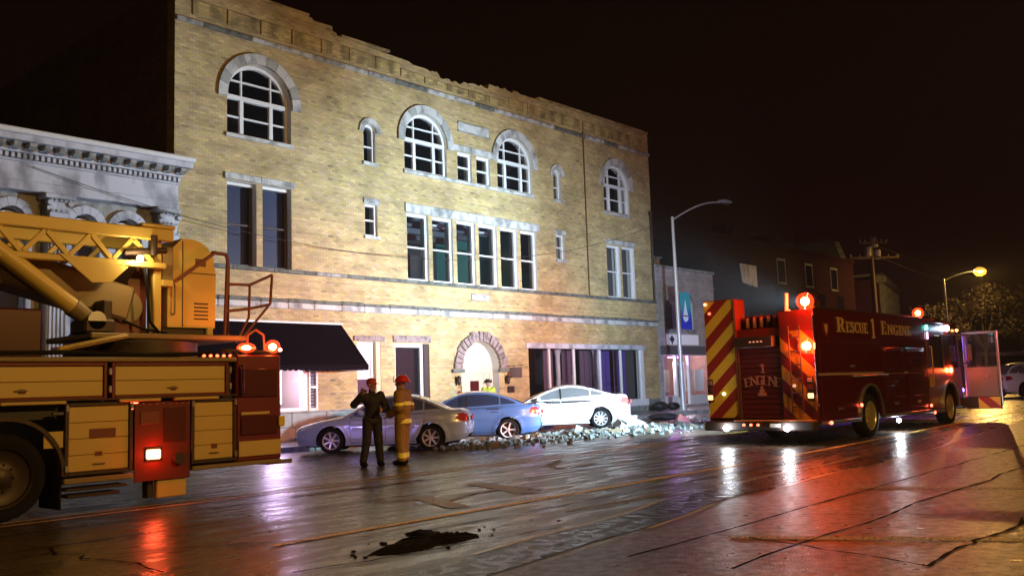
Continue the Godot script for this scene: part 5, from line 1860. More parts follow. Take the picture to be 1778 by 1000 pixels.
	for sx in [cx - 0.45, cx + 0.50]:
		for sz in [-0.36, 0.36]:
			var st := holder(T, "seat")
			part(st, "seat_back", Mb.new().box(Vector3(sx, 0.86, sz), Vector3(0.14, 0.56, 0.44), 0.05, Basis(Vector3(0, 0, 1), -0.2)), M.beam_dark)
			part(st, "headrest", Mb.new().box(Vector3(sx + 0.07, 1.20, sz), Vector3(0.09, 0.16, 0.24), 0.04), M.beam_dark)
	return T


func parked_cars() -> void:
	var tail := mat(Color(0.42, 0.03, 0.03), 0.12, 0.0, {"coat": 1.0})
	var tail_pale := mat(Color(0.55, 0.16, 0.15), 0.12, 0.0, {"coat": 1.0})
	var silver := mat(Color(0.36, 0.43, 0.58), 0.28, 0.15, {"coat": 0.8})
	var blue := mat(Color(0.075, 0.175, 0.42), 0.26, 0.25, {"coat": 0.8})
	var white := mat(Color(0.80, 0.81, 0.82), 0.3, 0.0, {"coat": 0.8})
	var A := CarShape.new()
	A.length = 4.56
	A.front_axle = -1.31
	A.rear_axle = 1.29
	A.top = [Vector2(-2.251, 0.40), Vector2(-2.279, 0.52), Vector2(-2.195, 0.66), Vector2(-1.860, 0.77), Vector2(-1.395, 0.86), Vector2(-0.883, 0.93), Vector2(-0.186, 0.965), Vector2(0.744, 0.99), Vector2(1.442, 1.02), Vector2(1.860, 1.04), Vector2(2.139, 1.02), Vector2(2.232, 0.92), Vector2(2.260, 0.70), Vector2(2.297, 0.58), Vector2(2.279, 0.40)]
	A.glass = [Vector2(-1.042, 0.915), Vector2(-0.577, 1.17), Vector2(-0.167, 1.37), Vector2(0.279, 1.445), Vector2(0.744, 1.43), Vector2(1.135, 1.33), Vector2(1.507, 1.16), Vector2(1.786, 1.035)]
	A.belt = 0.965
	sedan("parked_car", "silver sedan parked nose to the kerb, behind the two men in the street", Vector3(16.62, gy(17, -19) - 0.01, -19.55), -0.835, 0.0, silver, A, 7, M.alloy, tail)
	var Bc := CarShape.new()
	Bc.length = 4.6
	Bc.half = 0.89
	Bc.front_axle = -1.36
	Bc.rear_axle = 1.33
	Bc.wheel_r = 0.33
	Bc.top = [Vector2(-2.28, 0.40), Vector2(-2.30, 0.55), Vector2(-2.20, 0.68), Vector2(-1.8, 0.79), Vector2(-1.3, 0.88), Vector2(-0.85, 0.94), Vector2(-0.1, 0.98), Vector2(0.8, 1.01), Vector2(1.5, 1.045), Vector2(1.95, 1.05), Vector2(2.20, 1.02), Vector2(2.26, 0.90), Vector2(2.28, 0.70), Vector2(2.33, 0.58), Vector2(2.30, 0.40)]
	Bc.glass = [Vector2(-1.05, 0.93), Vector2(-0.55, 1.20), Vector2(-0.12, 1.385), Vector2(0.32, 1.445), Vector2(0.80, 1.42), Vector2(1.22, 1.32), Vector2(1.55, 1.19), Vector2(1.82, 1.05)]
	Bc.belt = 0.98
	sedan("parked_car", "metallic blue sedan parked between the silver car and the white car", Vector3(20.2, gy(20, -20) - 0.01, -20.15), -0.80, 0.0, blue, Bc, 5, M.alloy, tail)
	var D := CarShape.new()
	D.length = 4.87
	D.half = 0.92
	D.front_axle = -1.45
	D.rear_axle = 1.40
	D.wheel_r = 0.345
	D.top = [Vector2(-2.40, 0.40), Vector2(-2.43, 0.56), Vector2(-2.30, 0.72), Vector2(-1.9, 0.83), Vector2(-1.4, 0.91), Vector2(-1.0, 0.955), Vector2(-0.3, 0.985), Vector2(0.6, 1.03), Vector2(1.4, 1.08), Vector2(1.9, 1.105), Vector2(2.25, 1.10), Vector2(2.36, 1.02), Vector2(2.38, 0.80), Vector2(2.44, 0.62), Vector2(2.42, 0.40)]
	D.glass = [Vector2(-1.22, 0.935), Vector2(-0.72, 1.16), Vector2(-0.22, 1.36), Vector2(0.25, 1.455), Vector2(0.68, 1.45), Vector2(1.18, 1.345), Vector2(1.62, 1.205), Vector2(1.98, 1.105)]
	D.belt = 1.0
	sedan("parked_car", "white sedan with rubble heaped against its rear wheel", Vector3(25.0, gy(25, -20) + 0.0, -20.40), -0.80, 0.012, white, D, 10, M.alloy, tail_pale, 0.03)
	# the white car far down the street
	var E := CarShape.new()
	E.length = 4.7
	E.half = 0.93
	E.front_axle = -1.4
	E.rear_axle = 1.38
	E.wheel_r = 0.37
	E.top = [Vector2(-2.30, 0.45), Vector2(-2.35, 0.62), Vector2(-2.25, 0.85), Vector2(-1.8, 0.98), Vector2(-1.2, 1.04), Vector2(-0.3, 1.07), Vector2(0.8, 1.11), Vector2(1.7, 1.15), Vector2(2.15, 1.14), Vector2(2.30, 1.05), Vector2(2.33, 0.80), Vector2(2.36, 0.6), Vector2(2.32, 0.42)]
	E.glass = [Vector2(-1.25, 1.03), Vector2(-0.80, 1.32), Vector2(-0.35, 1.57), Vector2(0.3, 1.68), Vector2(1.1, 1.66), Vector2(1.75, 1.52), Vector2(2.02, 1.33), Vector2(2.18, 1.14)]
	E.belt = 1.09
	sedan("parked_car", "white hatchback standing far down the street beyond the open truck door", Vector3(52.9, gy(50, -12) + 0.0, -11.9), PI - 0.62, 0.0, white, E, 5, M.iron, tail)


# ============================================================ fire trucks
func rebase(T: Node3D, base: Vector3) -> void:   # the thing was laid out in street coordinates: move its origin to its base
	T.position = base
	for c in T.get_children():
		c.position -= base


func warning_light(parent: Node, called: String, at: Vector3, r: Vector3, c: Color, strength: float, light_c: Color, energy: float) -> void:
	var h := holder(parent, called)
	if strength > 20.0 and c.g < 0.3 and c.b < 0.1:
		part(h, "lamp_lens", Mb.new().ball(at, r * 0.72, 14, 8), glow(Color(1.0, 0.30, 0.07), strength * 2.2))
		part(h, "halo_shell", Mb.new().ball(at, r * 1.45, 18, 10), M.red_halo)  # shell larger than the lamp, added to paint its red halo
	else:
		part(h, "lamp_lens", Mb.new().ball(at, r, 14, 8), glow(c, strength))
	if energy > 0.0:
		omni(h, "lamp_glow", at, light_c, energy, minf(r.x, minf(r.y, r.z)) * 0.8)


func roll_door(parent: Node, x0: float, x1: float, y0: float, y1: float, z: float, n: int, slat_m: Material, frame_m: Material) -> void:
	var d := holder(parent, "roll_up_door")
	var f := Mb.new()
	f.span(Vector3(x0 - 0.05, y0 - 0.05, z + 0.02), Vector3(x0, y1 + 0.05, z - 0.06), 0.008).span(Vector3(x1, y0 - 0.05, z + 0.02), Vector3(x1 + 0.05, y1 + 0.05, z - 0.06), 0.008)
	f.span(Vector3(x0, y1, z + 0.02), Vector3(x1, y1 + 0.05, z - 0.06), 0.008).span(Vector3(x0, y0 - 0.05, z + 0.02), Vector3(x1, y0, z - 0.06), 0.008)
	part(d, "frame", f, frame_m)
	for k in n:
		var a := lerpf(y0, y1, float(k) / n)
		var c := lerpf(y0, y1, float(k + 1) / n)
		part(d, "slat", Mb.new().span(Vector3(x0 + 0.004, a + 0.002, z), Vector3(x1 - 0.004, c - 0.002, z - 0.03), 0.008), slat_m)
	part(d, "track_backing", Mb.new().span(Vector3(x0, y0, z - 0.032), Vector3(x1, y1, z - 0.05)), M.black)
	part(d, "handle", Mb.new().box(Vector3((x0 + x1) / 2, y0 + 0.09, z + 0.012), Vector3(0.16, 0.022, 0.025), 0.008), M.ladder_dark)


func arch_side(x0: float, x1: float, y0: float, y1: float, axles: Array, wy: float, R: float) -> PackedVector2Array:   # a side panel with wheel arches cut into its lower edge
	var p := PackedVector2Array([Vector2(x0, y0)])
	for ax in axles:
		var a0 := asin(clampf((wy - y0) / R, -1, 1))
		for k in 17:
			var a := PI + a0 - (PI + 2.0 * a0) * k / 16.0
			p.append(Vector2(ax + cos(a) * R, wy + sin(a) * R))
	p.append_array([Vector2(x1, y0), Vector2(x1, y1), Vector2(x0, y1)])
	return p


func ladder_truck() -> void:
	M.red_halo = glow(Color(1.0, 0.05, 0.01), 4.0)  # see-through red glow of the painted beacon halo
	M.red_halo.albedo_color = Color(0.5, 0.02, 0.01, 0.28)
	M.red_halo.transparency = BaseMaterial3D.TRANSPARENCY_ALPHA
	M.red_halo.roughness = 0.1
	var T := thing("ladder_truck", "red ladder truck with tan roll-up lockers and a folded yellow ladder on top", "fire truck")
	var zs := -12.5
	var zb := -15.0
	# --- body
	part(T, "side_panel", Mb.new().prism(arch_side(-0.6, 7.72, 0.50, 1.98, [3.12, 4.47], 0.55, 0.70), zs - 0.02, zs - 0.10), M.fire_red_dull)
	part(T, "side_panel", Mb.new().prism(arch_side(-0.6, 7.72, 0.50, 1.98, [3.12, 4.47], 0.55, 0.70), zb, zb + 0.08), M.fire_red_dull)
	part(T, "body_core", Mb.new().span(Vector3(-0.6, 1.25, zs - 0.11), Vector3(7.72, 1.98, zb + 0.09)).span(Vector3(5.25, 0.52, zs - 0.11), Vector3(7.72, 1.25, zb + 0.09)).span(Vector3(-0.6, 0.52, zs - 0.11), Vector3(2.35, 1.25, zb + 0.09)), M.black)
	part(T, "chassis", Mb.new().span(Vector3(-3.4, 0.45, -13.3), Vector3(8.3, 0.75, -14.2), 0.03), M.black)
	part(T, "top_rail", Mb.new().span(Vector3(-0.6, 1.985, zs + 0.05), Vector3(7.70, 2.05, zs - 0.25), 0.015).span(Vector3(-0.6, 1.985, zb - 0.05), Vector3(7.70, 2.05, zb + 0.25), 0.015), M.ladder_dark)
	part(T, "body_deck", Mb.new().span(Vector3(-0.6, 1.99, zs - 0.26), Vector3(8.5, 2.04, zb + 0.26)), M.black)
	roll_door(T, 1.30, 3.45, 1.53, 1.93, zs, 2, M.alu, M.fire_red_dull)
	roll_door(T, 3.60, 5.70, 1.53, 1.93, zs, 2, M.alu, M.fire_red_dull)
	roll_door(T, 5.86, 7.53, 1.53, 1.93, zs, 2, M.alu, M.fire_red_dull)
	for q in [[3.6, 4.25], [4.4, 5.2], [5.9, 6.5], [6.7, 7.4]]:
		part(T, "ledge", Mb.new().span(Vector3(q[0], 1.44, zs + 0.06), Vector3(q[1], 1.48, zs - 0.02), 0.01), M.alu)
	part(T, "ledge_rail", Mb.new().span(Vector3(-0.6, 1.475, zs + 0.03), Vector3(7.72, 1.50, zs - 0.02), 0.005), M.iron)  # dark iron middle rail by the tan ledges
	roll_door(T, 5.25, 6.06, 0.55, 1.40, zs, 4, M.alu, M.iron)
	roll_door(T, 7.03, 7.66, 0.57, 1.40, zs, 4, M.alu, M.iron)
	roll_door(T, 0.2, 2.2, 0.57, 1.40, zs, 5, M.alu, M.iron)
	part(T, "stripe", Mb.new().span(Vector3(4.95, 0.88, zs - 0.012), Vector3(5.195, 1.09, zs - 0.019)), M.alu)
	var P := holder(T, "pump_panel")
	part(P, "panel", Mb.new().span(Vector3(6.14, 0.34, zs - 0.0), Vector3(6.97, 1.43, zs - 0.018), 0.01), M.fire_red_dull)
	part(P, "gauge_plate", Mb.new().span(Vector3(6.22, 1.12, zs + 0.012), Vector3(6.50, 1.30, zs + 0.001), 0.005), M.red_panel)
	part(P, "dark_plate", Mb.new().span(Vector3(6.56, 0.86, zs + 0.012), Vector3(6.90, 1.34, zs + 0.001), 0.005), M.maroon)
	part(P, "hose_cap", Mb.new().tube(Vector3(6.78, 0.62, zs), Vector3(6.78, 0.62, zs + 0.07), 0.09, 0.08, 16), M.iron)
	var fl := holder(T, "flush_red_light")
	part(fl, "lamp_bezel", Mb.new().span(Vector3(6.29, 0.61, zs + 0.015), Vector3(6.53, 0.80, zs + 0.001), 0.01), M.chrome)
	part(fl, "lamp_lens", Mb.new().box(Vector3(6.41, 0.705, zs + 0.03), Vector3(0.19, 0.13, 0.04), 0.015), glow(Color(1.0, 0.13, 0.06), 24.0))
	omni(fl, "lamp_glow", Vector3(6.41, 0.705, zs + 0.085), RED_BEACON, 0.35, 0.04)
	for q in [[5.10, 1.32], [6.12, 1.44]]:
		part(T, "chrome_cap", Mb.new().box(Vector3(q[0], q[1], zs + 0.02), Vector3(0.15, 0.05, 0.05), 0.012), M.chrome)
	# worn print, latches and hinges on the lockers
	part(T, "door_print", Mb.new().span(Vector3(5.52, 0.98, zs + 0.0015), Vector3(5.88, 1.10, zs - 0.001)), M.red_panel)
	part(T, "door_print", Mb.new().span(Vector3(5.60, 0.74, zs + 0.0015), Vector3(5.70, 0.80, zs - 0.001)).span(Vector3(7.30, 0.72, zs + 0.0015), Vector3(7.40, 0.79, zs - 0.001)), M.red_panel)
	for x in [4.62, 6.66]:
		part(T, "door_print", Mb.new().span(Vector3(x, 1.58, zs + 0.0015), Vector3(x + 0.09, 1.64, zs - 0.001)), M.red_panel)
	for q in [[5.22, 1.38], [5.22, 0.60], [6.09, 1.38], [7.0, 1.38], [7.69, 1.38], [7.69, 0.62], [5.78, 1.86], [5.78, 1.62], [7.60, 1.86], [7.60, 1.62]]:
		part(T, "latch", Mb.new().box(Vector3(q[0], q[1], zs + 0.032), Vector3(0.045, 0.09, 0.025), 0.008), M.steel)
	for k in 9:
		part(T, "rivet", Mb.new().ball(Vector3(6.17 + k * 0.097, 1.405, zs + 0.002), Vector3(0.011, 0.011, 0.008), 8, 4), M.steel)
	part(T, "wiring_conduit", Mb.new().pipe([Vector3(3.4, 2.10, -12.7), Vector3(5.4, 2.12, -12.68), Vector3(6.4, 2.09, -12.7), Vector3(7.5, 2.12, -12.72)], 0.03, 8), M.rubber)
	# --- rear block
	part(T, "rear_body", Mb.new().span(Vector3(7.73, 0.48, zs - 0.02), Vector3(8.53, 2.10, zb + 0.02), 0.03), M.fire_red_dull)
	part(T, "rear_locker", Mb.new().span(Vector3(7.80, 0.88, zs + 0.005), Vector3(8.44, 1.16, zs - 0.01), 0.01).span(Vector3(7.80, 1.45, zs + 0.005), Vector3(8.44, 1.88, zs - 0.01), 0.01), M.maroon)
	part(T, "reflective_strip", Mb.new().span(Vector3(7.76, 0.56, zs + 0.006), Vector3(8.50, 0.79, zs - 0.01), 0.008), M.alu)
	part(T, "reflective_strip", Mb.new().span(Vector3(7.80, 1.18, zs + 0.006), Vector3(8.30, 1.225, zs - 0.01), 0.006), M.alu)
	part(T, "side_marker", Mb.new().span(Vector3(8.46, 0.98, zs + 0.02), Vector3(8.57, 1.14, zs - 0.01), 0.01), M.lime)
	part(T, "grab_rail", Mb.new().pipe([Vector3(7.80, 1.50, zs), Vector3(7.80, 1.50, zs + 0.06), Vector3(7.80, 1.93, zs + 0.06), Vector3(7.80, 1.93, zs)], 0.016, 8), M.chrome)
	part(T, "tail_step", Mb.new().span(Vector3(8.3, 0.40, zs - 0.05), Vector3(8.75, 0.47, zb + 0.05), 0.015), M.steel)
	# --- under the body
	part(T, "running_board", Mb.new().span(Vector3(5.2, 0.40, zs + 0.02), Vector3(6.12, 0.475, zs - 0.35), 0.012), M.ladder_dark)
	part(T, "running_board", Mb.new().span(Vector3(7.0, 0.43, zs + 0.02), Vector3(8.5, 0.49, zs - 0.35), 0.012), M.ladder_dark)
	part(T, "step", Mb.new().span(Vector3(5.25, 0.22, zs + 0.01), Vector3(5.95, 0.26, zs - 0.3), 0.01).span(Vector3(5.22, 0.31, zs + 0.012), Vector3(6.05, 0.345, zs - 0.3), 0.01), M.iron)
	part(T, "mud_flap", Mb.new().span(Vector3(5.17, 0.08, zs - 0.05), Vector3(5.20, 0.62, zs - 0.7), 0.006), M.rubber)
	var J := holder(T, "outrigger")
	part(J, "jack_leg", Mb.new().span(Vector3(6.38, 0.10, zs - 0.1), Vector3(6.47, 0.50, zs - 0.25), 0.01), M.iron)
	part(J, "jack_pad", Mb.new().span(Vector3(6.48, 0.09, zs - 0.02), Vector3(6.93, 0.335, zs - 0.12), 0.015), M.alu)
	for ax in [3.12, 4.47, -2.5]:
		wheel(T, Vector3(ax, 0.55, zs - 0.20), 0.55, 0.32, 1.0, 0, M.iron, 1)
		wheel(T, Vector3(ax, 0.55, zb + 0.20), 0.55, 0.32, -1.0, 0, M.maroon, 1)
	part(T, "wheel_arch_trim", Mb.new().arc(Vector3(4.47, 0.55, zs), 0.70, 0.75, -0.04, 0.02, -0.06, 2.2, 16), M.iron)
	# --- cab ahead of the frame
	var C := holder(T, "cab")
	part(C, "cab_body", Mb.new().prism(PackedVector2Array([Vector2(-4.4, 0.5), Vector2(-3.2, 0.5), Vector2(-3.1, 1.1), Vector2(-1.9, 1.1), Vector2(-1.8, 0.5), Vector2(-0.7, 0.5), Vector2(-0.7, 2.75), Vector2(-4.1, 2.75), Vector2(-4.4, 2.4)]), zs - 0.02, zb + 0.02), M.fire_red)
	part(C, "cab_window", Mb.new().span(Vector3(-3.9, 1.6, zs + 0.0), Vector3(-2.8, 2.5, zs - 0.015), 0.01).span(Vector3(-2.4, 1.6, zs + 0.0), Vector3(-1.1, 2.5, zs - 0.015), 0.01), M.glass_dark)
	part(C, "windscreen", Mb.new().span(Vector3(-4.43, 1.5, zs - 0.2), Vector3(-4.40, 2.35, zb + 0.2), 0.01), M.glass_dark)
	# --- turntable, control stand, ladder
	part(T, "turntable", Mb.new().lathe([Vector2(0, 2.06), Vector2(0.95, 2.06), Vector2(0.95, 2.30), Vector2(0.7, 2.34), Vector2(0, 2.34)], 32, Transform3D(Basis.IDENTITY, Vector3(6.7, 0, -13.75)), false), M.iron)
	part(T, "turntable_deck", Mb.new().span(Vector3(5.75, 2.34, -13.0), Vector3(8.26, 2.42, -14.55), 0.015), M.ladder_dark)
	var S := holder(T, "control_stand")
	var cp := PackedVector2Array([Vector2(7.06, 2.55), Vector2(7.86, 2.55), Vector2(7.88, 3.42)])
	for k in 9:
		var a := PI * 0.5 * k / 8.0
		cp.append(Vector2(7.45 + cos(a) * 0.40, 3.52 + sin(a) * 0.42))
	cp.append_array([Vector2(7.30, 3.94), Vector2(7.14, 3.78), Vector2(7.06, 3.78)])
	part(S, "stand_housing", Mb.new().prism(cp, -13.35, -14.0), M.ladder_paint)
	part(S, "seam_line", Mb.new().span(Vector3(7.30, 2.56, -13.343), Vector3(7.312, 3.90, -13.352)).span(Vector3(7.44, 3.40, -13.343), Vector3(7.87, 3.412, -13.352)), M.iron)
	for k in 5:
		part(S, "vent_slot", Mb.new().span(Vector3(7.50, 2.68 + k * 0.06, -13.343), Vector3(7.74, 2.70 + k * 0.06, -13.352)), M.iron)
	part(S, "instruction_plate", Mb.new().span(Vector3(7.52, 3.52, -13.342), Vector3(7.70, 3.64, -13.352)), M.red_panel)
	part(S, "grab_bar", Mb.new().pipe([Vector3(7.14, 2.75, -13.35), Vector3(7.14, 2.75, -13.28), Vector3(7.14, 3.2, -13.28), Vector3(7.14, 3.2, -13.35)], 0.014, 6), M.ladder_dark)
	part(S, "cable", Mb.new().pipe([Vector3(6.86, 2.45, -13.22), Vector3(6.70, 2.62, -13.2), Vector3(6.66, 3.1, -13.2), Vector3(6.60, 3.5, -13.2)], 0.022, 6).pipe([Vector3(7.0, 2.45, -13.25), Vector3(6.6, 2.5, -13.2), Vector3(6.3, 2.62, -13.22)], 0.02, 6), M.rubber)
	part(S, "stand_foot", Mb.new().span(Vector3(7.0, 2.42, -13.4), Vector3(7.85, 2.55, -13.95), 0.01), M.iron)
	part(S, "side_post", Mb.new().span(Vector3(6.80, 2.42, -13.28), Vector3(6.93, 3.86, -13.42), 0.015), M.ladder_paint)
	part(S, "grey_box", Mb.new().span(Vector3(6.94, 3.26, -13.30), Vector3(7.13, 3.78, -13.45), 0.015), M.ladder_dark)
	part(S, "small_bracket", Mb.new().span(Vector3(6.92, 3.16, -13.24), Vector3(7.10, 3.26, -13.4), 0.01), M.ladder_paint)
	part(S, "leg", Mb.new().span(Vector3(7.72, 2.42, -13.33), Vector3(7.82, 2.56, -13.42), 0.008), M.ladder_paint)
	part(T, "pedestal", Mb.new().prism(PackedVector2Array([Vector2(5.9, 2.42), Vector2(6.82, 2.42), Vector2(6.82, 3.7), Vector2(6.5, 3.2), Vector2(6.25, 2.9)]), -13.55, -14.15), M.red_panel)
	var L := holder(T, "ladder")
	var zf := -13.22
	var zr := -14.3
	for z in [zf, zr]:
		part(L, "top_chord", Mb.new().span(Vector3(-6.0, 3.84, z + 0.06), Vector3(7.06, 4.02, z - 0.06), 0.015), M.ladder_paint)
		part(L, "bottom_chord", Mb.new().bar(Vector3(-6.0, 3.46, z), Vector3(6.95, 3.46, z), 0.10, 0.09, 0.012), M.ladder_paint)
		for k in 20:
			var x := 6.75 - k * 0.62
			part(L, "brace", Mb.new().bar(Vector3(x, 3.50, z), Vector3(x - 0.31, 3.84, z), 0.05, 0.07, 0.008), M.ladder_paint)
			part(L, "brace", Mb.new().bar(Vector3(x - 0.31, 3.84, z), Vector3(x - 0.62, 3.50, z), 0.05, 0.07, 0.008), M.ladder_paint)
	for k in 30:
		part(L, "rung", Mb.new().tube(Vector3(6.8 - k * 0.36, 3.5, zf), Vector3(6.8 - k * 0.36, 3.5, zr), 0.022, 0.022, 6), M.ladder_dark)
	part(L, "gusset_plate", Mb.new().prism(PackedVector2Array([Vector2(5.35, 3.52), Vector2(6.35, 3.40), Vector2(6.10, 3.16), Vector2(5.82, 3.14)]), zf + 0.07, zf + 0.04), M.ladder_paint)
	part(L, "hose_reel_bracket", Mb.new().tube(Vector3(6.72, 3.6, zf + 0.1), Vector3(6.72, 3.9, zf + 0.1), 0.05).tube(Vector3(6.3, 3.62, zf + 0.02), Vector3(6.95, 3.70, zf + 0.02), 0.05), M.iron)
	part(L, "upper_clamp", Mb.new().span(Vector3(6.55, 4.02, zf + 0.05), Vector3(7.10, 4.09, zr - 0.05), 0.02), M.ladder_paint)
	part(T, "lift_boom", Mb.new().bar(Vector3(2.2, 4.05, -13.75), Vector3(6.55, 2.88, -13.75), 0.62, 0.52, 0.04), M.ladder_dark)
	part(T, "boom_knuckle", Mb.new().tube(Vector3(6.5, 2.85, -13.5), Vector3(6.5, 2.85, -14.2), 0.24, 0.24, 20), M.ladder_dark)
	var cy := holder(T, "lift_cylinder")
	part(cy, "barrel", Mb.new().tube(Vector3(2.9, 4.75, -13.28), Vector3(5.62, 2.78, -13.28), 0.125, 0.125, 18), M.ladder_paint)
	part(cy, "end_cap", Mb.new().tube(Vector3(5.60, 2.795, -13.28), Vector3(5.80, 2.65, -13.28), 0.14, 0.12, 18), M.ladder_dark)
	part(cy, "pivot", Mb.new().tube(Vector3(5.88, 2.60, -13.1), Vector3(5.88, 2.60, -13.5), 0.13, 0.13, 16), M.steel)
	part(T, "pivot_block", Mb.new().span(Vector3(5.7, 2.42, -13.1), Vector3(6.15, 2.62, -13.6), 0.03).span(Vector3(5.98, 2.42, -13.15), Vector3(6.12, 2.9, -13.5), 0.02), M.iron)
	var hb := holder(T, "folded_hose")
	for k in 5:
		part(hb, "hose_fold", Mb.new().box(Vector3(5.35 + k * 0.16, 2.19 + 0.035 * k, -12.85), Vector3(0.34, 0.07, 0.3), 0.03, Basis(Vector3(0, 0, 1), 0.2)), M.alu)
	part(T, "dark_side_box", Mb.new().span(Vector3(3.2, 2.06, -13.0), Vector3(5.1, 2.72, -14.4), 0.03), M.maroon)
	# small lamp on the ladder heel
	warning_light(T, "work_lamp", Vector3(6.47, 3.52, -13.05), Vector3(0.055, 0.055, 0.04), Color(1.0, 0.86, 0.5), 7.0, Color(1.0, 0.7, 0.3), 0.5)
	# --- handrails at the rear of the turntable
	var R := holder(T, "handrail")
	var zz := -13.7
	part(R, "rail", Mb.new().pipe([Vector3(7.18, 3.28, -13.25), Vector3(7.84, 3.76, -13.3), Vector3(8.02, 3.82, zz), Vector3(8.27, 3.81, zz), Vector3(8.30, 3.74, zz), Vector3(8.24, 2.42, zz)], 0.028, 8), M.rust_pipe)
	part(R, "rail", Mb.new().pipe([Vector3(8.27, 3.81, zz), Vector3(8.55, 3.76, zz - 0.4), Vector3(8.62, 3.60, zz - 0.5), Vector3(8.60, 2.42, zz - 0.5)], 0.026, 8), M.rust_pipe)
	part(R, "rail", Mb.new().pipe([Vector3(8.26, 3.32, zz), Vector3(8.72, 3.33, zz), Vector3(9.16, 3.53, zz), Vector3(9.12, 3.02, zz), Vector3(8.72, 2.93, zz), Vector3(8.24, 2.86, zz)], 0.024, 8), M.rust_pipe)
	part(R, "rail", Mb.new().pipe([Vector3(8.72, 3.33, zz), Vector3(8.70, 2.78, zz), Vector3(8.46, 2.35, zz)], 0.022, 8), M.rust_pipe)
	part(R, "rail", Mb.new().pipe([Vector3(9.14, 3.04, zz - 0.02), Vector3(8.62, 2.42, zz - 0.1), Vector3(8.5, 2.1, zz - 0.1)], 0.022, 8), M.rust_pipe)
	part(R, "rail", Mb.new().pipe([Vector3(8.05, 2.1, -12.75), Vector3(8.08, 2.42, -12.75), Vector3(8.22, 2.5, -12.75), Vector3(8.36, 2.42, -12.75), Vector3(8.38, 2.1, -12.75)], 0.018, 8), M.rust_pipe)
	# --- red lights over the tail
	part(T, "light_bar", Mb.new().bar(Vector3(7.55, 2.16, zs - 0.10), Vector3(8.5, 2.13, zs - 0.10), 0.12, 0.05, 0.01), M.iron)
	warning_light(T, "red_beacon", Vector3(7.93, 2.20, zs - 0.06), Vector3(0.11, 0.055, 0.06), Color(1.0, 0.20, 0.04), 26.0, RED_BEACON, 0.25)
	warning_light(T, "red_beacon", Vector3(8.40, 2.22, zs - 0.06), Vector3(0.085, 0.075, 0.075), Color(1.0, 0.22, 0.05), 30.0, RED_BEACON, 0.3)
	warning_light(T, "marker_lamp", Vector3(8.70, 2.19, zs - 0.3), Vector3(0.035, 0.03, 0.03), Color(1.0, 0.45, 0.3), 8.0, RED_BEACON, 0.0)
	for k in 5:
		warning_light(T, "marker_lamp", Vector3(7.30 + k * 0.11, 2.085, zs - 0.2), Vector3(0.028, 0.02, 0.02), Color(1.0, 0.12, 0.04), 6.0, RED_BEACON, 0.0)
	# unseen violet-white strobe, added on the far rear corner to tint the silver car
	warning_light(T, "added_violet_strobe", Vector3(8.72, 1.55, zb + 0.15), Vector3(0.06, 0.12, 0.08), Color(0.62, 0.40, 1.0), 22.0, Color(0.52, 0.36, 1.0), 0.0)
	spot(T, "added_violet_beam", Vector3(8.80, 1.55, zb + 0.15), Vector3(15.4, 0.2, -20.6), Color(0.52, 0.36, 1.0), 15.0, 24.0, 1.0, 0.05)
	rebase(T, Vector3(3.5, 0, -13.75))


func chevrons(parent: Node, x: float, z0: float, z1: float, y0: float, y1: float, rise: float, first: int, bright := true) -> void:   # slanted stripes on a face that looks back (towards -x)
	var area := rect_poly(z0, z1, y0, y1)
	var step := 0.30
	var k := -8
	while k < 14:
		var ya := y0 + k * step
		var band := PackedVector2Array([Vector2(z0, ya), Vector2(z1, ya + rise * (z1 - z0)), Vector2(z1, ya + step + rise * (z1 - z0)), Vector2(z0, ya + step)])
		for q in Geometry2D.intersect_polygons(area, band):
			if q.size() < 3:
				continue
			var b := Mb.new()
			var t := Geometry2D.triangulate_polygon(q)
			for i in range(0, t.size(), 3):
				b.tri(Vector3(x, q[t[i]].y, q[t[i]].x), Vector3(x, q[t[i + 1]].y, q[t[i + 1]].x), Vector3(x, q[t[i + 2]].y, q[t[i + 2]].x), Vector3(-1, 0, 0), Vector3(-1, 0, 0), Vector3(-1, 0, 0))
			if b.v.size():
				part(parent, "chevron_stripe", b, (M.lime if bright else M.lime_dull) if (k + first) % 2 == 0 else (M.stripe_red if bright else M.fire_red))
		k += 1


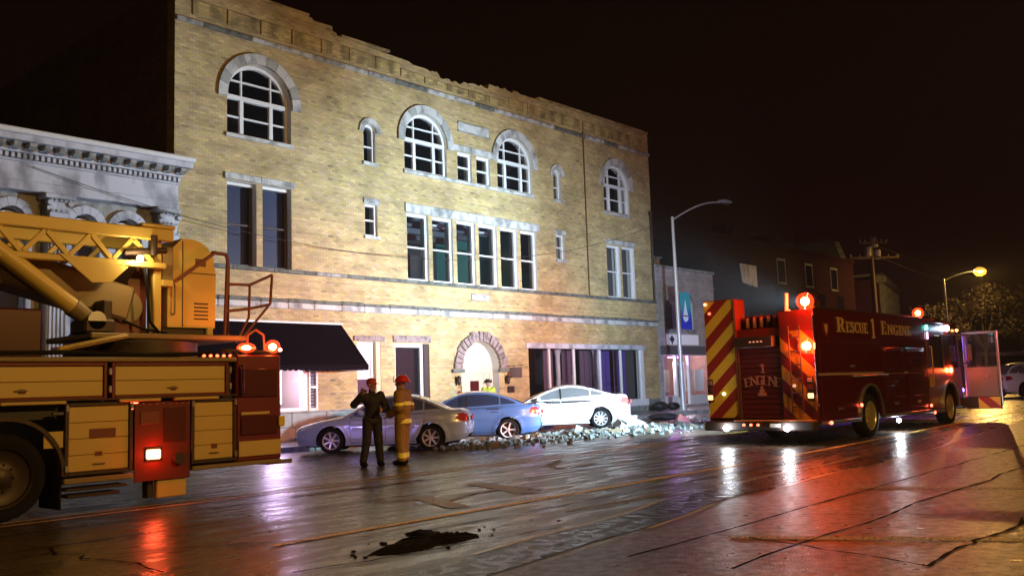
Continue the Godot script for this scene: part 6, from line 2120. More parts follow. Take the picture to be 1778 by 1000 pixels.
func rescue_truck() -> void:
	M.stripe_red = mat(Color(0.24, 0.018, 0.010), 0.4)
	var T := thing("rescue_truck", "red rescue engine with chevron rear, gold lettering and its front door swung open", "fire truck")
	var xr := 19.24
	var zs := -8.5
	var zb := -11.15
	# --- body
	part(T, "side_panel", Mb.new().prism(arch_side(xr + 0.05, 26.25, 0.50, 2.96, [22.2], 0.55, 0.68), zs, zs - 0.08), M.fire_red)
	part(T, "side_panel", Mb.new().prism(arch_side(xr + 0.05, 26.25, 0.50, 2.96, [22.2], 0.55, 0.68), zb, zb + 0.08), M.fire_red)
	part(T, "body_core", Mb.new().span(Vector3(xr + 0.45, 1.3, zs - 0.09), Vector3(26.25, 2.72, zb + 0.09)).span(Vector3(22.95, 0.55, zs - 0.09), Vector3(26.25, 1.3, zb + 0.09)).span(Vector3(xr + 0.3, 0.55, zs - 0.09), Vector3(21.45, 1.3, zb + 0.09)), M.maroon)
	part(T, "roof_edge", Mb.new().span(Vector3(xr + 0.1, 2.962, zs + 0.02), Vector3(26.25, 3.0, zs - 0.12), 0.01).span(Vector3(xr + 0.1, 2.962, zb - 0.02), Vector3(26.25, 3.0, zb + 0.12), 0.01), M.iron)
	part(T, "chassis", Mb.new().span(Vector3(xr + 0.1, 0.38, zs - 0.5), Vector3(29.2, 0.62, zb + 0.5), 0.02), M.black)
	for q in [[19.42, 21.30, 0.62, 1.42], [23.05, 24.55, 0.62, 2.15], [24.72, 26.1, 0.62, 2.15], [19.42, 22.9, 1.56, 2.25]]:
		var d := holder(T, "locker_door")
		part(d, "door_panel", Mb.new().span(Vector3(q[0], q[2], zs + 0.022), Vector3(q[1], q[3], zs + 0.001), 0.012), M.fire_red)
		part(d, "handle", Mb.new().box(Vector3((q[0] + q[1]) / 2, q[2] + 0.14, zs + 0.035), Vector3(0.24, 0.05, 0.03), 0.01), M.steel)
	for q in [[23.05, 24.55], [24.72, 26.1]]:
		for k in 12:
			part(T, "shutter_slat", Mb.new().span(Vector3(q[0] + 0.06, 0.92 + k * 0.098, zs + 0.034), Vector3(q[1] - 0.06, 1.008 + k * 0.098, zs + 0.0225), 0.012), M.fire_red)
	part(T, "chrome_ledge", Mb.new().span(Vector3(21.1, 1.45, zs + 0.06), Vector3(23.3, 1.49, zs + 0.001), 0.01), M.steel)
	part(T, "reflective_band", Mb.new().span(Vector3(xr + 0.08, 1.495, zs + 0.024), Vector3(26.2, 1.55, zs + 0.002), 0.003), M.pale_print)
	part(T, "rub_rail", Mb.new().span(Vector3(xr + 0.1, 0.44, zs + 0.05), Vector3(21.45, 0.52, zs - 0.1), 0.012).span(Vector3(22.95, 0.44, zs + 0.05), Vector3(26.3, 0.52, zs - 0.1), 0.012), M.steel)
	part(T, "wheel_arch_trim", Mb.new().arc(Vector3(22.2, 0.55, zs), 0.68, 0.74, -0.02, 0.04, -0.05, PI + 0.05, 20), M.steel)
	# --- the gold name along the side
	var ly := 2.46
	var F := "Droid Serif"
	var at := func(x: float, y: float) -> Transform3D: return Transform3D(Basis.IDENTITY, Vector3(x, y, zs + 0.012))
	for q in [["R", 0.33, 20.44, 1.5], ["ESCUE", 0.255, 20.98, 1.12], ["E", 0.33, 23.15, 1.2], ["NGINE", 0.255, 23.55, 1.42]]:
		var w := letters(T, "letter_gold", q[0], F, q[1], at.call(q[2], ly + q[1] * 0.5), M.gold)
		w.scale.x = q[3]
	part(T, "numeral_one", Mb.new().span(Vector3(22.60, ly - 0.10, zs + 0.014), Vector3(22.70, ly + 0.38, zs + 0.001), 0.004).span(Vector3(22.54, ly - 0.10, zs + 0.015), Vector3(22.76, ly - 0.05, zs + 0.001), 0.004).span(Vector3(22.54, ly + 0.30, zs + 0.0145), Vector3(22.62, ly + 0.35, zs + 0.001), 0.004), M.gold)
	var E := Mb.new()   # small shield before the name
	E.prism(PackedVector2Array([Vector2(19.72, 2.66), Vector2(20.02, 2.66), Vector2(20.02, 2.46), Vector2(19.87, 2.30), Vector2(19.72, 2.46)]), zs + 0.012, zs + 0.001)
	part(T, "shield_emblem", E, M.fire_red_dull)
	part(T, "shield_emblem", Mb.new().prism(PackedVector2Array([Vector2(19.80, 2.62), Vector2(19.94, 2.62), Vector2(19.94, 2.50), Vector2(19.87, 2.40), Vector2(19.80, 2.50)]), zs + 0.018, zs + 0.013), M.gold)
	# --- rear: two chevron columns, a roll-up door between them
	part(T, "rear_column", Mb.new().span(Vector3(xr + 0.012, 0.60, zb), Vector3(xr + 0.55, 3.32, -10.38), 0.012), M.stripe_red)
	chevrons(T, xr + 0.006, zb + 0.015, -10.395, 0.62, 3.30, 0.95, 0)
	part(T, "rear_column", Mb.new().span(Vector3(xr + 0.012, 0.55, -9.30), Vector3(xr + 0.45, 2.94, zs - 0.003), 0.012), M.fire_red)
	chevrons(T, xr + 0.006, -9.285, zs - 0.02, 0.57, 2.50, -0.95, 1, false)
	part(T, "column_rail", Mb.new().span(Vector3(xr - 0.02, 0.62, -10.385), Vector3(xr + 0.05, 3.30, -10.36), 0.006), M.iron)
	var D := holder(T, "rear_roll_up_door")
	for k in 14:
		var a := 0.56 + k * 0.115
		part(D, "slat", Mb.new().span(Vector3(xr + 0.10, a + 0.004, -10.35), Vector3(xr + 0.13, a + 0.111, -9.31), 0.012), M.maroon)
	part(D, "frame", Mb.new().span(Vector3(xr + 0.03, 0.55, -10.36), Vector3(xr + 0.12, 2.2, -10.33), 0.006).span(Vector3(xr + 0.03, 0.55, -9.33), Vector3(xr + 0.12, 2.2, -9.30), 0.006), M.iron)
	var back := Basis(Vector3.UP, -PI / 2)   # letters that look towards -x
	var word := "ENGINE"
	for i in 6:
		var t := (i - 2.5) / 2.5
		letters(D, "letter_pale", word[i], F, 0.20, Transform3D(back * Basis(Vector3(0, 0, 1), -0.10 * t), Vector3(xr + 0.085, 1.44 - 0.05 * absf(t) * absf(t), -10.27 + 0.147 * i)), M.pale_print)
	part(D, "emblem", Mb.new().span(Vector3(xr + 0.07, 1.09, -9.93), Vector3(xr + 0.098, 1.16, -9.72), 0.004).span(Vector3(xr + 0.071, 1.16, -9.88), Vector3(xr + 0.098, 1.25, -9.77), 0.004).span(Vector3(xr + 0.072, 1.25, -9.85), Vector3(xr + 0.098, 1.31, -9.80), 0.004), M.pale_print)
	letters(D, "numeral_pale", "1", F, 0.20, Transform3D(back, Vector3(xr + 0.085, 1.70, -9.86)), M.pale_print)
	part(T, "header_box", Mb.new().span(Vector3(xr - 0.10, 2.17, -10.34), Vector3(xr + 0.3, 2.42, -9.42), 0.02), M.iron)
	for k in 4:
		part(T, "header_lamp", Mb.new().box(Vector3(xr - 0.105, 2.30, -9.95 + k * 0.09), Vector3(0.015, 0.03, 0.05), 0.004), glow(Color(1.0, 0.35, 0.2), 0.8))
	var hb := holder(T, "hose_bed")
	for k in 7:
		part(hb, "hose_fold", Mb.new().box(Vector3(xr + 0.75, 2.75, -10.2 + k * 0.17), Vector3(1.0, 0.32, 0.12), 0.05), M.maroon if k % 3 == 0 else M.fire_red_dull)
	part(T, "bed_floor", Mb.new().span(Vector3(xr + 0.1, 2.42, -10.36), Vector3(26.2, 2.60, -9.0)), M.fire_red_dull)
	var G := holder(T, "deck_pipe")
	part(G, "upright_pipe", Mb.new().pipe([Vector3(xr + 0.2, 2.44, -9.2), Vector3(xr + 0.2, 3.34, -9.16)], 0.045, 10), M.white_paint)
	part(G, "bent_pipe", Mb.new().pipe([Vector3(xr + 0.15, 2.95, -9.12), Vector3(xr + 0.15, 2.84, -9.02), Vector3(xr + 0.15, 2.79, -8.9), Vector3(xr + 0.15, 2.80, -8.78), Vector3(xr + 0.15, 2.9, -8.70)], 0.045, 10), M.white_paint)
	part(G, "cross_pipe", Mb.new().pipe([Vector3(xr + 0.18, 2.93, -9.14), Vector3(xr + 0.18, 2.93, -8.62)], 0.025, 8), M.steel)
	part(T, "grab_rail", Mb.new().pipe([Vector3(xr + 0.02, 0.85, zs + 0.01), Vector3(xr - 0.05, 0.9, zs + 0.03), Vector3(xr - 0.05, 2.80, zs + 0.03), Vector3(xr + 0.02, 2.86, zs + 0.01)], 0.022, 8), M.chrome)
	part(T, "ladder_rail", Mb.new().pipe([Vector3(xr - 0.06, 0.7, -9.05), Vector3(xr - 0.06, 2.6, -9.05)], 0.018, 8).pipe([Vector3(xr - 0.06, 0.7, -8.80), Vector3(xr - 0.06, 2.6, -8.80)], 0.018, 8), M.iron)
	for k in 6:
		part(T, "ladder_step", Mb.new().tube(Vector3(xr - 0.06, 0.85 + k * 0.3, -9.05), Vector3(xr - 0.06, 0.85 + k * 0.3, -8.80), 0.016, 0.016, 8), M.iron)
	part(T, "bumper", Mb.new().span(Vector3(xr - 0.28, 0.34, zb + 0.02), Vector3(xr + 0.02, 0.55, zs - 0.02), 0.025), M.iron)
	part(T, "bumper_tread", Mb.new().span(Vector3(xr - 0.27, 0.552, -10.4), Vector3(xr - 0.0, 0.565, -8.55), 0.004), M.gold)
	part(T, "licence_plate", Mb.new().span(Vector3(xr - 0.295, 0.42, -9.50), Vector3(xr - 0.282, 0.50, -9.26), 0.004), M.white_paint)
	# --- rear lamps
	for q in [[zb + 0.08, 1.0], [zs - 0.14, 1.0]]:
		var C := holder(T, "tail_lamp_cluster")
		part(C, "lamp_housing", Mb.new().span(Vector3(xr - 0.02, 0.98, q[0] - 0.075), Vector3(xr + 0.01, 1.50, q[0] + 0.075), 0.008), M.iron)
		part(C, "lamp_lens", Mb.new().box(Vector3(xr - 0.03, 1.42, q[0]), Vector3(0.03, 0.09, 0.11), 0.008), M.pale_print)
		part(C, "lamp_lens", Mb.new().box(Vector3(xr - 0.03, 1.27, q[0]), Vector3(0.03, 0.09, 0.11), 0.008), M.maroon)
		part(C, "lamp_lens", Mb.new().box(Vector3(xr - 0.03, 1.08, q[0]), Vector3(0.03, 0.10, 0.12), 0.008), glow(Color(1.0, 0.42, 0.13), 5.0))
	for k in 3:
		warning_light(T, "marker_lamp", Vector3(xr - 0.29, 0.47, -10.12 + k * 0.17), Vector3(0.025, 0.028, 0.035), Color(1.0, 0.13, 0.06), 6.0, RED_BEACON, 0.0)
	for z in [-10.55, -9.10]:
		warning_light(T, "ground_light", Vector3(xr - 0.30, 0.40, z), Vector3(0.05, 0.065, 0.07), Color(0.9, 0.96, 1.0), 90.0, Color(0.86, 0.94, 1.0), 1.0)
	for q in [[-10.72, 1.16, Color(1.0, 0.8, 0.5), 4.0], [-9.0, 1.3, Color(1.0, 0.5, 0.3), 1.0], [-11.08, 3.24, Color(1.0, 0.25, 0.15), 5.0], [-10.98, 3.02, Color(1.0, 0.2, 0.1), 2.0]]:
		warning_light(T, "marker_lamp", Vector3(xr - 0.03, q[1], q[0]), Vector3(0.025, 0.035, 0.04), q[2], q[3], RED_BEACON, 0.0)
	warning_light(T, "red_beacon", Vector3(xr - 0.12, 3.10, zs - 0.09), Vector3(0.13, 0.13, 0.13), Color(1.0, 0.24, 0.05), 34.0, RED_BEACON, 4.0)
	warning_light(T, "red_beacon", Vector3(xr - 0.16, 2.14, zs - 0.10), Vector3(0.10, 0.12, 0.13), Color(1.0, 0.24, 0.05), 34.0, RED_BEACON, 4.0)
	part(T, "beacon_bracket", Mb.new().tube(Vector3(xr + 0.05, 2.95, zs - 0.12), Vector3(xr - 0.08, 3.02, zs - 0.10), 0.03, 0.03, 8).tube(Vector3(xr + 0.05, 2.14, zs - 0.12), Vector3(xr - 0.08, 2.14, zs - 0.10), 0.04, 0.04, 8), M.iron)
	warning_light(T, "red_beacon", Vector3(26.0, 3.10, zs - 0.02), Vector3(0.11, 0.10, 0.10), Color(1.0, 0.22, 0.06), 22.0, RED_BEACON, 2.5)
	warning_light(T, "red_beacon", Vector3(28.2, 1.55, zs + 0.04), Vector3(0.11, 0.10, 0.05), Color(1.0, 0.22, 0.05), 24.0, RED_BEACON, 1.2)
	for q in [[21.46, 0.80], [19.72, 0.48], [26.50, 0.42], [26.25, 0.62]]:
		warning_light(T, "side_marker", Vector3(q[0], q[1], zs + 0.06), Vector3(0.05, 0.04, 0.03), Color(1.0, 0.10, 0.05), 9.0, RED_BEACON, 0.0)
	warning_light(T, "ground_light", Vector3(24.0, 0.33, zs - 0.03), Vector3(0.06, 0.055, 0.05), Color(0.9, 0.96, 1.0), 60.0, Color(0.86, 0.94, 1.0), 1.2)
	# --- cab
	var C := holder(T, "cab")
	var cab := arch_side(26.35, 29.35, 0.50, 2.84, [28.1], 0.55, 0.66)
	cab[cab.size() - 2] = Vector2(29.15, 2.84)
	cab[cab.size() - 3] = Vector2(29.38, 0.50)
	part(C, "cab_side", Mb.new().prism(cab, zs - 0.01, zs - 0.08), M.fire_red)
	part(C, "cab_side", Mb.new().prism(cab, zb + 0.08, zb + 0.01), M.fire_red)
	part(C, "cab_roof", Mb.new().span(Vector3(26.35, 2.845, zs - 0.01), Vector3(29.2, 2.93, zb + 0.01), 0.03), M.fire_red)
	part(C, "cab_front", Mb.new().span(Vector3(29.30, 0.5, zs - 0.09), Vector3(29.40, 1.5, zb + 0.09), 0.02), M.fire_red)
	part(C, "cab_rear_wall", Mb.new().span(Vector3(26.30, 0.5, zs - 0.09), Vector3(26.36, 2.84, zb + 0.09)), M.maroon)
	part(C, "engine_cover", Mb.new().span(Vector3(26.4, 0.6, -9.3), Vector3(29.2, 1.25, -10.4), 0.04), M.black)
	part(C, "windscreen", Mb.new().span(Vector3(29.24, 1.5, zs - 0.12), Vector3(29.27, 2.78, zb + 0.12)), M.car_glass)
	part(C, "side_window", Mb.new().span(Vector3(26.55, 1.62, zs - 0.001), Vector3(27.65, 2.52, zs - 0.012), 0.004), M.glass_dark)
	part(C, "side_window", Mb.new().span(Vector3(27.85, 1.62, zs - 0.001), Vector3(29.0, 2.56, zs - 0.012), 0.004), M.glass_dark)
	part(C, "window_trim", Mb.new().span(Vector3(27.66, 1.60, zs + 0.012), Vector3(27.84, 2.58, zs - 0.005), 0.008), M.iron)
	part(C, "grab_rail", Mb.new().pipe([Vector3(26.62, 1.15, zs), Vector3(26.62, 1.15, zs + 0.06), Vector3(26.62, 2.2, zs + 0.06), Vector3(26.62, 2.2, zs)], 0.02, 8), M.gold)
	part(C, "gold_badge", Mb.new().span(Vector3(26.45, 1.10, zs + 0.015), Vector3(26.75, 1.38, zs + 0.0), 0.01), M.gold)
	part(C, "wheel_arch_trim", Mb.new().arc(Vector3(28.1, 0.55, zs), 0.66, 0.72, -0.02, 0.04, -0.05, PI + 0.05, 20), M.steel)
	part(C, "step", Mb.new().span(Vector3(26.4, 0.40, zs + 0.06), Vector3(27.4, 0.48, zs - 0.2), 0.012), M.steel)
	part(C, "front_bumper", Mb.new().span(Vector3(29.40, 0.42, zs + 0.0), Vector3(29.75, 0.75, zb), 0.04), M.chrome)
	var B := holder(T, "roof_light_bar")
	part(B, "bar_housing", Mb.new().span(Vector3(27.9, 2.935, zs - 0.2), Vector3(28.3, 3.06, zb + 0.2), 0.03), M.iron)
	part(B, "side_lamp", Mb.new().box(Vector3(26.44, 2.72, zs + 0.03), Vector3(0.12, 0.14, 0.05), 0.02), glow(Color(0.12, 0.85, 0.75), 7.0))
	part(B, "side_lamp", Mb.new().box(Vector3(26.46, 2.50, zs + 0.03), Vector3(0.07, 0.2, 0.04), 0.015), glow(Color(0.9, 0.5, 0.75), 3.0))
	part(B, "white_lamp", Mb.new().ball(Vector3(28.1, 2.74, zs + 0.05), Vector3(0.16, 0.09, 0.06), 14, 8), glow(Color(0.72, 0.84, 1.0), 16.0))
	omni(B, "white_lamp_glow", Vector3(28.1, 2.74, zs + 0.05), Color(0.6, 0.75, 1.0), 0.6, 0.05)
	part(B, "amber_lamp", Mb.new().ball(Vector3(29.0, 2.70, zs + 0.05), Vector3(0.06, 0.04, 0.04), 12, 8), glow(Color(1.0, 0.4, 0.1), 8.0))
	# blue and red strobes on the front corner: their glare lies on the wet road ahead of the truck
	warning_light(T, "blue_strobe", Vector3(29.80, 0.95, zs - 0.25), Vector3(0.06, 0.09, 0.14), Color(0.12, 0.10, 1.0), 30.0, Color(0.10, 0.10, 1.0), 3.0)
	warning_light(T, "red_strobe", Vector3(29.80, 0.95, zs - 0.65), Vector3(0.06, 0.09, 0.14), Color(1.0, 0.08, 0.05), 30.0, RED_BEACON, 3.0)
	warning_light(T, "blue_strobe", Vector3(29.6, 2.3, zb - 0.06), Vector3(0.10, 0.10, 0.05), Color(0.25, 0.12, 1.0), 20.0, Color(0.20, 0.08, 1.0), 24.0)
	# --- the open front door, seen on its inner face
	var O := holder(T, "open_door")
	var dx := 29.52
	var leaf := Mb.new()
	leaf.span(Vector3(dx, 0.50, -8.48), Vector3(dx + 0.07, 1.62, -7.50), 0.02)
	leaf.span(Vector3(dx, 1.62, -8.48), Vector3(dx + 0.07, 2.66, -8.38), 0.015).span(Vector3(dx, 1.62, -7.58), Vector3(dx + 0.07, 2.66, -7.50), 0.015).span(Vector3(dx, 2.58, -8.38), Vector3(dx + 0.07, 2.66, -7.58), 0.015)
	part(O, "door_leaf", leaf, M.door_grey)
	part(O, "door_edge", Mb.new().span(Vector3(dx - 0.012, 0.52, -7.53), Vector3(dx + 0.03, 2.66, -7.49), 0.008), M.steel)
	part(O, "door_window", Mb.new().span(Vector3(dx + 0.03, 1.62, -8.38), Vector3(dx + 0.04, 2.58, -7.58)), M.car_glass)
	part(O, "door_lining", Mb.new().span(Vector3(dx - 0.02, 0.75, -8.40), Vector3(dx + 0.001, 1.52, -7.58), 0.01), M.door_grey)
	part(O, "door_handle", Mb.new().span(Vector3(dx - 0.05, 1.30, -7.95), Vector3(dx - 0.02, 1.40, -7.80), 0.01), M.pale_print)
	chevrons(O, dx - 0.028, -8.15, -7.56, 0.42, 0.74, -0.95, 0)
	part(O, "step_guard", Mb.new().span(Vector3(dx - 0.022, 0.40, -8.5), Vector3(dx + 0.05, 0.75, -7.54), 0.006), M.black)
	var Mi := holder(T, "mirror")
	part(Mi, "mirror_arm", Mb.new().pipe([Vector3(29.2, 2.6, zs), Vector3(29.35, 2.55, zs + 0.2), Vector3(29.4, 1.7, zs + 0.22)], 0.018, 8).pipe([Vector3(29.2, 1.7, zs), Vector3(29.4, 1.75, zs + 0.22)], 0.018, 8), M.iron)
	part(Mi, "mirror_head", Mb.new().span(Vector3(29.36, 1.8, zs + 0.14), Vector3(29.44, 2.3, zs + 0.32), 0.02), M.iron)
	for ax in [22.2, 28.1]:
		wheel(T, Vector3(ax, 0.53, zs - 0.17), 0.51, 0.30, 1.0, 0, M.truck_rim, 1)
		wheel(T, Vector3(ax, 0.53, zb + 0.17), 0.51, 0.30, -1.0, 0, M.truck_rim, 1)
	# --- the floodlight on the far flank that lights the brick front
	var S := holder(T, "scene_floodlight")
	part(S, "mast", Mb.new().tube(Vector3(25.0, 2.7, -10.9), Vector3(25.0, 3.35, -10.9), 0.04), M.steel)
	part(S, "lamp_housing", Mb.new().box(Vector3(25.0, 3.48, -11.0), Vector3(0.62, 0.34, 0.14), 0.03, Basis(Vector3.RIGHT, 0.28)), M.iron)
	part(S, "lamp_lens", Mb.new().box(Vector3(25.0, 3.50, -11.085), Vector3(0.54, 0.27, 0.02), 0.005, Basis(Vector3.RIGHT, 0.28)), glow(FLOOD, 20.0))
	spot(S, "floodlight", Vector3(25.15, 3.52, -11.16), Vector3(30.5, 6.6, -25.0), FLOOD, 240.0, 27.0, 1.0, 0.12)
	spot(S, "floodlight", Vector3(25.0, 3.52, -11.17), Vector3(24.0, 7.2, -25.0), FLOOD, 560.0, 28.0, 1.0, 0.12)
	spot(S, "floodlight", Vector3(24.85, 3.52, -11.16), Vector3(13.0, 7.2, -25.0), FLOOD, 330.0, 26.0, 1.0, 0.12)
	part(S, "added_halogen_lamp", Mb.new().box(Vector3(25.0, 3.76, -11.0), Vector3(0.4, 0.16, 0.12), 0.02, Basis(Vector3.RIGHT, 0.4)), M.iron)  # unseen extra lamp, added to turn the upper wall golden
	part(S, "added_halogen_lens", Mb.new().box(Vector3(25.0, 3.775, -11.07), Vector3(0.34, 0.11, 0.02), 0.005, Basis(Vector3.RIGHT, 0.4)), glow(Color(1.0, 0.78, 0.36), 10.0))
	spot(S, "added_halogen_flood", Vector3(25.0, 3.80, -11.14), Vector3(23.5, 10.5, -25.0), Color(1.0, 0.80, 0.36), 66.0, 58.0, 1.0, 0.12)
	# warning lightheads on the same flank throw a flat orange-red beam at the ground floor
	for q in [[21.2, 19.5], [27.4, 28.5]]:
		var W := holder(T, "flank_warning_light")
		part(W, "lamp_bezel", Mb.new().box(Vector3(q[0], 2.2, zb - 0.02), Vector3(0.34, 0.2, 0.04), 0.01), M.chrome)
		part(W, "lamp_lens", Mb.new().box(Vector3(q[0], 2.2, zb - 0.05), Vector3(0.28, 0.14, 0.03), 0.01), glow(Color(1.0, 0.25, 0.05), 14.0))
		spot(W, "warning_beam", Vector3(q[0], 2.2, zb - 0.10), Vector3(q[1], 2.5, -25.0), Color(1.0, 0.22, 0.05), 190.0, 25.0, 1.0, 0.08)
	var S2 := holder(T, "flank_floodlight")
	part(S2, "lamp_housing", Mb.new().box(Vector3(23.6, 2.55, zb - 0.03), Vector3(0.5, 0.2, 0.05), 0.015), M.chrome)
	part(S2, "lamp_lens", Mb.new().box(Vector3(23.6, 2.55, zb - 0.065), Vector3(0.44, 0.15, 0.02), 0.005), glow(FLOOD, 18.0))
	spot(S2, "floodlight", Vector3(23.6, 2.52, zb - 0.10), Vector3(23.0, 0.2, -16.6), FLOOD, 400.0, 42.0, 1.0, 0.12)
	spot(S2, "floodlight", Vector3(23.9, 2.52, zb - 0.10), Vector3(38.0, 3.4, -24.0), FLOOD, 240.0, 26.0, 1.0, 0.12)
	rebase(T, Vector3(24.3, 0, -9.82))


# ============================================================ people
# bones: [from, to, radius there, radius here]; the capsules are joined smoothly and the surface is meshed with one vertex per crossed cell
func blob(out: Mb, bones: Array, cell: float, k: float, keep: Variant = null) -> void:
	var lo := Vector3.ONE * 1e9
	var hi := -lo
	for q in bones:
		var r: float = maxf(q[2], q[3]) + k + cell * 2.0
		lo = lo.min(q[0] - Vector3.ONE * r).min(q[1] - Vector3.ONE * r)
		hi = hi.max(q[0] + Vector3.ONE * r).max(q[1] + Vector3.ONE * r)
	var nx := int(ceil((hi.x - lo.x) / cell)) + 1
	var ny := int(ceil((hi.y - lo.y) / cell)) + 1
	var nz := int(ceil((hi.z - lo.z) / cell)) + 1
	var f := PackedFloat32Array()
	f.resize(nx * ny * nz)
	f.fill(1.0)
	for q in bones:
		var a: Vector3 = q[0]
		var b: Vector3 = q[1]
		var ra: float = q[2]
		var rb: float = q[3]
		var m := maxf(ra, rb) + k + cell * 2.0
		var l := ((a.min(b) - Vector3.ONE * m - lo) / cell).floor()
		var h := ((a.max(b) + Vector3.ONE * m - lo) / cell).ceil()
		var d := b - a
		var dd := maxf(d.length_squared(), 1e-9)
		for z in range(maxi(0, int(l.z)), mini(nz, int(h.z) + 1)):
			for y in range(maxi(0, int(l.y)), mini(ny, int(h.y) + 1)):
				var at := (z * ny + y) * nx
				for x in range(maxi(0, int(l.x)), mini(nx, int(h.x) + 1)):
					var p := lo + Vector3(x, y, z) * cell
					var t := clampf((p - a).dot(d) / dd, 0.0, 1.0)
					var v := p.distance_to(a + d * t) - lerpf(ra, rb, t)
					var o := f[at + x]
					var e := maxf(k - absf(o - v), 0.0) / k
					f[at + x] = minf(o, v) - e * e * k * 0.25
	var verts := {}
	var norms := {}
	var corner := [0, 1, nx, nx + 1, nx * ny, nx * ny + 1, nx * ny + nx, nx * ny + nx + 1]
	for z in nz - 1:
		for y in ny - 1:
			for x in nx - 1:
				var i := (z * ny + y) * nx + x
				var inside := 0
				for c in 8:
					if f[i + corner[c]] < 0.0:
						inside += 1
				if inside == 0 or inside == 8:
					continue
				var s := Vector3.ZERO
				var n := 0
				for e in [[0, 1], [2, 3], [4, 5], [6, 7], [0, 2], [1, 3], [4, 6], [5, 7], [0, 4], [1, 5], [2, 6], [3, 7]]:
					var va := f[i + corner[e[0]]]
					var vb := f[i + corner[e[1]]]
					if (va < 0.0) != (vb < 0.0):
						var t := va / (va - vb)
						var pa := Vector3(e[0] & 1, (e[0] >> 1) & 1, e[0] >> 2)
						var pb := Vector3(e[1] & 1, (e[1] >> 1) & 1, e[1] >> 2)
						s += pa.lerp(pb, t)
						n += 1
				verts[i] = lo + (Vector3(x, y, z) + s / n) * cell
				norms[i] = Vector3(f[i + 1] - f[i] + f[i + nx + 1] - f[i + nx] + f[i + nx * ny + 1] - f[i + nx * ny], f[i + nx] - f[i] + f[i + nx + 1] - f[i + 1] + f[i + nx * ny + nx] - f[i + nx * ny], f[i + nx * ny] - f[i] + f[i + nx * ny + 1] - f[i + 1] + f[i + nx * ny + nx] - f[i + nx]).normalized()
	var step := [1, nx, nx * ny]
	for i in verts:
		for a in 3:
			var u: int = step[(a + 1) % 3]
			var w: int = step[(a + 2) % 3]
			var j: int = i + step[a]
			if (f[i] < 0.0) == (f[j] < 0.0):
				continue
			if not (verts.has(i - u) and verts.has(i - w) and verts.has(i - u - w)):
				continue
			var q := [verts[i], verts[i - u], verts[i - u - w], verts[i - w]]
			if keep != null and not (keep.call(q[0]) and keep.call(q[1]) and keep.call(q[2]) and keep.call(q[3])):
				continue
			var nn := [norms[i], norms[i - u], norms[i - u - w], norms[i - w]]
			out.tri(q[0], q[1], q[2], nn[0], nn[1], nn[2])
			out.tri(q[0], q[2], q[3], nn[0], nn[2], nn[3])


func hand_bones(wrist: Vector3, dir: Vector3, palm_n: Vector3, thumb_side: Vector3, curl: float) -> Array:
	var b := []
	var d := dir.normalized()
	var s := thumb_side.normalized()
	var n := palm_n.normalized()
	b.append([wrist, wrist + d * 0.04, 0.026, 0.028])
	b.append([wrist + d * 0.03 + s * 0.018, wrist + d * 0.085 + s * 0.022, 0.018, 0.016])
	b.append([wrist + d * 0.03 - s * 0.018, wrist + d * 0.08 - s * 0.024, 0.018, 0.015])
	var lens := [0.072, 0.080, 0.074, 0.058]
	for i in 4:
		var base := wrist + d * (0.088 - absf(i - 1.2) * 0.004) + s * (0.030 - i * 0.0205)
		var l: float = lens[i]
		var d1 := (d * cos(curl * 0.6) + n * sin(curl * 0.6)).normalized()
		var d2 := (d * cos(curl * 1.5) + n * sin(curl * 1.5)).normalized()
		var k := base + d1 * l * 0.52
		b.append([base, k, 0.0095, 0.009])
		b.append([k, k + d2 * l * 0.5, 0.009, 0.0075])
	var tb := wrist + d * 0.03 + s * 0.03
	var td := (d * 0.7 + s * 0.75 + n * 0.25).normalized()
	b.append([tb, tb + td * 0.045, 0.012, 0.0105])
	b.append([tb + td * 0.045, tb + td * 0.045 + (d * 0.9 + s * 0.25 + n * 0.4).normalized() * 0.032, 0.0105, 0.008])
	return b


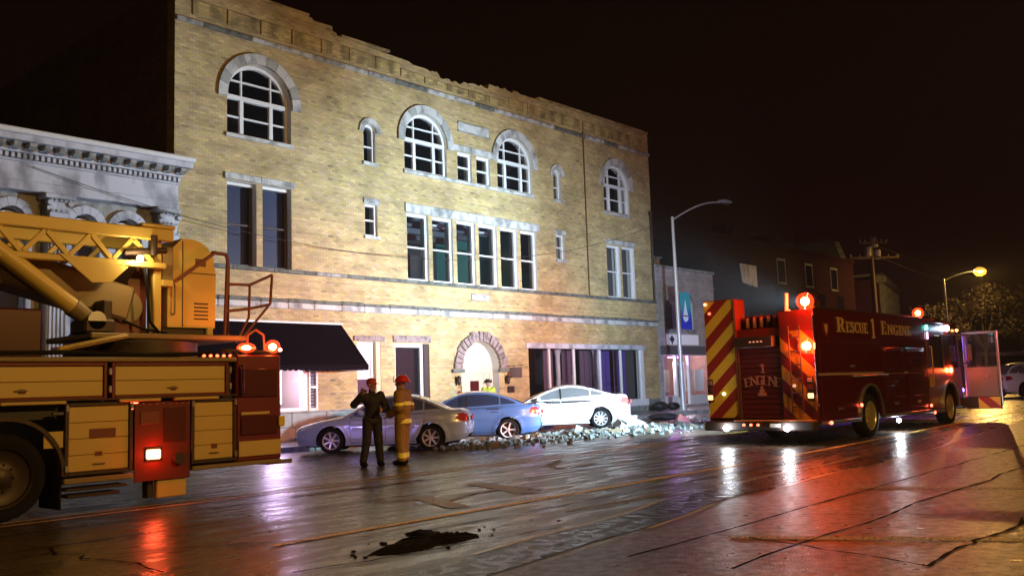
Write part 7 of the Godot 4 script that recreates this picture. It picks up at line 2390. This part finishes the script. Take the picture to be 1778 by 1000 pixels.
func person(label: String, at: Vector3, turn: float, J: Dictionary, look: Dictionary) -> Node3D:
	var T := thing("person", label, "person", at, turn)
	var sh := 1.44
	var SL := Vector3(0.185, sh, 0)
	var SR := Vector3(-0.185, sh, 0)
	var HL := Vector3(0.095, 0.93, 0)
	var HR := Vector3(-0.095, 0.93, 0)
	var chest := Vector3(0, 1.30, 0.01)
	var body := []
	body.append([Vector3(0, 0.95, 0), Vector3(0, 1.08, 0), 0.125, 0.115])
	body.append([Vector3(0, 1.08, 0), chest, 0.115, 0.135])
	body.append([Vector3(-0.12, 1.36, 0), Vector3(0.12, 1.36, 0), 0.085, 0.085])
	body.append([Vector3(0, 1.42, 0), Vector3(0, 1.56, 0.02), 0.058, 0.055])
	var limbs := [[SL, J.el, J.hl], [SR, J.er, J.hr]]
	for q in limbs:
		body.append([q[0], q[1], 0.056, 0.042])
		body.append([q[1], q[2], 0.041, 0.029])
	for q in [[HL, J.kl, J.fl], [HR, J.kr, J.fr]]:
		body.append([q[0], q[1], 0.085, 0.058])
		body.append([q[1], q[2] + Vector3(0, 0.09, 0), 0.056, 0.038])
		body.append([q[2] + Vector3(0, 0.06, 0), q[2] + J.get("toe", Vector3(0, 0.03, 0.15)), 0.038, 0.03])
	var b := Mb.new()
	blob(b, body, 0.018, 0.04)
	# head, turned on the neck
	var hx := Transform3D(Basis(Vector3.UP, J.get("head_turn", 0.0)) * Basis(Vector3.RIGHT, J.get("head_tilt", 0.0)), Vector3(0, 1.56, 0.02))
	var hb := []
	for q in [[Vector3(0, 0.115, -0.02), Vector3(0, 0.135, 0.015), 0.088, 0.085], [Vector3(0, 0.02, 0.04), Vector3(0, 0.06, 0.045), 0.045, 0.06], [Vector3(0, -0.05, -0.01), Vector3(0, 0.03, 0), 0.052, 0.055], [Vector3(0, 0.115, 0.098), Vector3(0, 0.085, 0.118), 0.010, 0.014], [Vector3(-0.03, 0.135, 0.085), Vector3(0.03, 0.135, 0.085), 0.016, 0.016], [Vector3(-0.02, 0.047, 0.095), Vector3(0.02, 0.047, 0.095), 0.010, 0.010], [Vector3(0.088, 0.10, -0.005), Vector3(0.092, 0.075, 0.0), 0.016, 0.011], [Vector3(-0.088, 0.10, -0.005), Vector3(-0.092, 0.075, 0.0), 0.016, 0.011]]:
		hb.append([hx * q[0], hx * q[1], q[2], q[3]])
	blob(b, hb, 0.008, 0.018)
	for q in [[J.el, J.hl, 1.0], [J.er, J.hr, -1.0]]:
		var d: Vector3 = (q[1] - q[0]).normalized()
		var side := d.cross(Vector3(0, 0, 1)).normalized()
		if side.length() < 0.5:
			side = Vector3.RIGHT
		blob(b, hand_bones(q[1], d, Vector3(-0.3 * q[2], -0.2, 0.9).normalized(), side * q[2], J.get("curl", 0.7)), 0.006, 0.010)
	part(T, "body", b, look.skin)
	for s in [-1.0, 1.0]:
		part(T, "eye", Mb.new().ball(hx * Vector3(0.031 * s, 0.112, 0.090), Vector3(0.010, 0.008, 0.008), 8, 6), M.black)
	# clothes follow the body
	var grow: float = look.get("bulk", 0.022)
	var hem: float = look.get("hem", 0.88)
	var coat := []
	coat.append([Vector3(0, hem + 0.06, 0), Vector3(0, 1.08, 0), 0.125 + grow, 0.118 + grow])
	coat.append([Vector3(-0.06, hem + 0.06, 0), Vector3(0.06, hem + 0.06, 0), 0.112 + grow, 0.112 + grow])
	coat.append([Vector3(0, 1.08, 0), chest, 0.118 + grow, 0.138 + grow])
	coat.append([Vector3(-0.13, 1.365, 0), Vector3(0.13, 1.365, 0), 0.085 + grow, 0.085 + grow])
	coat.append([Vector3(0, 1.44, 0.0), Vector3(0, 1.53, 0.005), 0.068, 0.066])
	for q in limbs:
		coat.append([q[0], q[1], 0.060 + grow, 0.047 + grow])
		coat.append([q[1], q[1].lerp(q[2], 0.93), 0.047 + grow, 0.036 + grow])
	var legs := []
	for q in [[HL, J.kl, J.fl], [HR, J.kr, J.fr]]:
		legs.append([q[0], q[1], 0.090 + grow, 0.064 + grow])
		legs.append([q[1], q[2] + Vector3(0, 0.12, 0), 0.062 + grow, 0.052 + grow])
	legs.append([Vector3(-0.05, 0.95, 0), Vector3(0.05, 0.95, 0), 0.115 + grow * 0.5, 0.115 + grow * 0.5])
	var cb := Mb.new()
	blob(cb, coat, 0.015, 0.035, func(p: Vector3) -> bool: return p.y > hem)
	part(T, "coat", cb, look.coat)
	var lb := Mb.new()
	blob(lb, legs, 0.015, 0.03, func(p: Vector3) -> bool: return p.y > 0.07)
	part(T, "trousers", lb, look.trousers)
	for q in [J.fl, J.fr]:
		var bt := Mb.new()
		blob(bt, [[q + Vector3(0, 0.07, -0.02), q + J.get("toe", Vector3(0, 0.03, 0.15)) + Vector3(0, 0.015, 0), 0.056, 0.044], [q + Vector3(0, 0.05, -0.02), q + Vector3(0, 0.2, 0), 0.056, 0.06]], 0.013, 0.03, func(p: Vector3) -> bool: return p.y > -0.02)
		part(T, "boot", bt, M.rubber)
	for band in look.get("bands", []):
		var fat := []
		for q in (coat if band[0] > 0.75 else legs):
			if band[2] == (1 if (q[0] == SL or q[0] == SR or q[0] == J.el or q[0] == J.er) else 0):
				fat.append([q[0], q[1], q[2] + 0.007, q[3] + 0.007])
		var bb := Mb.new()
		blob(bb, fat, 0.013, 0.03, func(p: Vector3) -> bool: return p.y > band[0] and p.y < band[1])
		if bb.v.size():
			part(T, "reflective_band", bb, look.band)
	var hat := Mb.new()
	hat.xf = hx
	if look.hat == "helmet":
		hat.lathe([Vector2(0.0, 0.275), Vector2(0.05, 0.268), Vector2(0.095, 0.235), Vector2(0.122, 0.18), Vector2(0.126, 0.145), Vector2(0.165, 0.125), Vector2(0.170, 0.118), Vector2(0.12, 0.128), Vector2(0.11, 0.14)], 24, Transform3D(Basis(Vector3(1, 0, 0), -0.08).scaled(Vector3(0.95, 1, 1.18)), Vector3(0, 0.005, -0.015)))
		for k in 4:
			hat.bar(Vector3(0, 0.272, -0.02), Vector3(cos(k * PI / 2) * 0.118, 0.17, -0.02 + sin(k * PI / 2) * 0.135), 0.014, 0.02, 0.004)
		hat.box(Vector3(0, 0.205, 0.142), Vector3(0.075, 0.11, 0.012), 0.005, Basis(Vector3.RIGHT, -0.18))
		part(T, "helmet", hat, look.hat_m)
	else:
		hat.lathe([Vector2(0.0, 0.235), Vector2(0.06, 0.225), Vector2(0.095, 0.185), Vector2(0.103, 0.13), Vector2(0.100, 0.115)], 22, Transform3D(Basis.IDENTITY.scaled(Vector3(0.95, 1, 1.12)), Vector3(0, 0.0, -0.008)))
		hat.sheet(8, 3, func(u: float, v: float) -> Vector3: return Vector3((u - 0.5) * 0.15, 0.128 - v * 0.02 - 0.02 * pow(2.0 * u - 1.0, 2), 0.095 + v * 0.075 * (1.0 - 0.5 * pow(2.0 * u - 1.0, 2))), Vector3.UP)
		part(T, "cap", hat, look.hat_m)
	return T


func people() -> void:
	M.skin = mat(Color(0.42, 0.24, 0.17), 0.55)
	var cloth := {"normal": M.fold, "nscale": 0.9, "scale": 2.2, "world": false}
	M.navy = mat(Color(0.014, 0.014, 0.022), 0.7, 0.0, cloth)
	M.turnout = mat(Color(0.27, 0.155, 0.035), 0.75, 0.0, cloth)
	M.turnout_leg = mat(Color(0.31, 0.19, 0.045), 0.75, 0.0, cloth)
	M.band = mat(Color(0.95, 0.90, 0.10), 0.4)
	M.helmet_red = mat(Color(0.55, 0.03, 0.02), 0.3, 0.0, {"coat": 0.6})
	M.cap_red_lit = mat(Color(0.32, 0.03, 0.025), 0.7)  # red beacon light put into the cap's colour
	M.vest = mat(Color(0.34, 0.42, 0.03), 0.6)
	var o := person("person in dark uniform and cap painted with red light, one hand raised, beside the firefighter", Vector3(12.40, gy(12.4, -14.95), -15.0), -0.35, {
		"el": Vector3(0.30, 1.17, 0.02), "hl": Vector3(0.12, 1.14, 0.26), "er": Vector3(-0.40, 1.26, 0.05), "hr": Vector3(-0.29, 1.46, 0.20),
		"kl": Vector3(0.12, 0.50, 0.03), "fl": Vector3(0.16, 0.0, 0.0), "kr": Vector3(-0.14, 0.50, 0.04), "fr": Vector3(-0.21, 0.0, 0.02), "toe": Vector3(0.0, 0.03, 0.16), "head_turn": 0.55, "head_tilt": -0.05, "curl": 0.8,
	}, {"skin": M.skin, "coat": M.navy, "trousers": M.navy, "bulk": 0.024, "hem": 0.86, "hat": "cap", "hat_m": M.cap_red_lit})
	o.scale = Vector3.ONE * 1.0
	part(o, "badge", Mb.new().box(Vector3(0.075, 1.32, 0.165), Vector3(0.045, 0.055, 0.01), 0.004, Basis(Vector3.UP, 0.3)), M.chrome)
	part(o, "radio", Mb.new().box(Vector3(-0.29, 1.53, 0.25), Vector3(0.05, 0.11, 0.03), 0.008), M.iron)
	part(o, "belt", Mb.new().lathe([Vector2(0.155, -0.02), Vector2(0.16, 0), Vector2(0.155, 0.02)], 24, Transform3D(Basis.IDENTITY.scaled(Vector3(1.08, 1, 0.96)), Vector3(0, 0.98, 0))), M.rubber)
	person("person in tan firefighter gear with yellow bands and a red helmet", Vector3(12.93, gy(12.9, -14.7), -14.66), -2.72, {
		"el": Vector3(0.30, 1.16, -0.05), "hl": Vector3(0.22, 1.02, 0.20), "er": Vector3(-0.30, 1.16, -0.04), "hr": Vector3(-0.16, 1.10, 0.22),
		"kl": Vector3(0.11, 0.50, 0.02), "fl": Vector3(0.12, 0.0, -0.02), "kr": Vector3(-0.11, 0.50, 0.03), "fr": Vector3(-0.14, 0.0, 0.04), "toe": Vector3(0.0, 0.03, 0.17), "head_turn": 0.35, "head_tilt": 0.05, "curl": 0.9,
	}, {"skin": M.skin, "coat": M.turnout, "trousers": M.turnout_leg, "bulk": 0.042, "hem": 0.80, "hat": "helmet", "hat_m": M.helmet_red, "band": M.band, "bands": [[1.20, 1.29, 0], [0.84, 0.94, 0], [1.20, 1.27, 1], [0.14, 0.25, 0]]})
	var v := person("person in a lime safety vest standing on the pavement behind the blue car", Vector3(24.9, gy(24, -22.3) + 0.17, -23.5), -0.6, {
		"el": Vector3(0.27, 1.16, -0.03), "hl": Vector3(0.20, 1.0, 0.18), "er": Vector3(-0.27, 1.16, -0.03), "hr": Vector3(-0.20, 1.0, 0.18),
		"kl": Vector3(0.10, 0.50, 0.02), "fl": Vector3(0.12, 0.0, 0.0), "kr": Vector3(-0.10, 0.50, 0.02), "fr": Vector3(-0.12, 0.0, 0.0), "head_turn": 0.9, "curl": 0.7,
	}, {"skin": M.skin, "coat": M.vest, "trousers": M.navy, "bulk": 0.03, "hem": 0.86, "hat": "helmet", "hat_m": M.black})
	v.scale = Vector3.ONE * 0.94


# ============================================================ fallen brick and stone
func chunk(rng: RandomNumberGenerator, s: Vector3) -> Mb:
	var b := Mb.new()
	var p := []
	for i in 8:
		p.append(Vector3((i & 1) - 0.5, ((i >> 1) & 1) - 0.5, (i >> 2) - 0.5) * s * rng.randf_range(0.72, 1.1) + Vector3(rng.randfn(), rng.randfn(), rng.randfn()) * s * 0.06)
	for q in [[0, 1, 3], [0, 3, 2], [4, 6, 7], [4, 7, 5], [0, 4, 5], [0, 5, 1], [2, 3, 7], [2, 7, 6], [0, 2, 6], [0, 6, 4], [1, 5, 7], [1, 7, 3]]:
		b.face([p[q[0]], p[q[1]], p[q[2]]], Vector3.ZERO)
	return b


func heap(x: float, z: float) -> float:   # how high the rubble lies
	var c := lerpf(-17.9, -16.6, clampf((x - 18.0) / 10.0, 0, 1))
	var across_ := exp(-pow((z - c) / 0.75, 2.0))
	var along := smoothstep(17.2, 18.6, x) * (1.0 - 0.85 * smoothstep(26.3, 27.6, x)) * (1.0 - smoothstep(29.5, 32.0, x))
	return 0.08 * across_ * along * (0.45 + 0.55 * sin(x * 2.3) * sin(x * 0.9 + 1.0)) + 0.20 * exp(-(pow(x - 24.6, 2.0) + pow(z + 17.5, 2.0)) / 0.35)


func rubble() -> void:
	var rng := RandomNumberGenerator.new()
	rng.seed = 99
	var mats := [mat(Color(0.36, 0.36, 0.34), 0.8), M.stone_dark, mat(Color(0.22, 0.17, 0.10), 0.8), mat(Color(0.24, 0.23, 0.22), 0.8)]
	var protos := []
	for k in 9:
		var s := Vector3(rng.randf_range(0.16, 0.34), rng.randf_range(0.09, 0.20), rng.randf_range(0.12, 0.24))
		protos.append(chunk(rng, s).mesh())
	var placed := 0
	while placed < 120:
		var x := rng.randf_range(17.4, 30.0)
		var z := lerpf(-17.9, -16.6, clampf((x - 18.0) / 10.0, 0, 1)) + rng.randfn(0, 0.75)
		var h := maxf(0.0, heap(x, z))
		var o := MeshInstance3D.new()
		o.name = numbered("brick_chunk")
		o.mesh = protos[placed % 9]
		o.material_override = mats[rng.randi() % 4]
		o.position = Vector3(x, gy(x, z) + h + 0.05, z)
		o.rotation = Vector3(rng.randf_range(-0.5, 0.5), rng.randf() * TAU, rng.randf_range(-0.5, 0.5))
		var sc := rng.randf_range(0.4, 1.05)
		o.scale = Vector3.ONE * sc
		tag(o, "broken pale chunk of fallen brick or stone in the rubble behind the cars", "brick chunk", "fallen chunks of the parapet on the road")
		add_child(o, true)
		placed += 1
	for q in [[24.75, -17.35, 0.62, 0.2], [24.2, -17.2, 0.45, 1.1], [25.2, -17.15, 0.5, 2.0], [22.4, -17.5, 0.42, 0.7], [27.6, -17.0, 0.5, 2.6]]:
		var o := MeshInstance3D.new()
		o.name = numbered("brick_slab")
		o.mesh = chunk(rng, Vector3(q[2], q[2] * 0.55, q[2] * 0.5)).mesh()
		o.material_override = M.stone
		o.position = Vector3(q[0], gy(q[0], q[1]) + q[2] * 0.28 + heap(q[0], q[1]) * 0.5, q[1])
		o.rotation = Vector3(0.5, q[3], 0.35)
		tag(o, ["biggest stone block, tipped against the white car's rear wheel", "pale stone block on the street side of the white car's rear wheel", "pale stone block just behind the white car's bumper", "pale stone block lying by the blue car's tail", "single stone block past the white car, towards the rescue truck"][placed - 120], "stone block")
		add_child(o, true)
		placed += 1
	var b := Mb.new()
	for k in 1500:
		var x := rng.randf_range(16.8, 32.0)
		var z := lerpf(-17.9, -16.6, clampf((x - 18.0) / 10.0, 0, 1)) + rng.randfn(0, 0.95)
		var c := chunk(rng, Vector3.ONE * rng.randf_range(0.03, 0.13))
		var t := Transform3D(Basis.from_euler(Vector3(rng.randf() * TAU, rng.randf() * TAU, 0)), Vector3(x, gy(x, z) + maxf(0.0, heap(x, z)) * rng.randf() + 0.02, z))
		for i in c.v.size():
			b.v.append(t * c.v[i])
			b.n.append(t.basis * c.n[i])
	# the dusty bed of the heaps
	b.sheet(60, 16, func(u: float, v: float) -> Vector3:
		var x := lerpf(16.8, 32.2, u)
		var z := lerpf(-19.6, -15.0, v)
		return Vector3(x, gy(x, z) - 0.03 + maxf(0.0, heap(x, z)) * 0.9 + 0.02 * sin(x * 9.0) * sin(z * 11.0), z), Vector3.UP)
	var o := part(self, "rubble", b, M.stone_dark)
	o.set_meta("kind", "stuff")
	tag(o, "strewn crumbs and dust of fallen masonry along the tails of the parked cars", "rubble")
	var g := Mb.new()
	g.sheet(20, 8, func(u: float, v: float) -> Vector3: return Vector3(32.0 + cos(TAU * u) * 0.7 * sin(PI * v), gy(32, -21) + 0.22 * (0.5 - 0.5 * cos(PI * v)) + 0.04 * sin(u * 33.0), -20.6 + sin(TAU * u) * 0.6 * sin(PI * v)), Vector3.ZERO)
	tag(part(self, "dark_tarpaulin", g, M.navy), "crumpled dark tarpaulin lying at the kerb past the white car", "tarpaulin")
